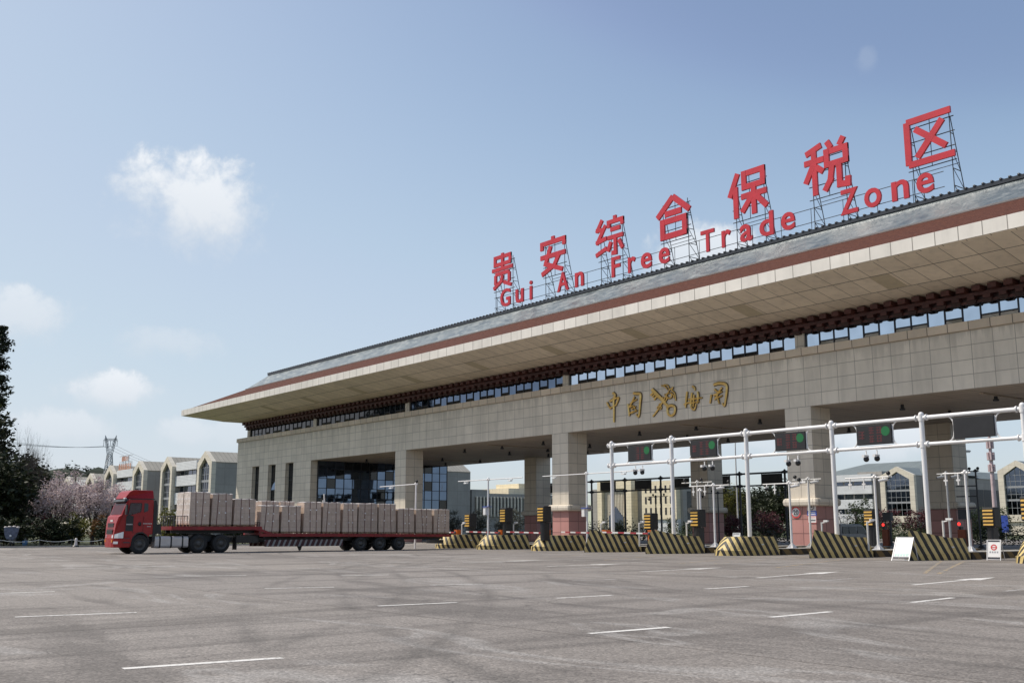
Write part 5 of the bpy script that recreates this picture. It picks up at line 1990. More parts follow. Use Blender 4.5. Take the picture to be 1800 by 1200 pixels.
# rear of cab: side deflector and air intake
for y in (-.02, -CW + .06):
    b = MB()
    b.prism([(-2.86, y, .75), (-2.86, y, 3.36), (-2.98, y, 3.36), (-3.06, y, 3.0), (-3.06, y, 1.4), (-2.98, y, .75)], (0, -.05, 0))
    b.build('side_deflector', M['black'], lor)
b = MB()
b.cbox((-3.24, -.5, 1.55), .34, .6, .62)
b.tube([(-3.2, -.8, 1.3), (-3.2, -.8, 3.1)], .11, 10)
b.tube([(-3.3, -1.6, 1.3), (-3.3, -1.6, 2.4)], .16, 10)
b.build('air_intake', M['black'], lor)
b = MB()
for y in (-.75, -1.68):
    b.box(-8.0, -1.0, y - .05, y + .05, .72, 1.0)
b.box(-3.2, -1.2, -1.6, -.85, .6, 1.1)
b.tube([(-1.92, -.3, .6), (-1.92, -2.15, .6)], .07, 8)
for d in (5.73, 7.15):
    b.tube([(-d, -.3, .6), (-d, -2.15, .6)], .09, 8)
    b.sphere((-d, -1.2, .6), .28, 10, 6)
b.box(-7.0, -5.6, -1.65, -.8, 1.001, 1.18)
b.lathe([(0, 1.18), (.5, 1.18), (.5, 1.26), (0, 1.26)], (-6.2, -1.22, 0), n=20)
b.build('chassis', M['dark_metal'], lor)
def tank_ring(e):
    return [(-.38 + (.34 + e) * sx_ * .5 + (.17) * math.cos(a_) * 1.0, .72 + (.20) * sz_ + (.17 + e) * math.sin(a_)) for sx_, sz_, a0_ in ((1, 1, 0), (-1, 1, 90), (-1, -1, 180), (1, -1, 270)) for a_ in [math.radians(a0_ + 15 * k_) for k_ in range(7)]]


b = MB()
b.prism([(-3.02, y_, z_) for y_, z_ in tank_ring(0)], (-2.04, 0, 0))
tk = b.build('fuel_tank', M['tank'], lor)
for d in (3.28, 3.96, 4.66):
    b = MB()
    b.prism([(-d, y_, z_) for y_, z_ in tank_ring(.014)], (-.09, 0, 0))
    b.build('tank_band', M['black'], tk)
b = MB()
b.tube([(-3.02, -2.08, .72), (-4.6, -2.08, .72)], .34, 20)
b.build('fuel_tank', M['tank'], lor)
for d, y, dual in ((1.92, -.20, False), (1.92, -CW + .20, False), (5.73, -.30, True), (5.73, -CW + .30, True), (7.15, -.30, True), (7.15, -CW + .30, True)):
    wheel('wheel', -d, y, .60, .34 if not dual else .58, lor, dual=dual)
b = MB()
for d in (5.73, 7.15):
    for y0_ in (-.62, -CW + .02):
        pass
b.box(-8.08, -8.03, -.62, -.02, .18, 1.05)
b.box(-8.08, -8.03, -CW + .02, -CW + .62, .18, 1.05)
for y0_, y1_ in ((-.6, -.04), (-CW + .04, -CW + .6)):
    b.box(-8.03, -5.1, y0_, y1_, 1.235, 1.26)
b.build('mudguard', M['black'], lor)

# ------------------------------------------------------------------ driver
def skin_body(name, V, E, rad, mat, parent, sub=1):
    me = bpy.data.meshes.new(name)
    me.from_pydata(V, E, [])
    me.materials.append(mat)
    o = bpy.data.objects.new(name, me)
    COL.objects.link(o)
    if parent:
        o.parent = parent
    md = o.modifiers.new('skin', 'SKIN')
    md.use_smooth_shade = True
    sv = me.skin_vertices[0].data
    for i, r_ in enumerate(rad):
        sv[i].radius = (r_, r_) if isinstance(r_, (int, float)) else r_
    sv[0].use_root = True
    s2 = o.modifiers.new('smooth', 'SUBSURF')
    s2.levels = s2.render_levels = sub
    dgc = bpy.context.evaluated_depsgraph_get()
    m2 = bpy.data.meshes.new_from_object(o.evaluated_get(dgc))
    o.modifiers.clear()
    o.data = m2
    return o


ds = Vector((-1.52, -.62, 1.72))   # hip point on the seat, in lorry metres
ds.x = -g(1.52)
M4 = Matrix.Translation(TQ) @ Matrix.Rotation(TR, 4, 'Z') @ Matrix.Scale(TS, 4)
drv = thing('person', 'driver in a blue-grey shirt sitting at the wheel of the red lorry', 'person', M4 @ ds, TR)
V = [(0, 0, .05), (0, 0, .28), (-.02, 0, .50), (-.01, 0, .60), (.02, 0, .68), (.03, 0, .80),
     (-.02, .19, .50), (.16, .25, .26), (.40, .17, .32), (.46, .16, .34),
     (-.02, -.19, .50), (.16, -.25, .26), (.40, -.17, .32), (.46, -.16, .34),
     (.0, .10, .04), (.42, .12, .10), (.46, .12, -.32), (.58, .12, -.36),
     (.0, -.10, .04), (.42, -.12, .10), (.46, -.12, -.32), (.58, -.12, -.36)]
E = [(0, 1), (1, 2), (2, 3), (3, 4), (4, 5), (2, 6), (6, 7), (7, 8), (8, 9), (2, 10), (10, 11), (11, 12), (12, 13), (0, 14), (14, 15), (15, 16), (16, 17), (0, 18), (18, 19), (19, 20), (20, 21)]
rad = [.15, .15, .13, .06, .085, .09, .07, .05, .035, .035, .07, .05, .035, .035, .1, .075, .05, .045, .1, .075, .05, .045]
for s_, w in ((1, 9), (-1, 13)):
    base = V[w]
    for j, (dy, ln) in enumerate([(-.03, .075), (-.01, .085), (.01, .08), (.03, .065)]):
        i0 = len(V)
        V += [(base[0] + .05, base[1] + dy, base[2] + .01), (base[0] + .05 + ln * .6, base[1] + dy, base[2] + .015), (base[0] + .05 + ln * .8, base[1] + dy, base[2] - .03)]
        E += [(w, i0), (i0, i0 + 1), (i0 + 1, i0 + 2)]
        rad += [.011, .009, .008]
    i0 = len(V)
    V += [(base[0] + .02, base[1] - s_ * .045, base[2] + .03), (base[0] + .06, base[1] - s_ * .06, base[2] + .03)]
    E += [(w, i0), (i0, i0 + 1)]
    rad += [.012, .009]
skin_body('body', V, E, rad, M['skin'], drv)
SV = [V[i] for i in (0, 1, 2, 6, 7, 10, 11)]
skin_body('shirt', SV, [(0, 1), (1, 2), (2, 3), (3, 4), (2, 5), (5, 6)], [.165, .165, .145, .085, .065, .085, .065], M['shirt'], drv)
b = MB()
b.sphere((.01, 0, .80), .115, 12, 8, (1, .9, .85))
b.build('hair', M['hair'], drv)
b = MB()
b.sphere((.118, .035, .755), .013, 6, 4)
b.sphere((.118, -.035, .755), .013, 6, 4)
b.cbox((.11, 0, .69), .02, .05, .012)
b.build('face_features', M['hair'], drv)
# what the driver sits on and holds
b = MB()
b.box(-1.78, -1.22, -.92, -.32, 1.45, 1.62)
b.hexa([(-1.82, -.9, 1.62), (-1.70, -.9, 1.62), (-1.70, -.34, 1.62), (-1.82, -.34, 1.62)], [(-1.98, -.86, 2.5), (-1.86, -.86, 2.5), (-1.86, -.38, 2.5), (-1.98, -.38, 2.5)])
b.build('seat', M['black'], lor)
b = MB()
for k in range(20):
    a0, a1 = 2 * math.pi * k / 20, 2 * math.pi * (k + 1) / 20
    q = [(-1.0 - .09 * math.sin(a), -.62 + .22 * math.cos(a), 2.08 + .20 * math.sin(a)) for a in (a0, a1)]
    b.bar(q[0], q[1], .03)
b.build('steering_wheel', M['black'], lor)

resurvey(lor)
lor.scale = drv.scale = (TS, TS, TS)

# ------------------------------------------------------------------ the flatbed trailer
tr = thing('flatbed_trailer', 'long red step-deck trailer carrying wrapped pallets, striped guard along its side', 'trailer', M4 @ Vector((-3.60, 0, 0)), TR)
tr.scale = (TS, TS, TS)


def tx(d):
    return -(d - 4.06)


def dz(d):
    """the low deck falls slightly towards the tail"""
    return 1.26 - (d - 9.5) * .0085


b = MB()
b.box(tx(9.55), tx(4.06), -2.5, 0, 1.58, 1.72)
b.hexa([(tx(22.76), -2.5, dz(22.76) - .12), (tx(9.4), -2.5, 1.14), (tx(9.4), 0, 1.14), (tx(22.76), 0, dz(22.76) - .12)],
       [(tx(22.76), -2.5, dz(22.76)), (tx(9.4), -2.5, 1.26), (tx(9.4), 0, 1.26), (tx(22.76), 0, dz(22.76))])
b.box(tx(9.58), tx(9.42), -2.5, 0, 1.262, 1.578)
b.build('deck', M['red_deck'], tr)
b = MB()
b.box(tx(9.6), tx(4.0), -.035, .03, 1.48, 1.70)
b.hexa([(tx(22.8), -.03, dz(22.8) - .20), (tx(9.45), -.03, 1.04), (tx(9.45), .03, 1.04), (tx(22.8), .03, dz(22.8) - .20)],
       [(tx(22.8), -.03, dz(22.8) - .02), (tx(9.45), -.03, 1.24), (tx(9.45), .03, 1.24), (tx(22.8), .03, dz(22.8) - .02)])
b.box(tx(4.08), tx(3.98), -2.5, -.036, 1.48, 1.72)
b.hexa([(tx(10.6), -.028, 1.06), (tx(9.2), -.028, 1.48), (tx(9.2), .026, 1.48), (tx(10.6), .026, 1.06)], [(tx(10.4), -.028, 1.25), (tx(9.2), -.028, 1.70), (tx(9.2), .026, 1.70), (tx(10.4), .026, 1.25)])
b.build('side_rail', M['red_deck'], tr)
b = MB()
for y in (-.8, -1.7):
    b.box(tx(9.6), tx(4.2), y - .06, y + .06, 1.28, 1.575)
    b.hexa([(tx(22.6), y - .06, .80), (tx(9.5), y - .06, .66), (tx(9.5), y + .06, .66), (tx(22.6), y + .06, .80)], [(tx(22.6), y - .06, 1.05), (tx(9.5), y - .06, 1.13), (tx(9.5), y + .06, 1.13), (tx(22.6), y + .06, 1.05)])
for i in range(14):
    b.box(tx(9.8 + i * .95) - .04, tx(9.8 + i * .95) + .04, -2.46, -.04, .95, 1.03)
for d in (16.4, 17.75, 19.1):
    b.tube([(tx(d), -.3, .5), (tx(d), -2.2, .5)], .075, 8)
b.box(tx(9.5), tx(8.2), -2.2, -.3, .62, 1.1)
b.build('chassis', M['black'], tr)
b = MB()
b.box(tx(15.1), tx(9.85), -.06, -.02, .36, .82)
b.build('side_guard', M['guard_stripe'], tr)
b = MB()
b.box(tx(15.1), tx(9.85), -2.48, -2.44, .36, .82)
b.build('side_guard', M['guard_stripe'], tr)
b = MB()
b.prism([(tx(12.2), -.3, .36), (tx(12.5), -.3, .36), (tx(12.42), -.3, .08), (tx(12.34), -.3, .05)], (0, -.1, 0))
b.build('support_leg', M['black'], tr)
for d in (16.4, 17.75, 19.1):
    for y in (-.30, -2.2):
        wheel('wheel', tx(d), y, .50, .56, tr, dual=True)
b = MB()
for d in (16.4, 17.75, 19.1):
    for y0_, y1_ in ((-.6, -.02), (-2.48, -1.9)):
        b.box(tx(d + .35), tx(d - .35), y0_, y1_, 1.012, 1.025)
b.box(tx(22.3), tx(22.25), -2.4, -.1, .45, .72)
b.build('mudguard', M['black'], tr)
for y in (-.18, -2.1):
    b = MB()
    b.box(tx(22.34), tx(22.3), y - .3, y, .62, .72)
    b.build('tail_lamp', M['amber'], tr)
b = MB()
b.box(tx(22.33), tx(22.31), -.62, -.22, .50, .58)
b.build('number_plate', M['label'], tr)
b = MB()
for y in [-2.46 + i * .41 for i in range(7)]:
    b.bar((tx(4.12), y, 1.7), (tx(4.12), y, 2.38), .035)
for x in [4.12 + i * .2 for i in range(5)]:
    for y in (-.03, -2.47):
        b.bar((tx(x), y, 1.7), (tx(x), y, 2.38), .03)
b.bar((tx(4.12), -2.48, 2.38), (tx(4.12), 0, 2.38), .04)
for y in (-.03, -2.47):
    b.bar((tx(4.1), y, 2.38), (tx(4.95), y, 2.38), .035)
b.build('front_rack', M['dark_metal'], tr)
b = MB()
b.bar((tx(9.45), -2.4, 2.0), (tx(9.45), 0, 2.0), .03)
for y in [-2.4 + i * .4 for i in range(7)]:
    b.bar((tx(9.45), y, 1.26), (tx(9.45), y, 2.0), .03)
b.build('step_rack', M['dark_metal'], tr)
b = MB()
for d, h in ((14.28, .75), (14.22, .3)):
    b.bar((tx(d), -1.1, 3.1), (tx(d - .08), -1.1, 3.3 + h), .07)
b.build('stake', M['white_dirty'], tr)

resurvey(tr, 4.06, 3.60)

# ------------------------------------------------------------------ pallet loads
NEAR = [(4.64, 6.07, 1.72, 3.93), (6.11, 7.62, 1.72, 3.86), (7.69, 9.31, 1.72, 3.53), (9.62, 11.09, None, 3.13), (11.17, 12.72, None, 3.11), (12.88, 14.33, None, 3.41), (14.37, 15.87, None, 3.40),
        (15.98, 17.24, None, 3.36), (17.27, 18.95, None, 3.38), (18.99, 20.56, None, 3.36), (20.66, 22.19, None, 3.03), (22.27, 23.81, None, 3.01), (23.88, 25.41, None, 3.02)]
FAR = [(4.64, 6.07, 1.72, 3.95), (10.2, 11.6, None, 3.46), (11.66, 12.84, None, 3.45), (23.88, 25.41, None, 3.04)]
LABP = ['tall wrapped pallet load at the very front of the trailer, camera side', 'tall wrapped pallet load, second behind the cab', 'third pallet load behind the cab, last on the raised front deck',
        'first pallet load on the low deck, right after the step', 'second pallet load on the low deck, shorter than the one after it', 'third pallet load on the low deck, where the row becomes taller',
        'fourth pallet load on the low deck', 'fifth pallet load on the low deck, with a white stake standing before it', 'sixth pallet load on the low deck, above the foremost trailer wheel',
        'seventh pallet load on the low deck, last of the taller row', 'low pallet load third from the tail, above the last trailer wheel', 'low pallet load second from the tail', 'rearmost pallet load at the tail, with many white stickers']
LABF = ['sunlit tall pallet load beside the front one, on the far side', 'pallet load on the far side showing only its pale top over the first low-deck loads', 'far side pallet load with a red strap over its top, above the second low-deck load', 'far side pallet load at the tail, mostly hidden']


def pallet(d0, d1, z0, z1, y1, lab, seed):
    rr = random.Random(seed)
    d0, d1 = d0 + .04, d1 - .04
    w = d1 - d0
    dm = (d0 + d1) / 2
    if z0 is None:
        z0 = 1.26 - (dm - 9.65) * .0071 + .006
    t = thing('pallet_load', lab, 'pallet load', M4 @ Vector((-dm, y1 - .6, z0)), TR, 'wrapped pallet loads on the trailer')
    t.scale = (TS, TS, TS)
    h = z1 - z0
    b = MB()
    for y in (-.52, 0, .52):
        b.box(-w / 2 + .02, w / 2 - .02, y - .05, y + .05, .03, .10)
        for x in (-w / 2 + .1, 0, w / 2 - .1):
            b.box(x - .07, x + .07, y - .051, y + .051, 0, .101)
    for i in range(7):
        x = -w / 2 + .06 + i * (w - .12) / 6
        b.box(x - .045, x + .045, -.57, .57, .102, .125)
    b.build('wooden_pallet', M['pallet'], t)
    # cartons: a slightly bulging, uneven block
    b = MB()
    nx, nz = 7, 6
    V = []
    ring_ = []
    for i in range(nx):
        ring_.append((-w / 2 + w * i / nx, .58))
    for i in range(5):
        ring_.append((w / 2, .58 - 1.16 * i / 5))
    for i in range(nx):
        ring_.append((w / 2 - w * i / nx, -.58))
    for i in range(5):
        ring_.append((-w / 2, -.58 + 1.16 * i / 5))
    n = len(ring_)
    top = [rr.uniform(-.025, .02) for _ in range(n)]
    lean = rr.uniform(-.035, .035)
    for j in range(nz + 1):
        f = j / nz
        for k, (x, y) in enumerate(ring_):
            s_ = 1 - .012 * (j % 2) - .02 * f - rr.uniform(0, .008)
            V.append((x * s_ + lean * f, y * s_, .128 + (h - .128) * f + (top[k] if j == nz else 0)))
    F = [(j * n + k, (j + 1) * n + k, (j + 1) * n + (k + 1) % n, j * n + (k + 1) % n) for j in range(nz) for k in range(n)]
    F.append(tuple(nz * n + k for k in range(n)))
    b.grid(V, F, False)
    b.build('cartons', M['carton'], t)
    # thin pale film gathered over the top edge
    b = MB()
    V2, F2 = [], []
    for (e, zz) in ((.008, h - .035), (.010, h + .010), (-.10, h + .028)):
        for k, (x, y) in enumerate(ring_):
            sx = (abs(x) * .975 + e) * (1 if x > 0 else -1 if x < 0 else 0)
            sy = (abs(y) * .975 + e) * (1 if y > 0 else -1 if y < 0 else 0)
            V2.append((sx + lean, sy, zz + top[k] + (rr.uniform(-.014, .014) if e > 0 else 0)))
    for j in range(2):
        F2 += [(j * n + k, (j + 1) * n + k, (j + 1) * n + (k + 1) % n, j * n + (k + 1) % n) for k in range(n)]
    F2.append(tuple(2 * n + k for k in range(n)))
    b.grid(V2, F2, False)
    b.build('top_film', M['film'], t)
    # straps
    for i in range(2):
        xa = w * (-.20 + .40 * i) + rr.uniform(-.08, .08)
        xb = xa + rr.uniform(-.16, .16)
        b = MB()
        b.bar((xb, .60, -.02), (xa * .97 + lean, .578, h + .03), .034, .008, up=(0, 1, 0))
        b.bar((xa * .97 + lean, .578, h + .034), (xa * .97 + lean, -.578, h + .034), .045, .008, up=(0, 0, 1))
        b.build('strap', M['strap'], t)
    # round white stickers on carton faces
    b = MB()
    pos = []
    if 'many' in lab:
        pos = [(x, z) for x in (-.3, .28) for z in (.35, .62, .85, 1.05, 1.25, 1.45)] + [(-.05, .95), (.0, 1.42)]
    else:
        zz = sorted([rr.uniform(.3, .48) * h, rr.uniform(.66, .82) * h])
        xo = rr.uniform(.16, .33)
        pos = [(s_ * xo + rr.uniform(-.03, .03) - .05, z) for s_ in (-1, 1) for z in zz]
    for x, z in pos:
        r_ = rr.uniform(.038, .055)
        b.face([(x + r_ * math.cos(a), .595, z + r_ * math.sin(a)) for a in [2 * math.pi * k / 12 for k in range(12)]])
    b.build('stickers', M['label'], t, fix=False)
    if d0 < 5:
        b = MB()
        b.box(w / 2 - .004, w / 2 + .006, -.56, .56, .2, h - .05)
        b.build('front_film', M['film_brown'], t)
        b = MB()
        for y in (-.38, -.1, .18, .42):
            for z in (.4, .75, 1.1, 1.45, 1.8):
                b.face([(w / 2 + .012, y - .06, z - .05), (w / 2 + .012, y + .06, z - .05), (w / 2 + .012, y + .06, z + .05), (w / 2 + .012, y - .06, z + .05)])
        b.build('front_stickers', M['label'], t, fix=False)
    return t


for k, (d0, d1, z0, z1) in enumerate(NEAR):
    pallet(d0, d1, z0, z1, -.03, LABP[k], 100 + k)
for k, (d0, d1, z0, z1) in enumerate(FAR):
    pallet(d0, d1, z0, z1, -1.28, LABF[k], 200 + k)

# ------------------------------------------------------------------ far buildings
def office(label, loc, roofm, sx=1.0, D=34.0, dark_side=False):
    """slatted middle wing between two gabled ends with tall pointed windows"""
    t = thing('office_building', label, 'building', loc, 0, 'gabled office buildings')
    b = MB()
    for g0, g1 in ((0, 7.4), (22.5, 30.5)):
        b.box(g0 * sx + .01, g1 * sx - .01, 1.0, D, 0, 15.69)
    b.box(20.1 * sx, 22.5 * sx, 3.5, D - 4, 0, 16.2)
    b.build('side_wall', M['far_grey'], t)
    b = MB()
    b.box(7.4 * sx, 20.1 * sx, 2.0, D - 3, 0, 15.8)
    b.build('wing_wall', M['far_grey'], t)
    for g0, g1 in ((0, 7.4), (22.5, 30.5)):
        g0, g1 = g0 * sx, g1 * sx
        m = (g0 + g1) / 2
        b = MB()
        w = 1.15 * sx
        Y_ = (0, 1.0, 0)
        b.prism([(g0, 0, 0), (g0 + w, 0, 0), (g0 + w, 0, 14.6), (g0, 0, 15.7)], Y_)
        b.prism([(g1 - w, 0, 0), (g1, 0, 0), (g1, 0, 15.7), (g1 - w, 0, 14.6)], Y_)
        b.prism([(g0, 0, 15.7), (g0 + w, 0, 14.6), (m, 0, 16.7), (m, 0, 18.1)], Y_)
        b.prism([(m, 0, 16.7), (g1 - w, 0, 14.6), (g1, 0, 15.7), (m, 0, 18.1)], Y_)
        b.prism([(g0 + w, 0, 3.2), (g1 - w, 0, 3.2), (g1 - w, 0, 4.9), (g0 + w, 0, 4.9)], Y_)
        b.prism([(g0 + w, .5, 0), (g1 - w, .5, 0), (g1 - w, .5, 3.2), (g0 + w, .5, 3.2)], (0, .5, 0))
        gf = b.build('gable_front', M['far_beige'], t)
        f = MB()
        f.prism([(g0 + w, .6, 4.9), (g1 - w, .6, 4.9), (g1 - w, .6, 14.6), (m, .6, 16.7), (g0 + w, .6, 14.6)], (0, .1, 0))
        f.build('pointed_window', M['far_window'], gf)
        f = MB()
        nx = 5
        for i in range(1, nx):
            x = g0 + w + (g1 - g0 - 2 * w) * i / nx
            f.box(x - .04, x + .04, .50, .58, 4.9, 14.6 + 2.1 * (1 - abs(x - m) / ((g1 - g0) / 2 - w)))
        for z in (6.5, 8.2, 9.8, 11.4, 13.0, 14.5):
            f.box(g0 + w, g1 - w, .49, .575, z, z + (.5 if z in (8.2, 11.4) else .09))
        f.build('glazing_bars', M['grey_metal'], gf)
        r_ = MB()
        r_.prism([(g0 - .2, 1.002, 15.6), (m, 1.002, 18.05), (g1 + .2, 1.002, 15.6)], (0, D - 1, 0))
        r_.build('roof', roofm, t)
    if dark_side:
        for k in range(int((D - 8) / 4)):
            b = MB()
            b.box(30.5 * sx - .05, 30.5 * sx + .04, 4 + k * 4, 7.7 + k * 4, 2.0, 12.5)
            b.build('side_glazing', M['frame_dark'], t)
    for k in range(0 if dark_side else 4):
        b = MB()
        y = 6 + k * 4.4
        b.box(30.5 * sx - .05, 30.5 * sx + .03, y, y + 1.4, 3.5, 13)
        b.build('slit_window', M['far_window'], t)
    for z0, z1 in ((3.0, 5.5), (7.0, 9.6), (11.1, 13.4), (14.6, 16.5)):
        b = MB()
        b.box(7.6 * sx, 20.0 * sx, .8, 1.99, z0, z1)
        b.build('slatted_band', M['far_white'], t)
    for z0, z1 in ((5.5, 7.0), (9.6, 11.1), (13.4, 14.6)):
        b = MB()
        for i in range(5):
            x = (7.9 + i * 2.42) * sx
            b.box(x, x + 2.0 * sx, 1.93, 1.985, z0 + .1, z1 - .1)
        b.build('window_row', M['far_window'], t)
    b = MB()
    b.box(7.4 * sx, 20.1 * sx, 1.2, D - 4, 16.0, 16.3)
    b.box(14 * sx, 20.1 * sx, 6, 16, 16.302, 17.4)
    b.build('flat_roof', M['far_grey'], t)
    return t


of1 = office('gabled office building with white slats, nearest to the left end of the gate', (-245.7, 87.5, 0), M['far_roof'])
of2 = copy_tree(of1, loc=(-288.0, 87.5, 0), label='gabled office building with white slats carrying an orange roof sign')
of3 = copy_tree(of1, loc=(-331.0, 88.5, 0), label='office building behind the blossom trees, left of the orange roof sign', scale=(1, 1, .93))
of4 = copy_tree(of1, loc=(-245.7, 121.6, 0), label='grey side of an office building with slit windows, seen right of the glass flank')
og1 = office('wide gabled office building with white slats, far behind the right-hand lanes', (-192.8, 257.0, 0), M['far_roof_green'], 1.28, 62.0, True)
og2 = copy_tree(og1, loc=(-131.0, 257.0, 0), label='gabled office building cut by the right edge, behind the telecom mast')
# hipped roof over the right-hand one
b = MB()
b.grid([(0, 6, 16.3), (39.5, 6, 16.3), (39.5, 34, 16.3), (0, 34, 16.3), (12, 20, 20.6), (30, 20, 20.6)], [(0, 1, 5, 4), (1, 2, 5), (2, 3, 4, 5), (3, 0, 4), (3, 2, 1, 0)], False)
b.build('hipped_roof', M['far_roof_green'], og1)

t = thing('roof_sign', 'small two-row orange sign on the roof of the far left office building', 'sign', (-275.5, 88.6, 16.32), 0)
for z0, x0, n, h, w, nm in ((.3, -4.6, 7, 1.5, 1.25, 'letter_row'), (2.5, -2.6, 4, 1.2, 1.2, 'letter_row')):
    b = MB()
    rr = random.Random(n)
    for i in range(n):
        x = x0 + i * (w + .15)
        for j in range(4):
            z = z0 + j * h / 4
            b.box(x + rr.random() * .2, x + w - rr.random() * .2, -.05, .05, z, z + .16)
        for j in range(2):
            q = x + .2 + rr.random() * (w - .4)
            b.box(q, q + .16, -.06, .04, z0, z0 + h)
    b.build(nm, M['sign_orange'], t)
b = MB()
for z in (.1, 1.95, 2.3, 3.85):
    b.bar((-4.8, .15, z), (5.3, .15, z), .1)
for x in (-4.5, -2, 0, 2.5, 5):
    b.bar((x, .2, 0), (x, .2, 3.9 if abs(x) < 3 else 2), .1)
b.build('frame', M['grey_metal'], t)

# long finned block seen through the second bay
t = thing('finned_building', 'long low grey building with a row of vertical fins, seen through the second bay', 'building', (-222, 160, 0))
b = MB()
b.box(-14, 7, -4, 24, 0, 10.4)
b.box(-14, 7.02, -4, 1.5, 10.4, 11.3)
b.build('wall', M['far_grey'], t)
b = MB()
b.box(7.0, 7.25, -3, 23, 5.2, 9.4)
b.build('window_band', M['far_window'], t)
for k in range(24):
    b = MB()
    y = -3 + k * 1.1
    b.box(7.0, 7.7, y, y + .42, 4.6, 9.6)
    b.build('fin', M['far_beige'], t)
b = MB()
b.box(-10, 4, 10, 22, 10.4, 12.0)
b.box(-8, 2, 15, 20, 12.0, 13.4)
b.build('roof_room', M['far_cream'], t)

# cream building with the pointed arch
t = thing('arched_building', 'cream building with a tall pointed arch window, seen through the third bay', 'building', (-253, 250, 0))


def cb_(x0, x1, y0, y1, z0, z1, mat, nm):
    b = MB()
    b.box(x0 + 253, x1 + 253, y0, y1, z0, z1)
    return b.build(nm, mat, t)


cb_(-276, -233, 3, 32, 0, 15.2, M['far_grey'], 'main_wall')
cb_(-270.2, -268.0, 0, 3, 0, 17.6, M['far_cream'], 'corner_pier')
cb_(-256.8, -253.5, 0, 3, 0, 17.6, M['far_cream'], 'corner_pier')
cb_(-268.0, -256.8, .3, 3, 15.0, 17.6, M['far_cream'], 'portal_head')
cb_(-249.5, -234.0, 1, 3, 4.6, 17.0, M['far_cream'], 'front_wall')
cb_(-249.5, -234.0, 1.6, 3, 0, 4.59, M['far_white'], 'base_wall')
cb_(-267.9, -256.9, 2.3, 2.99, 0, 14.9, M['far_window'], 'portal_glazing')
for k in range(15):
    cb_(-267.6 + k * .73, -267.3 + k * .73, 1.2, 2.2, 6.0 if 2 < k < 12 else 0, 14.9, M['far_beige'], 'fin')
b = MB()
b.prism([(-12.6, 1.0, 0), (-5.6, 1.0, 0), (-5.6, 1.0, 5.5), (-9.1, 1.0, 9.0), (-12.6, 1.0, 5.5)], (0, .15, 0))
b.build('pointed_arch', M['far_window'], t)
for r_ in range(3):
    for k in range(6):
        x = -248 + k * 2.25
        cb_(x, x + .75, .93, 1.05, 6.0 + r_ * 3.6, 8.3 + r_ * 3.6, M['glass_dark'], 'window')
for k in range(5):
    b = MB()
    b.box(20.0 - .03, 20.06, 5 + k * 5, 8 + k * 5, 4.5, 13.5)
    b.build('side_window', M['far_window'], t)

# ------------------------------------------------------------------ the exit side behind the building
EP = [-110.2, -104.2, -98.3, -92.3, -86.3, -80.4, -74.5, -68.5]
gantry(90.0, EP, 7.35, 6.05, M['dark_metal'], 'twin-rail gantry behind the building, its backlit shade painted dark', r=.10)  # backlit shade put into the colour: dark steel, white on the front gantry
bx2 = None
for k, x in enumerate([-107, -101.2, -95.3, -89.2, -83.2, -77.2, -70.2]):
    if bx2 is None:
        bx2 = o = thing('lane_board', 'x', 'lane board', (0, 0, 0))
        b = MB()
        b.box(-1.3, 1.3, -.12, .12, -.55, .52)
        b.build('cabinet', M['black'], o, bevel=.02)
        for s_ in (-1, 1):
            b = MB()
            b.bar((s_ * 1.33, 0, -.6), (s_ * 1.33, 0, .6), .06)
            b.build('bracket', M['dark_metal'], o)
    else:
        o = copy_tree(bx2)
    o.location = (x, 90.0, 6.71)
    tag(o, 'blank back of a dark lane board on the shaded rear gantry', 'lane board', 'boards on the shaded rear gantry')


def kiosk_proto():
    t = thing('exit_kiosk', 'x', 'lane kiosk')
    b = MB()
    b.box(-.3, .3, -.28, .28, 0, 1.45)
    b.build('body', plain('brick_orange_paint', (0.25, 0.055, 0.02), .5), t, bevel=.03)
    b = MB()
    b.box(.36, .5, -.06, .06, 0, 2.2)
    b.box(-.2, .62, -.2, .2, 2.2, 2.95)
    b.build('head', M['dark_metal'], t)
    b = MB()
    b.sphere((-.12, -.3, 1.86), .125, 12, 8, (1, .5, 1))
    b.build('red_lamp', M['red_light'], t)
    b = MB()
    b.box(-.22, .0, -.25, .1, 1.451, 1.66)
    b.build('lamp_holder', M['black'], t)
    return t


k0 = kiosk_proto()
k0.location = (-54.0, 85.2, 0)
tag(k0, 'lane kiosk with a lit red lamp, between the two right-hand white camera poles', 'lane kiosk', 'lane kiosks with red lamps')
o = copy_tree(k0, loc=(-41.9, 76.3, 0), label='lane kiosk with a lit red lamp, right of the dark rear pillar')

# grey van waiting in a lane
t = thing('parked_van', 'grey van in the shade under the building, behind the white camera pole', 'van', (-50.3, 76.2, 0), math.pi)
b = MB()
P = [(0, .35), (.0, .8), (.12, 1.02), (.75, 1.12), (1.35, 1.78), (1.6, 1.86), (4.3, 1.88), (4.42, 1.75), (4.45, .35)]
L = [(-.82 + .10 * max(0, z - 1.0), y, z) for y, z in P]
Q = [(.82 - .10 * max(0, z - 1.0), y, z) for y, z in P]
n = len(P)
b.grid(L + Q, [tuple(range(n)), tuple(range(n, 2 * n))[::-1]] + [(i, i + n, (i + 1) % n + n, (i + 1) % n) for i in range(n)], False)
b.build('body', M['van_paint'], t, bevel=.04)
for s_ in (-1, 1):
    for w in ([(.95, 1.12), (1.42, 1.68), (2.2, 1.70), (2.2, 1.12)], [(2.35, 1.12), (2.35, 1.70), (3.3, 1.70), (3.3, 1.12)], [(3.42, 1.14), (3.42, 1.70), (4.15, 1.68), (4.2, 1.14)]):
        b = MB()
        b.prism([(s_ * (.832 - .10 * (z - 1.0)), y, z) for y, z in w], (s_ * .006, 0, 0))
        b.build('side_window', M['glass_black'], t)
b = MB()
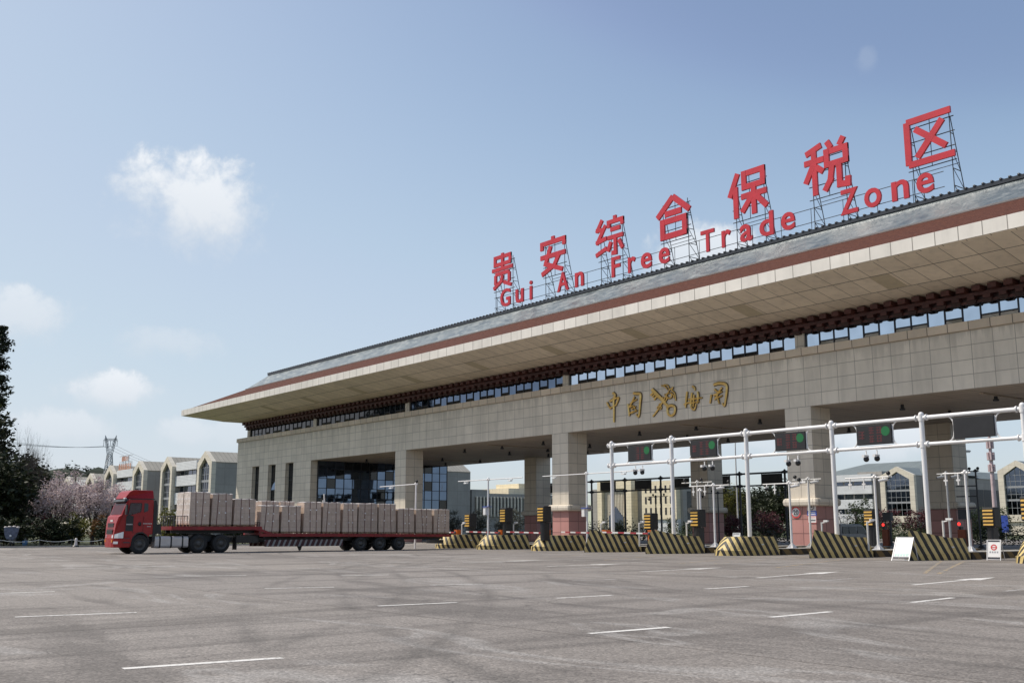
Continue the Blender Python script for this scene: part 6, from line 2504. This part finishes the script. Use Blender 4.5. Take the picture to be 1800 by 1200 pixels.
b.prism([(-.7, .80, 1.18), (.7, .80, 1.18), (.62, 1.30, 1.74), (-.62, 1.30, 1.74)], (0, -.02, .015))
b.build('windscreen', M['glass_black'], t)
b = MB()
for z in (.55, .68, .8):
    b.box(-.45, .45, -.02, .05, z, z + .05)
b.build('grille', M['trim'], t)
for s_ in (-1, 1):
    b = MB()
    b.cbox((s_ * .64, .01, .86), .26, .08, .17)
    b.build('headlight', M['lamp'], t)
    for y in (.8, 3.5):
        q = MB()
        q.lathe([(0, -.1), (.3, -.1), (.32, -.06), (.32, .06), (.3, .1), (0, .1)], axis='x', n=18)
        wv_ = q.build('wheel', M['rubber'], t, at=(s_ * .76, y, .32))
        q = MB()
        q.lathe([(0, s_ * .105), (.19, s_ * .105), (.19, s_ * .08)], axis='x', n=14)
        q.build('rim', M['grey_metal'], wv_)


# ------------------------------------------------------------------ poles, masts, signs beyond
def street_lamp(label, loc, h, rz, arm=2.2, flood=False):
    t = thing('street_lamp', label, 'street lamp', loc, rz, 'street lamps beyond the gate')
    b = MB()
    if flood:
        b.tube([(0, 0, 0), (0, 0, h)], [.26, .17], 8)
        b.build('pole', M['white_dirty'], t)
        b = MB()
        b.box(-1.3, 1.3, -.12, .12, h - .06, h + .06)
        for x in (-1.0, -.3, .4, 1.0):
            b.hexa([(x - .28, -.45, h + .1), (x + .28, -.45, h + .1), (x + .28, .25, h + .22), (x - .28, .25, h + .22)], [(x - .28, -.45, h + .25), (x + .28, -.45, h + .25), (x + .28, .25, h + .4), (x - .28, .25, h + .4)])
        b.build('lamp_head', M['dark_metal'], t)
        return t
    b.tube([(0, 0, 0), (0, 0, h * .86), (.06 * arm, 0, h * .93), (.35 * arm, 0, h * .985), (arm * .8, 0, h)], [.12, .08, .07, .06, .05], 8)
    b.build('pole', M['white_dirty'], t)
    b = MB()
    b.hexa([(arm * .7, -.16, h - .02), (arm * 1.15, -.12, h + .03), (arm * 1.15, .12, h + .03), (arm * .7, .16, h - .02)], [(arm * .7, -.12, h + .12), (arm * 1.15, -.08, h + .12), (arm * 1.15, .08, h + .12), (arm * .7, .12, h + .12)])
    b.build('lamp_head', M['dark_metal'], t)
    return t


street_lamp('slim curved street lamp in front of the finned building', (-166.1, 112.3, 0), 10.4, R(130))
street_lamp('tall slim white pole seen above the chevron barrier', (-91.6, 110, 0), 13.8, R(10), .5)
street_lamp('floodlight mast with a flat lamp head against the sky, right of the dark rear pillar', (-98.8, 181.9, 0), 15.2, R(52), flood=True)

t = thing('telecom_mast', 'pale pink telecom mast with drum antennas near the right edge', 'mast', (-115.8, 224.9, 0))
b = MB()
b.tube([(0, 0, 0), (0, 0, 15), (0, 0, 21.5)], [.55, .42, .3], 10)
b.build('pole', M['pink_metal'], t)
for z, r_, h in ((20.0, .62, 2.2), (17.2, .66, 1.7), (14.6, .6, 1.6)):
    b = MB()
    for k in range(6):
        a = math.pi / 3 * k
        b.cbox((math.cos(a) * r_, math.sin(a) * r_, z), .36, .36, h)
    b.lathe([(.2, z - h / 2), (r_ + .1, z - h / 2), (r_ + .1, z - h / 2 + .12), (.2, z - h / 2 + .12)], n=12)
    b.build('antenna_drum', M['pink_metal'], t)

t = thing('direction_sign', 'small three-panel white road sign by the right-hand red signal', 'road sign', (-68.1, 123.7, 0), R(8))
b = MB()
b.tube([(0, 0, 0), (0, 0, 5.3)], .1, 8)
b.build('post', M['grey_metal'], t)
for z in (2.9, 3.75, 4.6):
    b = MB()
    b.box(-1.3, 1.3, -.14, -.09, z, z + .68)
    p_ = b.build('panel', M['white_dirty'], t)
    m_ = MB()
    for i in range(6):
        m_.face([(-1.1 + i * .38, -.145, z + .2), (-.85 + i * .38, -.145, z + .2), (-.85 + i * .38, -.145, z + .48), (-1.1 + i * .38, -.145, z + .48)])
    m_.build('lettering', M['print_grey'], p_, fix=False)
t = thing('direction_sign', 'narrow blue sign panel standing beside the telecom mast pole', 'road sign', (-59.8, 118.1, 0), R(8))
b = MB()
b.tube([(0, 0, 0), (0, 0, 1.2)], .06, 8)
b.build('post', M['grey_metal'], t)
b = MB()
b.box(-.35, .35, -.05, .05, 1.1, 3.0)
b.build('panel', M['print_blue'], t)

# power pylon
t = thing('power_pylon', 'grey lattice power pylon with a forked top against the sky at far left', 'pylon', (-671.8, 206.4, 0), R(52))
b = MB()
H1, H2 = 47.5, 58.5


def leg_at(z):
    return 5.0 - 3.8 * min(1, z / H1)


zz = [0, 9, 17, 24, 30, 35, 39.5, 43.5, 47.5]
for a, c in zip(zz[:-1], zz[1:]):
    w0, w1 = leg_at(a), leg_at(c)
    C0 = [(-w0, -w0, a), (w0, -w0, a), (w0, w0, a), (-w0, w0, a)]
    C1 = [(-w1, -w1, c), (w1, -w1, c), (w1, w1, c), (-w1, w1, c)]
    for k in range(4):
        b.bar(C0[k], C1[k], .34)
        b.bar(C0[k], C1[(k + 1) % 4], .2)
        b.bar(C0[(k + 1) % 4], C1[k], .2)
        b.bar(C1[k], C1[(k + 1) % 4], .2)
b.build('tower', M['grey_metal'], t)
b = MB()
for s_ in (-1, 1):
    for y in (-1, 1):
        b.bar((s_ * 1.2, y * 1.2, H1), (s_ * 3.1, y * .8, 56.2), .3)
        b.bar((s_ * .3, y * 1.2, H1), (s_ * 2.0, y * .8, 56.2), .24)
        b.bar((s_ * 3.2, y * .6, 56.2), (s_ * 3.5, 0, 59.4), .26)
        b.bar((s_ * 2.2, y * .6, 56.2), (s_ * 3.5, 0, 59.4), .24)
        for k in range(5):
            f0, f1 = k / 5, (k + 1) / 5
            b.bar((s_ * (1.2 + 1.9 * f0), y, H1 + 8.7 * f0), (s_ * (.3 + 1.7 * f1), y, H1 + 8.7 * f1), .14)
b.build('forked_head', M['grey_metal'], t)
b = MB()
for y in (-.8, .8):
    b.bar((-4.4, y, 56.2), (4.4, y, 56.2), .26)
    b.bar((-4.0, y, 57.2), (4.0, y, 57.2), .2)
for k in range(14):
    b.bar((-4.2 + .6 * k, .8, 56.2), (-3.6 + .6 * k, -.8, 57.2), .14)
for x in (-4.2, 0, 4.2):
    b.bar((x, 0, 56.2), (x, 0, 52.6), .24)
b.build('cross_arm', M['grey_metal'], t)
b = MB()
for x in (-4.2, 0, 4.2):
    for s_ in (-1, 1):
        b.tube([(x, s_ * 330 * f, 52.6 - 60 * f * (1 - f) * .6 * 1.0) for f in [k / 14 for k in range(15)]], .07, 4, cap=False)
b.build('cables', M['dark_metal'], t)

# ------------------------------------------------------------------ things on the left verge
t = thing('electric_scooter', 'scooter with a blue-grey wind quilt parked on the verge at far left', 'scooter', (-96.3, 22.0, .0), R(66))
b = MB()
b.lathe([(.13, -.06), (.24, -.06), (.27, -.03), (.27, .03), (.24, .06), (.13, .06)], (0, 0, 0), 'x', 18)
b.build('front_wheel', M['rubber'], t, at=(0, -.45, .27))
b = MB()
b.lathe([(.13, -.06), (.24, -.06), (.27, -.03), (.27, .03), (.24, .06), (.13, .06)], (0, 0, 0), 'x', 18)
b.build('rear_wheel', M['rubber'], t, at=(0, .75, .27))
b = MB()
b.hexa([(-.16, -.2, .3), (.16, -.2, .3), (.16, .7, .3), (-.16, .7, .3)], [(-.14, -.15, .4), (.14, -.15, .4), (.16, .7, .45), (-.16, .7, .45)])
b.hexa([(-.17, .2, .45), (.17, .2, .45), (.17, .95, .5), (-.17, .95, .5)], [(-.15, .2, .78), (.15, .2, .78), (.13, 1.0, .82), (-.13, 1.0, .82)])
b.tube([(0, -.45, .3), (0, -.25, 1.05)], .06, 8)
b.hexa([(-.15, -.38, .45), (.15, -.38, .45), (.2, -.2, .45), (-.2, -.2, .45)], [(-.2, -.28, 1.0), (.2, -.28, 1.0), (.24, -.16, 1.0), (-.24, -.16, 1.0)])
b.build('body', M['van_paint'], t, bevel=.02)
b = MB()
b.tube([(-.42, -.1, 1.1), (-.2, -.25, 1.08), (.2, -.25, 1.08), (.42, -.1, 1.1)], .03, 8)
for s_ in (-1, 1):
    b.tube([(s_ * .3, -.2, 1.1), (s_ * .42, -.22, 1.36)], .012, 6)
    b.cbox((s_ * .45, -.22, 1.42), .16, .03, .11)
b.build('handlebar', M['black'], t)
b = MB()
V, F = [], []
prof = [(.30, .62), (.44, .8), (.52, 1.1), (.58, 1.38), (.62, 1.62)]
for w, z in prof:
    for k in range(9):
        f = k / 8 * 2 - 1
        V.append((w * f, -.42 - .16 * (1 - f * f) + .05 * math.sin(k * 2.1 + z * 5), z + .04 * math.sin(k * 1.7)))
for i in range(len(prof) - 1):
    for k in range(8):
        F.append((i * 9 + k, i * 9 + k + 1, (i + 1) * 9 + k + 1, (i + 1) * 9 + k))
nq = len(V)
V += [(x, y + .06, z) for x, y, z in V]
F += [tuple(i + nq for i in f)[::-1] for f in F]
b.grid(V, F, True)
b.build('wind_quilt', M['quilt'], t, fix=False)
b = MB()
for x, z in ((-.45, 1.66), (-.15, 1.70), (.2, 1.72), (.5, 1.66)):
    b.sphere((x, -.44, z - .03), .12, 8, 6, (1.3, .7, .6))
b.build('quilt_collar', M['film'], t)
b = MB()
b.sphere((0, -.62, .93), .09, 10, 6, (1, .5, 1))
b.build('headlight', M['lamp'], t)

b = MB()
b.lathe([(0, 0), (.17, 0), (.24, .52), (.22, .52), (.16, .03)], n=16)
o = b.build('plastic_bucket', M['bucket'])
o.location = (-95.2, 22.8, 0)
tag(o, 'blue plastic bucket on the ground next to the scooter', 'bucket')
hb = MB()
hb.tube([(.23 * math.cos(a), 0, .52 + .2 * math.sin(a)) for a in [math.pi * k / 8 for k in range(9)]], .01, 6)
hb.build('handle', M['grey_metal'], o)

t = thing('marker_post', 'short pale post with a dark foot on the kerb left of the lorry', 'post', (-92.7, 26.2, 0))
b = MB()
b.lathe([(0, .74), (.08, .72), (.12, .60), (.10, .42), (.16, .12)], n=14)
b.build('post', M['film'], t)
b = MB()
b.lathe([(0, .14), (.26, .12), (.30, 0)], n=14)
b.build('foot', M['black'], t)

t = thing('rope_barrier', 'sagging white rope on low posts along the verge at far left', 'rope fence', (-95.0, 25.5, 0))
ys = [-9, -4.6, -1.6, 1.0, 3.6, 8]
for y in ys:
    b = MB()
    b.tube([(0, y, 0), (0, y, .62)], .035, 6)
    b.build('post', M['dark_metal'], t)
b = MB()
for a, c in zip(ys[:-1], ys[1:]):
    b.tube([(0, a + (c - a) * f, .58 - .16 * 4 * f * (1 - f)) for f in [k / 8 for k in range(9)]], .022, 6, cap=False)
b.build('rope', M['white'], t)

# ------------------------------------------------------------------ plants
def limb(mb, rng, p, d, ln, r, lev, tips, spread=.6, up=.12, kids_=(2, 3), nseg=3):
    pts, rs = [p], [r]
    q = p
    for i in range(nseg):
        d = (d + Vector((rng.gauss(0, .13), rng.gauss(0, .13), rng.gauss(0, .08) + up * .3))).normalized()
        q = q + d * (ln / nseg)
        pts.append(q)
        rs.append(r * (1 - .45 * (i + 1) / nseg))
    mb.tube(pts, rs, 6 if r > .05 else 4, cap=False)
    if lev == 0:
        tips.append((pts[1], q, d))
        return
    for k in range(rng.randint(*kids_)):
        i = rng.randint(max(1, nseg - 2), nseg)
        a = rng.uniform(0, 2 * math.pi)
        s_ = d.orthogonal().normalized()
        t_ = d.cross(s_)
        nd = (d + (s_ * math.cos(a) + t_ * math.sin(a)) * spread * rng.uniform(.6, 1.3) + Vector((0, 0, up))).normalized()
        limb(mb, rng, pts[i], nd, ln * rng.uniform(.62, .85), rs[i] * .68, lev - 1, tips, spread, up, kids_, nseg)
    limb(mb, rng, q, (d + Vector((rng.gauss(0, .2), rng.gauss(0, .2), up))).normalized(), ln * .75, rs[-1] * .85, lev - 1, tips, spread, up, kids_, nseg)


def leaves(mb, rng, c, rad, n, size, flat=.5):
    """n leaf faces scattered in a soft ellipsoid clump"""
    for _ in range(n):
        v = Vector((rng.gauss(0, .48), rng.gauss(0, .48), rng.gauss(0, .42)))
        p = Vector(c) + Vector((v.x * rad[0], v.y * rad[1], v.z * rad[2]))
        a = Vector((rng.gauss(0, 1), rng.gauss(0, 1), rng.gauss(0, flat)))
        if a.length < .01:
            continue
        a.normalize()
        b_ = a.cross(Vector((rng.gauss(0, 1), rng.gauss(0, 1), rng.gauss(0, 1))))
        if b_.length < .01:
            continue
        b_.normalize()
        s_ = size * rng.uniform(.6, 1.35)
        mb.face([p - a * s_, p - b_ * s_ * .45, p + a * s_, p + b_ * s_ * .45])


def fast_build(mb, name, mat, parent):
    me = bpy.data.meshes.new(name)
    me.from_pydata(mb.v, [], mb.f)
    me.materials.append(mat)
    me.polygons.foreach_set('use_smooth', mb.sm)
    o = bpy.data.objects.new(name, me)
    COL.objects.link(o)
    o.parent = parent
    return o


def broadleaf(name, label, cat, loc, h, w, leafm, barkm, seed, group=None, lev=2, per=26, size=.22, trunk=.28, clump=.9, spread=.75):
    rng = random.Random(seed)
    t = thing(name, label, cat, loc, 0, group)
    tm = MB()
    tips = []
    r0 = h * .022 + .03
    tl = h * trunk
    tm.tube([(0, 0, -.05), (.02, .03, tl * .5), (0, 0, tl)], [r0 * 1.25, r0, r0 * .9], 8)
    for k in range(5):
        a = 2 * math.pi * k / 5 + rng.uniform(-.4, .4)
        e = rng.uniform(.55, 1.3)
        limb(tm, rng, Vector((0, 0, tl * rng.uniform(.75, 1.0))), Vector((math.cos(a), math.sin(a), e)).normalized(), h * .26, r0 * .6, lev, tips, spread, .16)
    limb(tm, rng, Vector((0, 0, tl)), Vector((0, 0, 1)), h * .28, r0 * .8, lev, tips, spread, .2)
    mx = max(q.z for _, q, _ in tips)
    wx = max(math.hypot(q.x, q.y) for _, q, _ in tips)
    sz, sw = (h * .95) / mx, (w / 2 * .9) / wx
    tm.v = [(x * (1 + (sw - 1) * min(1, max(0, z / tl - .5))), y * (1 + (sw - 1) * min(1, max(0, z / tl - .5))), z * sz) for x, y, z in tm.v]
    fast_build(tm, 'trunk', barkm, t)
    if leafm:
        lm = MB()
        for p, q, d in tips:
            for c in (p.lerp(q, .55), q):
                c = Vector((c.x * sw, c.y * sw, c.z * sz))
                if rng.random() < .9:
                    leaves(lm, rng, c, (clump, clump, clump * .8), per, size)
        fast_build(lm, 'crown', leafm, t)
    return t


def bushy(name, label, cat, loc, h, w, leafm, seed, group=None, n=60, per=40, size=.13, low=.12, d=None, part='foliage', twigs=True):
    """dense shrub, hedge or heavy crown: clumps packed through an uneven ellipsoid over a few stems"""
    rng = random.Random(seed)
    d = w if d is None else d
    t = thing(name, label, cat, loc, 0, group)
    tm = MB()
    for k in range(5):
        a = rng.uniform(0, 6.28)
        tm.tube([(math.cos(a) * w * .05, math.sin(a) * d * .05, -.05), (math.cos(a) * w * .14, math.sin(a) * d * .14, h * .3), (math.cos(a) * w * .24, math.sin(a) * d * .24, h * .72)], [.02 * h + .015, .015 * h + .01, .006 * h + .005], 6)
    fast_build(tm, 'stems', M['bark'], t)
    lm = MB()
    k = 0
    while k < n:
        v = Vector((rng.uniform(-1, 1), rng.uniform(-1, 1), rng.uniform(-1, 1)))
        if v.length > 1 or v.length < rng.uniform(0, .75):
            continue
        k += 1
        lump = 1 + .2 * math.sin(v.x * 5 + seed) * math.sin(v.y * 4 + 2 * seed + v.z * 3)
        c = (v.x * w * .42 * lump, v.y * d * .42 * lump, h * (low + (1 - low) * (.5 + v.z * .46 * lump)))
        s_ = (w + h) * .5 * .16
        leaves(lm, rng, c, (s_, s_, s_ * .8), per, size)
    fast_build(lm, part, leafm, t)
    return t


def conifer(name, label, loc, h, w, seed, group=None):
    rng = random.Random(seed)
    t = thing(name, label, 'tree', loc, 0, group)
    tm = MB()
    tm.tube([(0, 0, -.1), (.1, 0, h * .5), (0, .1, h * .97)], [h * .014 + .08, h * .01, .04], 8)
    lm = MB()
    z = h * .12
    while z < h * .98:
        f = (z - h * .1) / (h * .9)
        r_ = w / 2 * (1 - f * .55) * rng.uniform(.65, 1.1) * (1 if f < .88 else (1 - f) / .12 + .15)
        for k in range(5):
            a = rng.uniform(0, 6.28)
            L = r_ * rng.uniform(.55, 1.05)
            e = Vector((math.cos(a) * L, math.sin(a) * L, z + rng.uniform(-.1, .35) * L))
            tm.tube([(0, 0, z), e], [.06, .015], 4, cap=False)
            for g in (.35, .65, .95):
                c = Vector((0, 0, z)).lerp(e, g)
                leaves(lm, rng, c, (.75, .75, .5), 24, .24)
        z += h * .026
    fast_build(tm, 'trunk', M['bark'], t)
    fast_build(lm, 'crown', M['leaf_dark'], t)
    return t


c0 = conifer('conifer_tree', 'tall dark conifer rising highest at the left edge', (-164.3, 33.6, 0), 31.0, 7.2, 3, 'tall dark conifers')
copy_tree(c0, loc=(-166.5, 29.5, 0), rz=2.1, label='tall dark conifer standing just left of the frame edge tree', scale=1.05)
copy_tree(c0, loc=(-176, 24, 0), rz=4.0, label='dark conifer further left in the tall clump', scale=1.1)
copy_tree(c0, loc=(-181, 15, 0), rz=1.0, label='leftmost dark conifer of the tall clump', scale=1.0)

bushy('broadleaf_tree', 'dense dark evergreen tree under the tall conifer at the left edge', 'tree', (-123.2, 24.6, 0), 14.2, 6.4, M['leaf_dark'], 21, 'dark evergreen trees on the verge', n=150, per=44, size=.30, low=.05, part='crown')
bushy('broadleaf_tree', 'low dark evergreen tree behind the scooter', 'tree', (-112.9, 23.6, 0), 9.0, 8.0, M['leaf_dark'], 22, 'dark evergreen trees on the verge', n=190, per=46, size=.27, low=.03, part='crown')
bushy('broadleaf_tree', 'dark evergreen tree between the bare tree and the blossoms', 'tree', (-128.5, 30.3, 0), 9.6, 6.0, M['leaf_dark'], 23, 'dark evergreen trees on the verge', n=150, per=46, size=.27, low=.05, part='crown')
broadleaf('bare_tree', 'leafless twiggy tree against the sky right of the dark evergreens', 'tree', (-117.4, 28.0, 0), 13.3, 8.5, None, M['bark_grey'], 8, lev=5, spread=.62)
broadleaf('bare_tree', 'shorter leafless tree poking out of the blossoms', 'tree', (-121.2, 34.4, 0), 9.2, 4.5, None, M['bark_grey'], 14, lev=3, spread=.6)

BG = 'pale blossoming cherry trees on the verge'
ch = broadleaf('cherry_tree', 'pale pink cherry tree in blossom, leftmost of the blossoms', 'tree', (-112.6, 29.6, 0), 7.6, 7.4, M['blossom'], M['bark'], 31, BG, lev=3, per=10, size=.11, clump=.55)
copy_tree(ch, loc=(-117.5, 32.6, 0), rz=1.3, label='pale cherry tree in blossom in front of the far left office building', scale=1.04)
ch2 = broadleaf('cherry_tree', 'pale cherry tree in blossom with a dark trunk, close left of the lorry cab', 'tree', (-109.2, 32.4, 0), 7.1, 6.6, M['blossom'], M['bark'], 37, BG, lev=3, per=10, size=.11, clump=.55)
copy_tree(ch2, loc=(-114.0, 36.0, 0), rz=2.2, label='pale cherry tree in blossom just behind the lorry windscreen', scale=.93)
copy_tree(ch, loc=(-124.0, 39.0, 0), rz=3.2, label='white blossom showing over the lorry roof fairing', scale=.9)

VG = 'shrubs on the verge'
bushy('shrub', 'yellow-green shrub under the blossoms left of the lorry', 'shrub', (-104.6, 29.6, 0), 2.9, 2.6, M['leaf_olive'], 41, VG, n=36, per=34, size=.13)
bushy('shrub', 'orange-brown shrub close to the lorry front', 'shrub', (-102.9, 31.4, 0), 2.7, 2.8, M['leaf_orange'], 42, VG, n=36, per=34, size=.13)
bushy('shrub', 'small dull red shrub under the leftmost blossoms', 'shrub', (-108.0, 27.4, 0), 3.3, 1.8, M['leaf_red'], 43, VG, n=24, per=30, size=.12)
bushy('shrub', 'green and brown bush seen between the cab and the front pallets', 'shrub', (-98.9, 36.2, 0), 3.3, 3.2, M['leaf_olive'], 44, VG, n=40, per=34, size=.13)
bushy('shrub', 'reddish bush beyond the lorry front deck', 'shrub', (-101.0, 40.5, 0), 3.0, 3.0, M['leaf_orange'], 45, VG, n=36, per=34, size=.13)
HG = 'dark hedges along the verge'
hd = bushy('hedge', 'dark hedge behind the scooter', 'hedge', (-101.5, 22.6, 0), 2.6, 2.6, M['leaf_dark'], 51, HG, n=80, per=44, size=.15, low=0.0, d=7.0)
copy_tree(hd, loc=(-103.6, 27.4, 0), rz=.15, label='dark hedge behind the white rope, under the leftmost blossoms')
copy_tree(hd, loc=(-101.6, 32.8, 0), rz=.2, label='dark hedge right behind the lorry front')
copy_tree(hd, loc=(-100.3, 38.6, 0), rz=.1, label='dark hedge behind the lorry fuel tank')
copy_tree(hd, loc=(-99.5, 44.4, 0), rz=.1, label='dark hedge behind the trailer gooseneck')
copy_tree(hd, loc=(-106.5, 20.5, 0), rz=.4, label='taller dark hedge behind the scooter hedge', scale=1.5)

# planting seen through the open bays
TG = 'trees beyond the gate'
gy = broadleaf('street_tree', 'thin yellow-green tree right of the dark rear pillar, over the chevron barrier', 'tree', (-99.4, 117.2, 0), 8.4, 6.0, M['leaf_olive'], M['bark'], 61, TG, lev=3, per=9, size=.15, clump=.6)
dk = bushy('forest_tree', 'dark round-topped tree in the wood beyond the fourth bay, left one', 'tree', (-176.5, 214.6, 0), 12.0, 9.5, M['leaf_dark'], 62, TG, n=120, per=34, size=.36, low=.05, part='crown')
for k, (x, y, s_, lab) in enumerate([(-168.5, 211.0, 1.0, 'dark tree in the wood beyond the fourth bay, second from the left'), (-160.5, 207.2, 1.08, 'dark tree in the wood beyond the fourth bay, beside the speed limit pillar'),
                                      (-182.5, 217.2, .92, 'dark tree in the wood, partly behind the yellow-green tree'), (-154, 204, 1.1, 'dark tree in the wood, hidden mostly by the speed limit pillar'),
                                      (-172.5, 196.0, .75, 'lower dark tree in front of the wood, left of the others'), (-161.5, 191.0, .78, 'lower dark tree in front of the wood, near the pillar')]):
    copy_tree(dk, loc=(x, y, 0), rz=k * 1.1, label=lab, scale=s_)
sr = bushy('red_shrub', 'burgundy shrub between the dark rear pillar and the tall chevron post', 'shrub', (-79.4, 93.8, 0), 3.2, 3.0, M['leaf_red'], 71, 'burgundy shrubs beyond the gate', n=50, per=32, size=.12)
for x, y, s_, lab in [(-80.4, 101.6, 1.2, 'burgundy shrub left of the speed limit pillar'), (-85.1, 134.5, 1.4, 'burgundy shrub behind the left red signal lamp'), (-76.9, 128.8, 1.35, 'burgundy shrub below the right-hand gabled building'),
                      (-83.0, 106.0, 1.0, 'burgundy shrub behind the tall post on the chevron barrier')]:
    copy_tree(sr, loc=(x, y, 0), rz=x, label=lab, scale=s_)
wb = bushy('blossom_shrub', 'white flowering shrub behind the grey van', 'shrub', (-88.6, 130.1, 0), 4.4, 4.6, M['blossom_white'], 72, TG, n=46, per=20, size=.15)
ge = bushy('green_tree', 'bushy green tree behind the white camera pole, right of the flowering shrub', 'tree', (-81.0, 122.2, 0), 5.4, 4.0, M['leaf_green'], 73, TG, n=60, per=36, size=.16, part='crown')
for x, y, s_, lab in [(-66.8, 125.4, .75, 'low green tree between the right-hand red signal and the floodlight mast'), (-70.1, 137.4, .8, 'low green tree at the foot of the telecom mast'), (-62, 131, .7, 'low green tree near the narrow blue sign')]:
    copy_tree(ge, loc=(x, y, 0), rz=y, label=lab, scale=s_)
gh = bushy('grey_shrub', 'dusty grey-green shrub before the finned building, left one', 'shrub', (-136.8, 100.6, 0), 4.3, 4.2, M['leaf_grey'], 74, 'dusty shrubs beyond the second bay', n=60, per=32, size=.15, low=0)
for x, y, s_, lab in [(-133.0, 103.4, .95, 'dusty grey-green shrub before the finned building, middle one'), (-137.6, 108.5, 1.05, 'dusty grey-green shrub before the finned building, right one'), (-140.5, 98.0, 1.0, 'dusty grey-green shrub next to the glass flank'),
                      (-134.6, 112.6, 1.0, 'dusty shrub partly behind the dark rear pillar'), (-128.5, 99.5, .8, 'lower dusty shrub in front of the others')]:
    copy_tree(gh, loc=(x, y, 0), rz=y, label=lab, scale=s_)
gk = bushy('clipped_shrub', 'small dark bush at the foot of the cream arched building, left one', 'shrub', (-123.0, 118.7, 0), 2.9, 2.2, M['leaf_dark'], 75, 'small dark bushes before the cream building', n=30, per=32, size=.13)
for x, y, s_, lab in [(-127.2, 129.4, 1.1, 'small dark bush before the cream building, middle one'), (-121.4, 128.8, 1.15, 'small dark bush before the cream building, right one'), (-113.5, 124.0, .9, 'small dark bush beside the yellow-barred box at the rear pillar')]:
    copy_tree(gk, loc=(x, y, 0), rz=y, label=lab, scale=s_)
lo = bushy('low_hedge', 'long low hedge across the far lanes on the right', 'hedge', (-72, 118, 0), 1.4, 26, M['leaf_green'], 76, 'low hedges beyond the lanes', n=130, per=30, size=.13, low=0, d=2.4)
lo.rotation_euler = (0, 0, R(52))
copy_tree(lo, loc=(-104, 122, 0), rz=R(52), label='long low hedge across the far lanes in the middle')
lk_ = bushy('low_hedge', 'dark clipped hedge just beyond the building, behind the middle lanes', 'hedge', (-104, 97.5, 0), 1.5, 24, M['leaf_dark'], 78, 'low hedges beyond the lanes', n=130, per=30, size=.13, low=0, d=2.0)
copy_tree(lk_, loc=(-79, 97.5, 0), rz=0, label='dark clipped hedge just beyond the building, below the burgundy shrub')
copy_tree(lk_, loc=(-54, 98.5, 0), rz=0, label='dark clipped hedge just beyond the building, behind the red signals')
copy_tree(lo, loc=(-88, 150, 0), rz=R(52), label='long low hedge further back on the right')

# far wooded hill
b = MB()
rng = random.Random(9)
V, F = [], []
nx, ny = 90, 10
for j in range(ny + 1):
    for i in range(nx + 1):
        u, v = i / nx, j / ny
        prof = math.sin(math.pi * v)
        hh = (12 + 34 * math.exp(-((u - .30) / .22) ** 2) + 22 * math.exp(-((u - .62) / .16) ** 2)) * prof + (rng.uniform(-2.2, 2.6) if 0 < j < ny else 0)
        V.append(((u - .5) * 620, (v - .5) * 170, max(-1.0, hh) if 0 < j < ny else -1.0))
F = [(j * (nx + 1) + i, j * (nx + 1) + i + 1, (j + 1) * (nx + 1) + i + 1, (j + 1) * (nx + 1) + i) for j in range(ny) for i in range(nx)]
b.grid(V, F, False)
o = b.build('hill', M['hill'])
o.location = (-745, 175, 0)
o.rotation_euler = (0, 0, R(52))
tag(o, kind='structure')
lm = MB()
rng = random.Random(4)
me = o.data
for p in me.polygons:
    if rng.random() < .8:
        c = p.center
        leaves(lm, rng, (c.x, c.y, c.z + 1.6), (3.6, 3.6, 3.2), 26, 1.0)
hw = fast_build(lm, 'hill_wood', M['hill'], None)
hw.location = o.location
hw.rotation_euler = o.rotation_euler
tag(hw, 'dark wood covering the far hill at left', 'wood', kind='stuff')
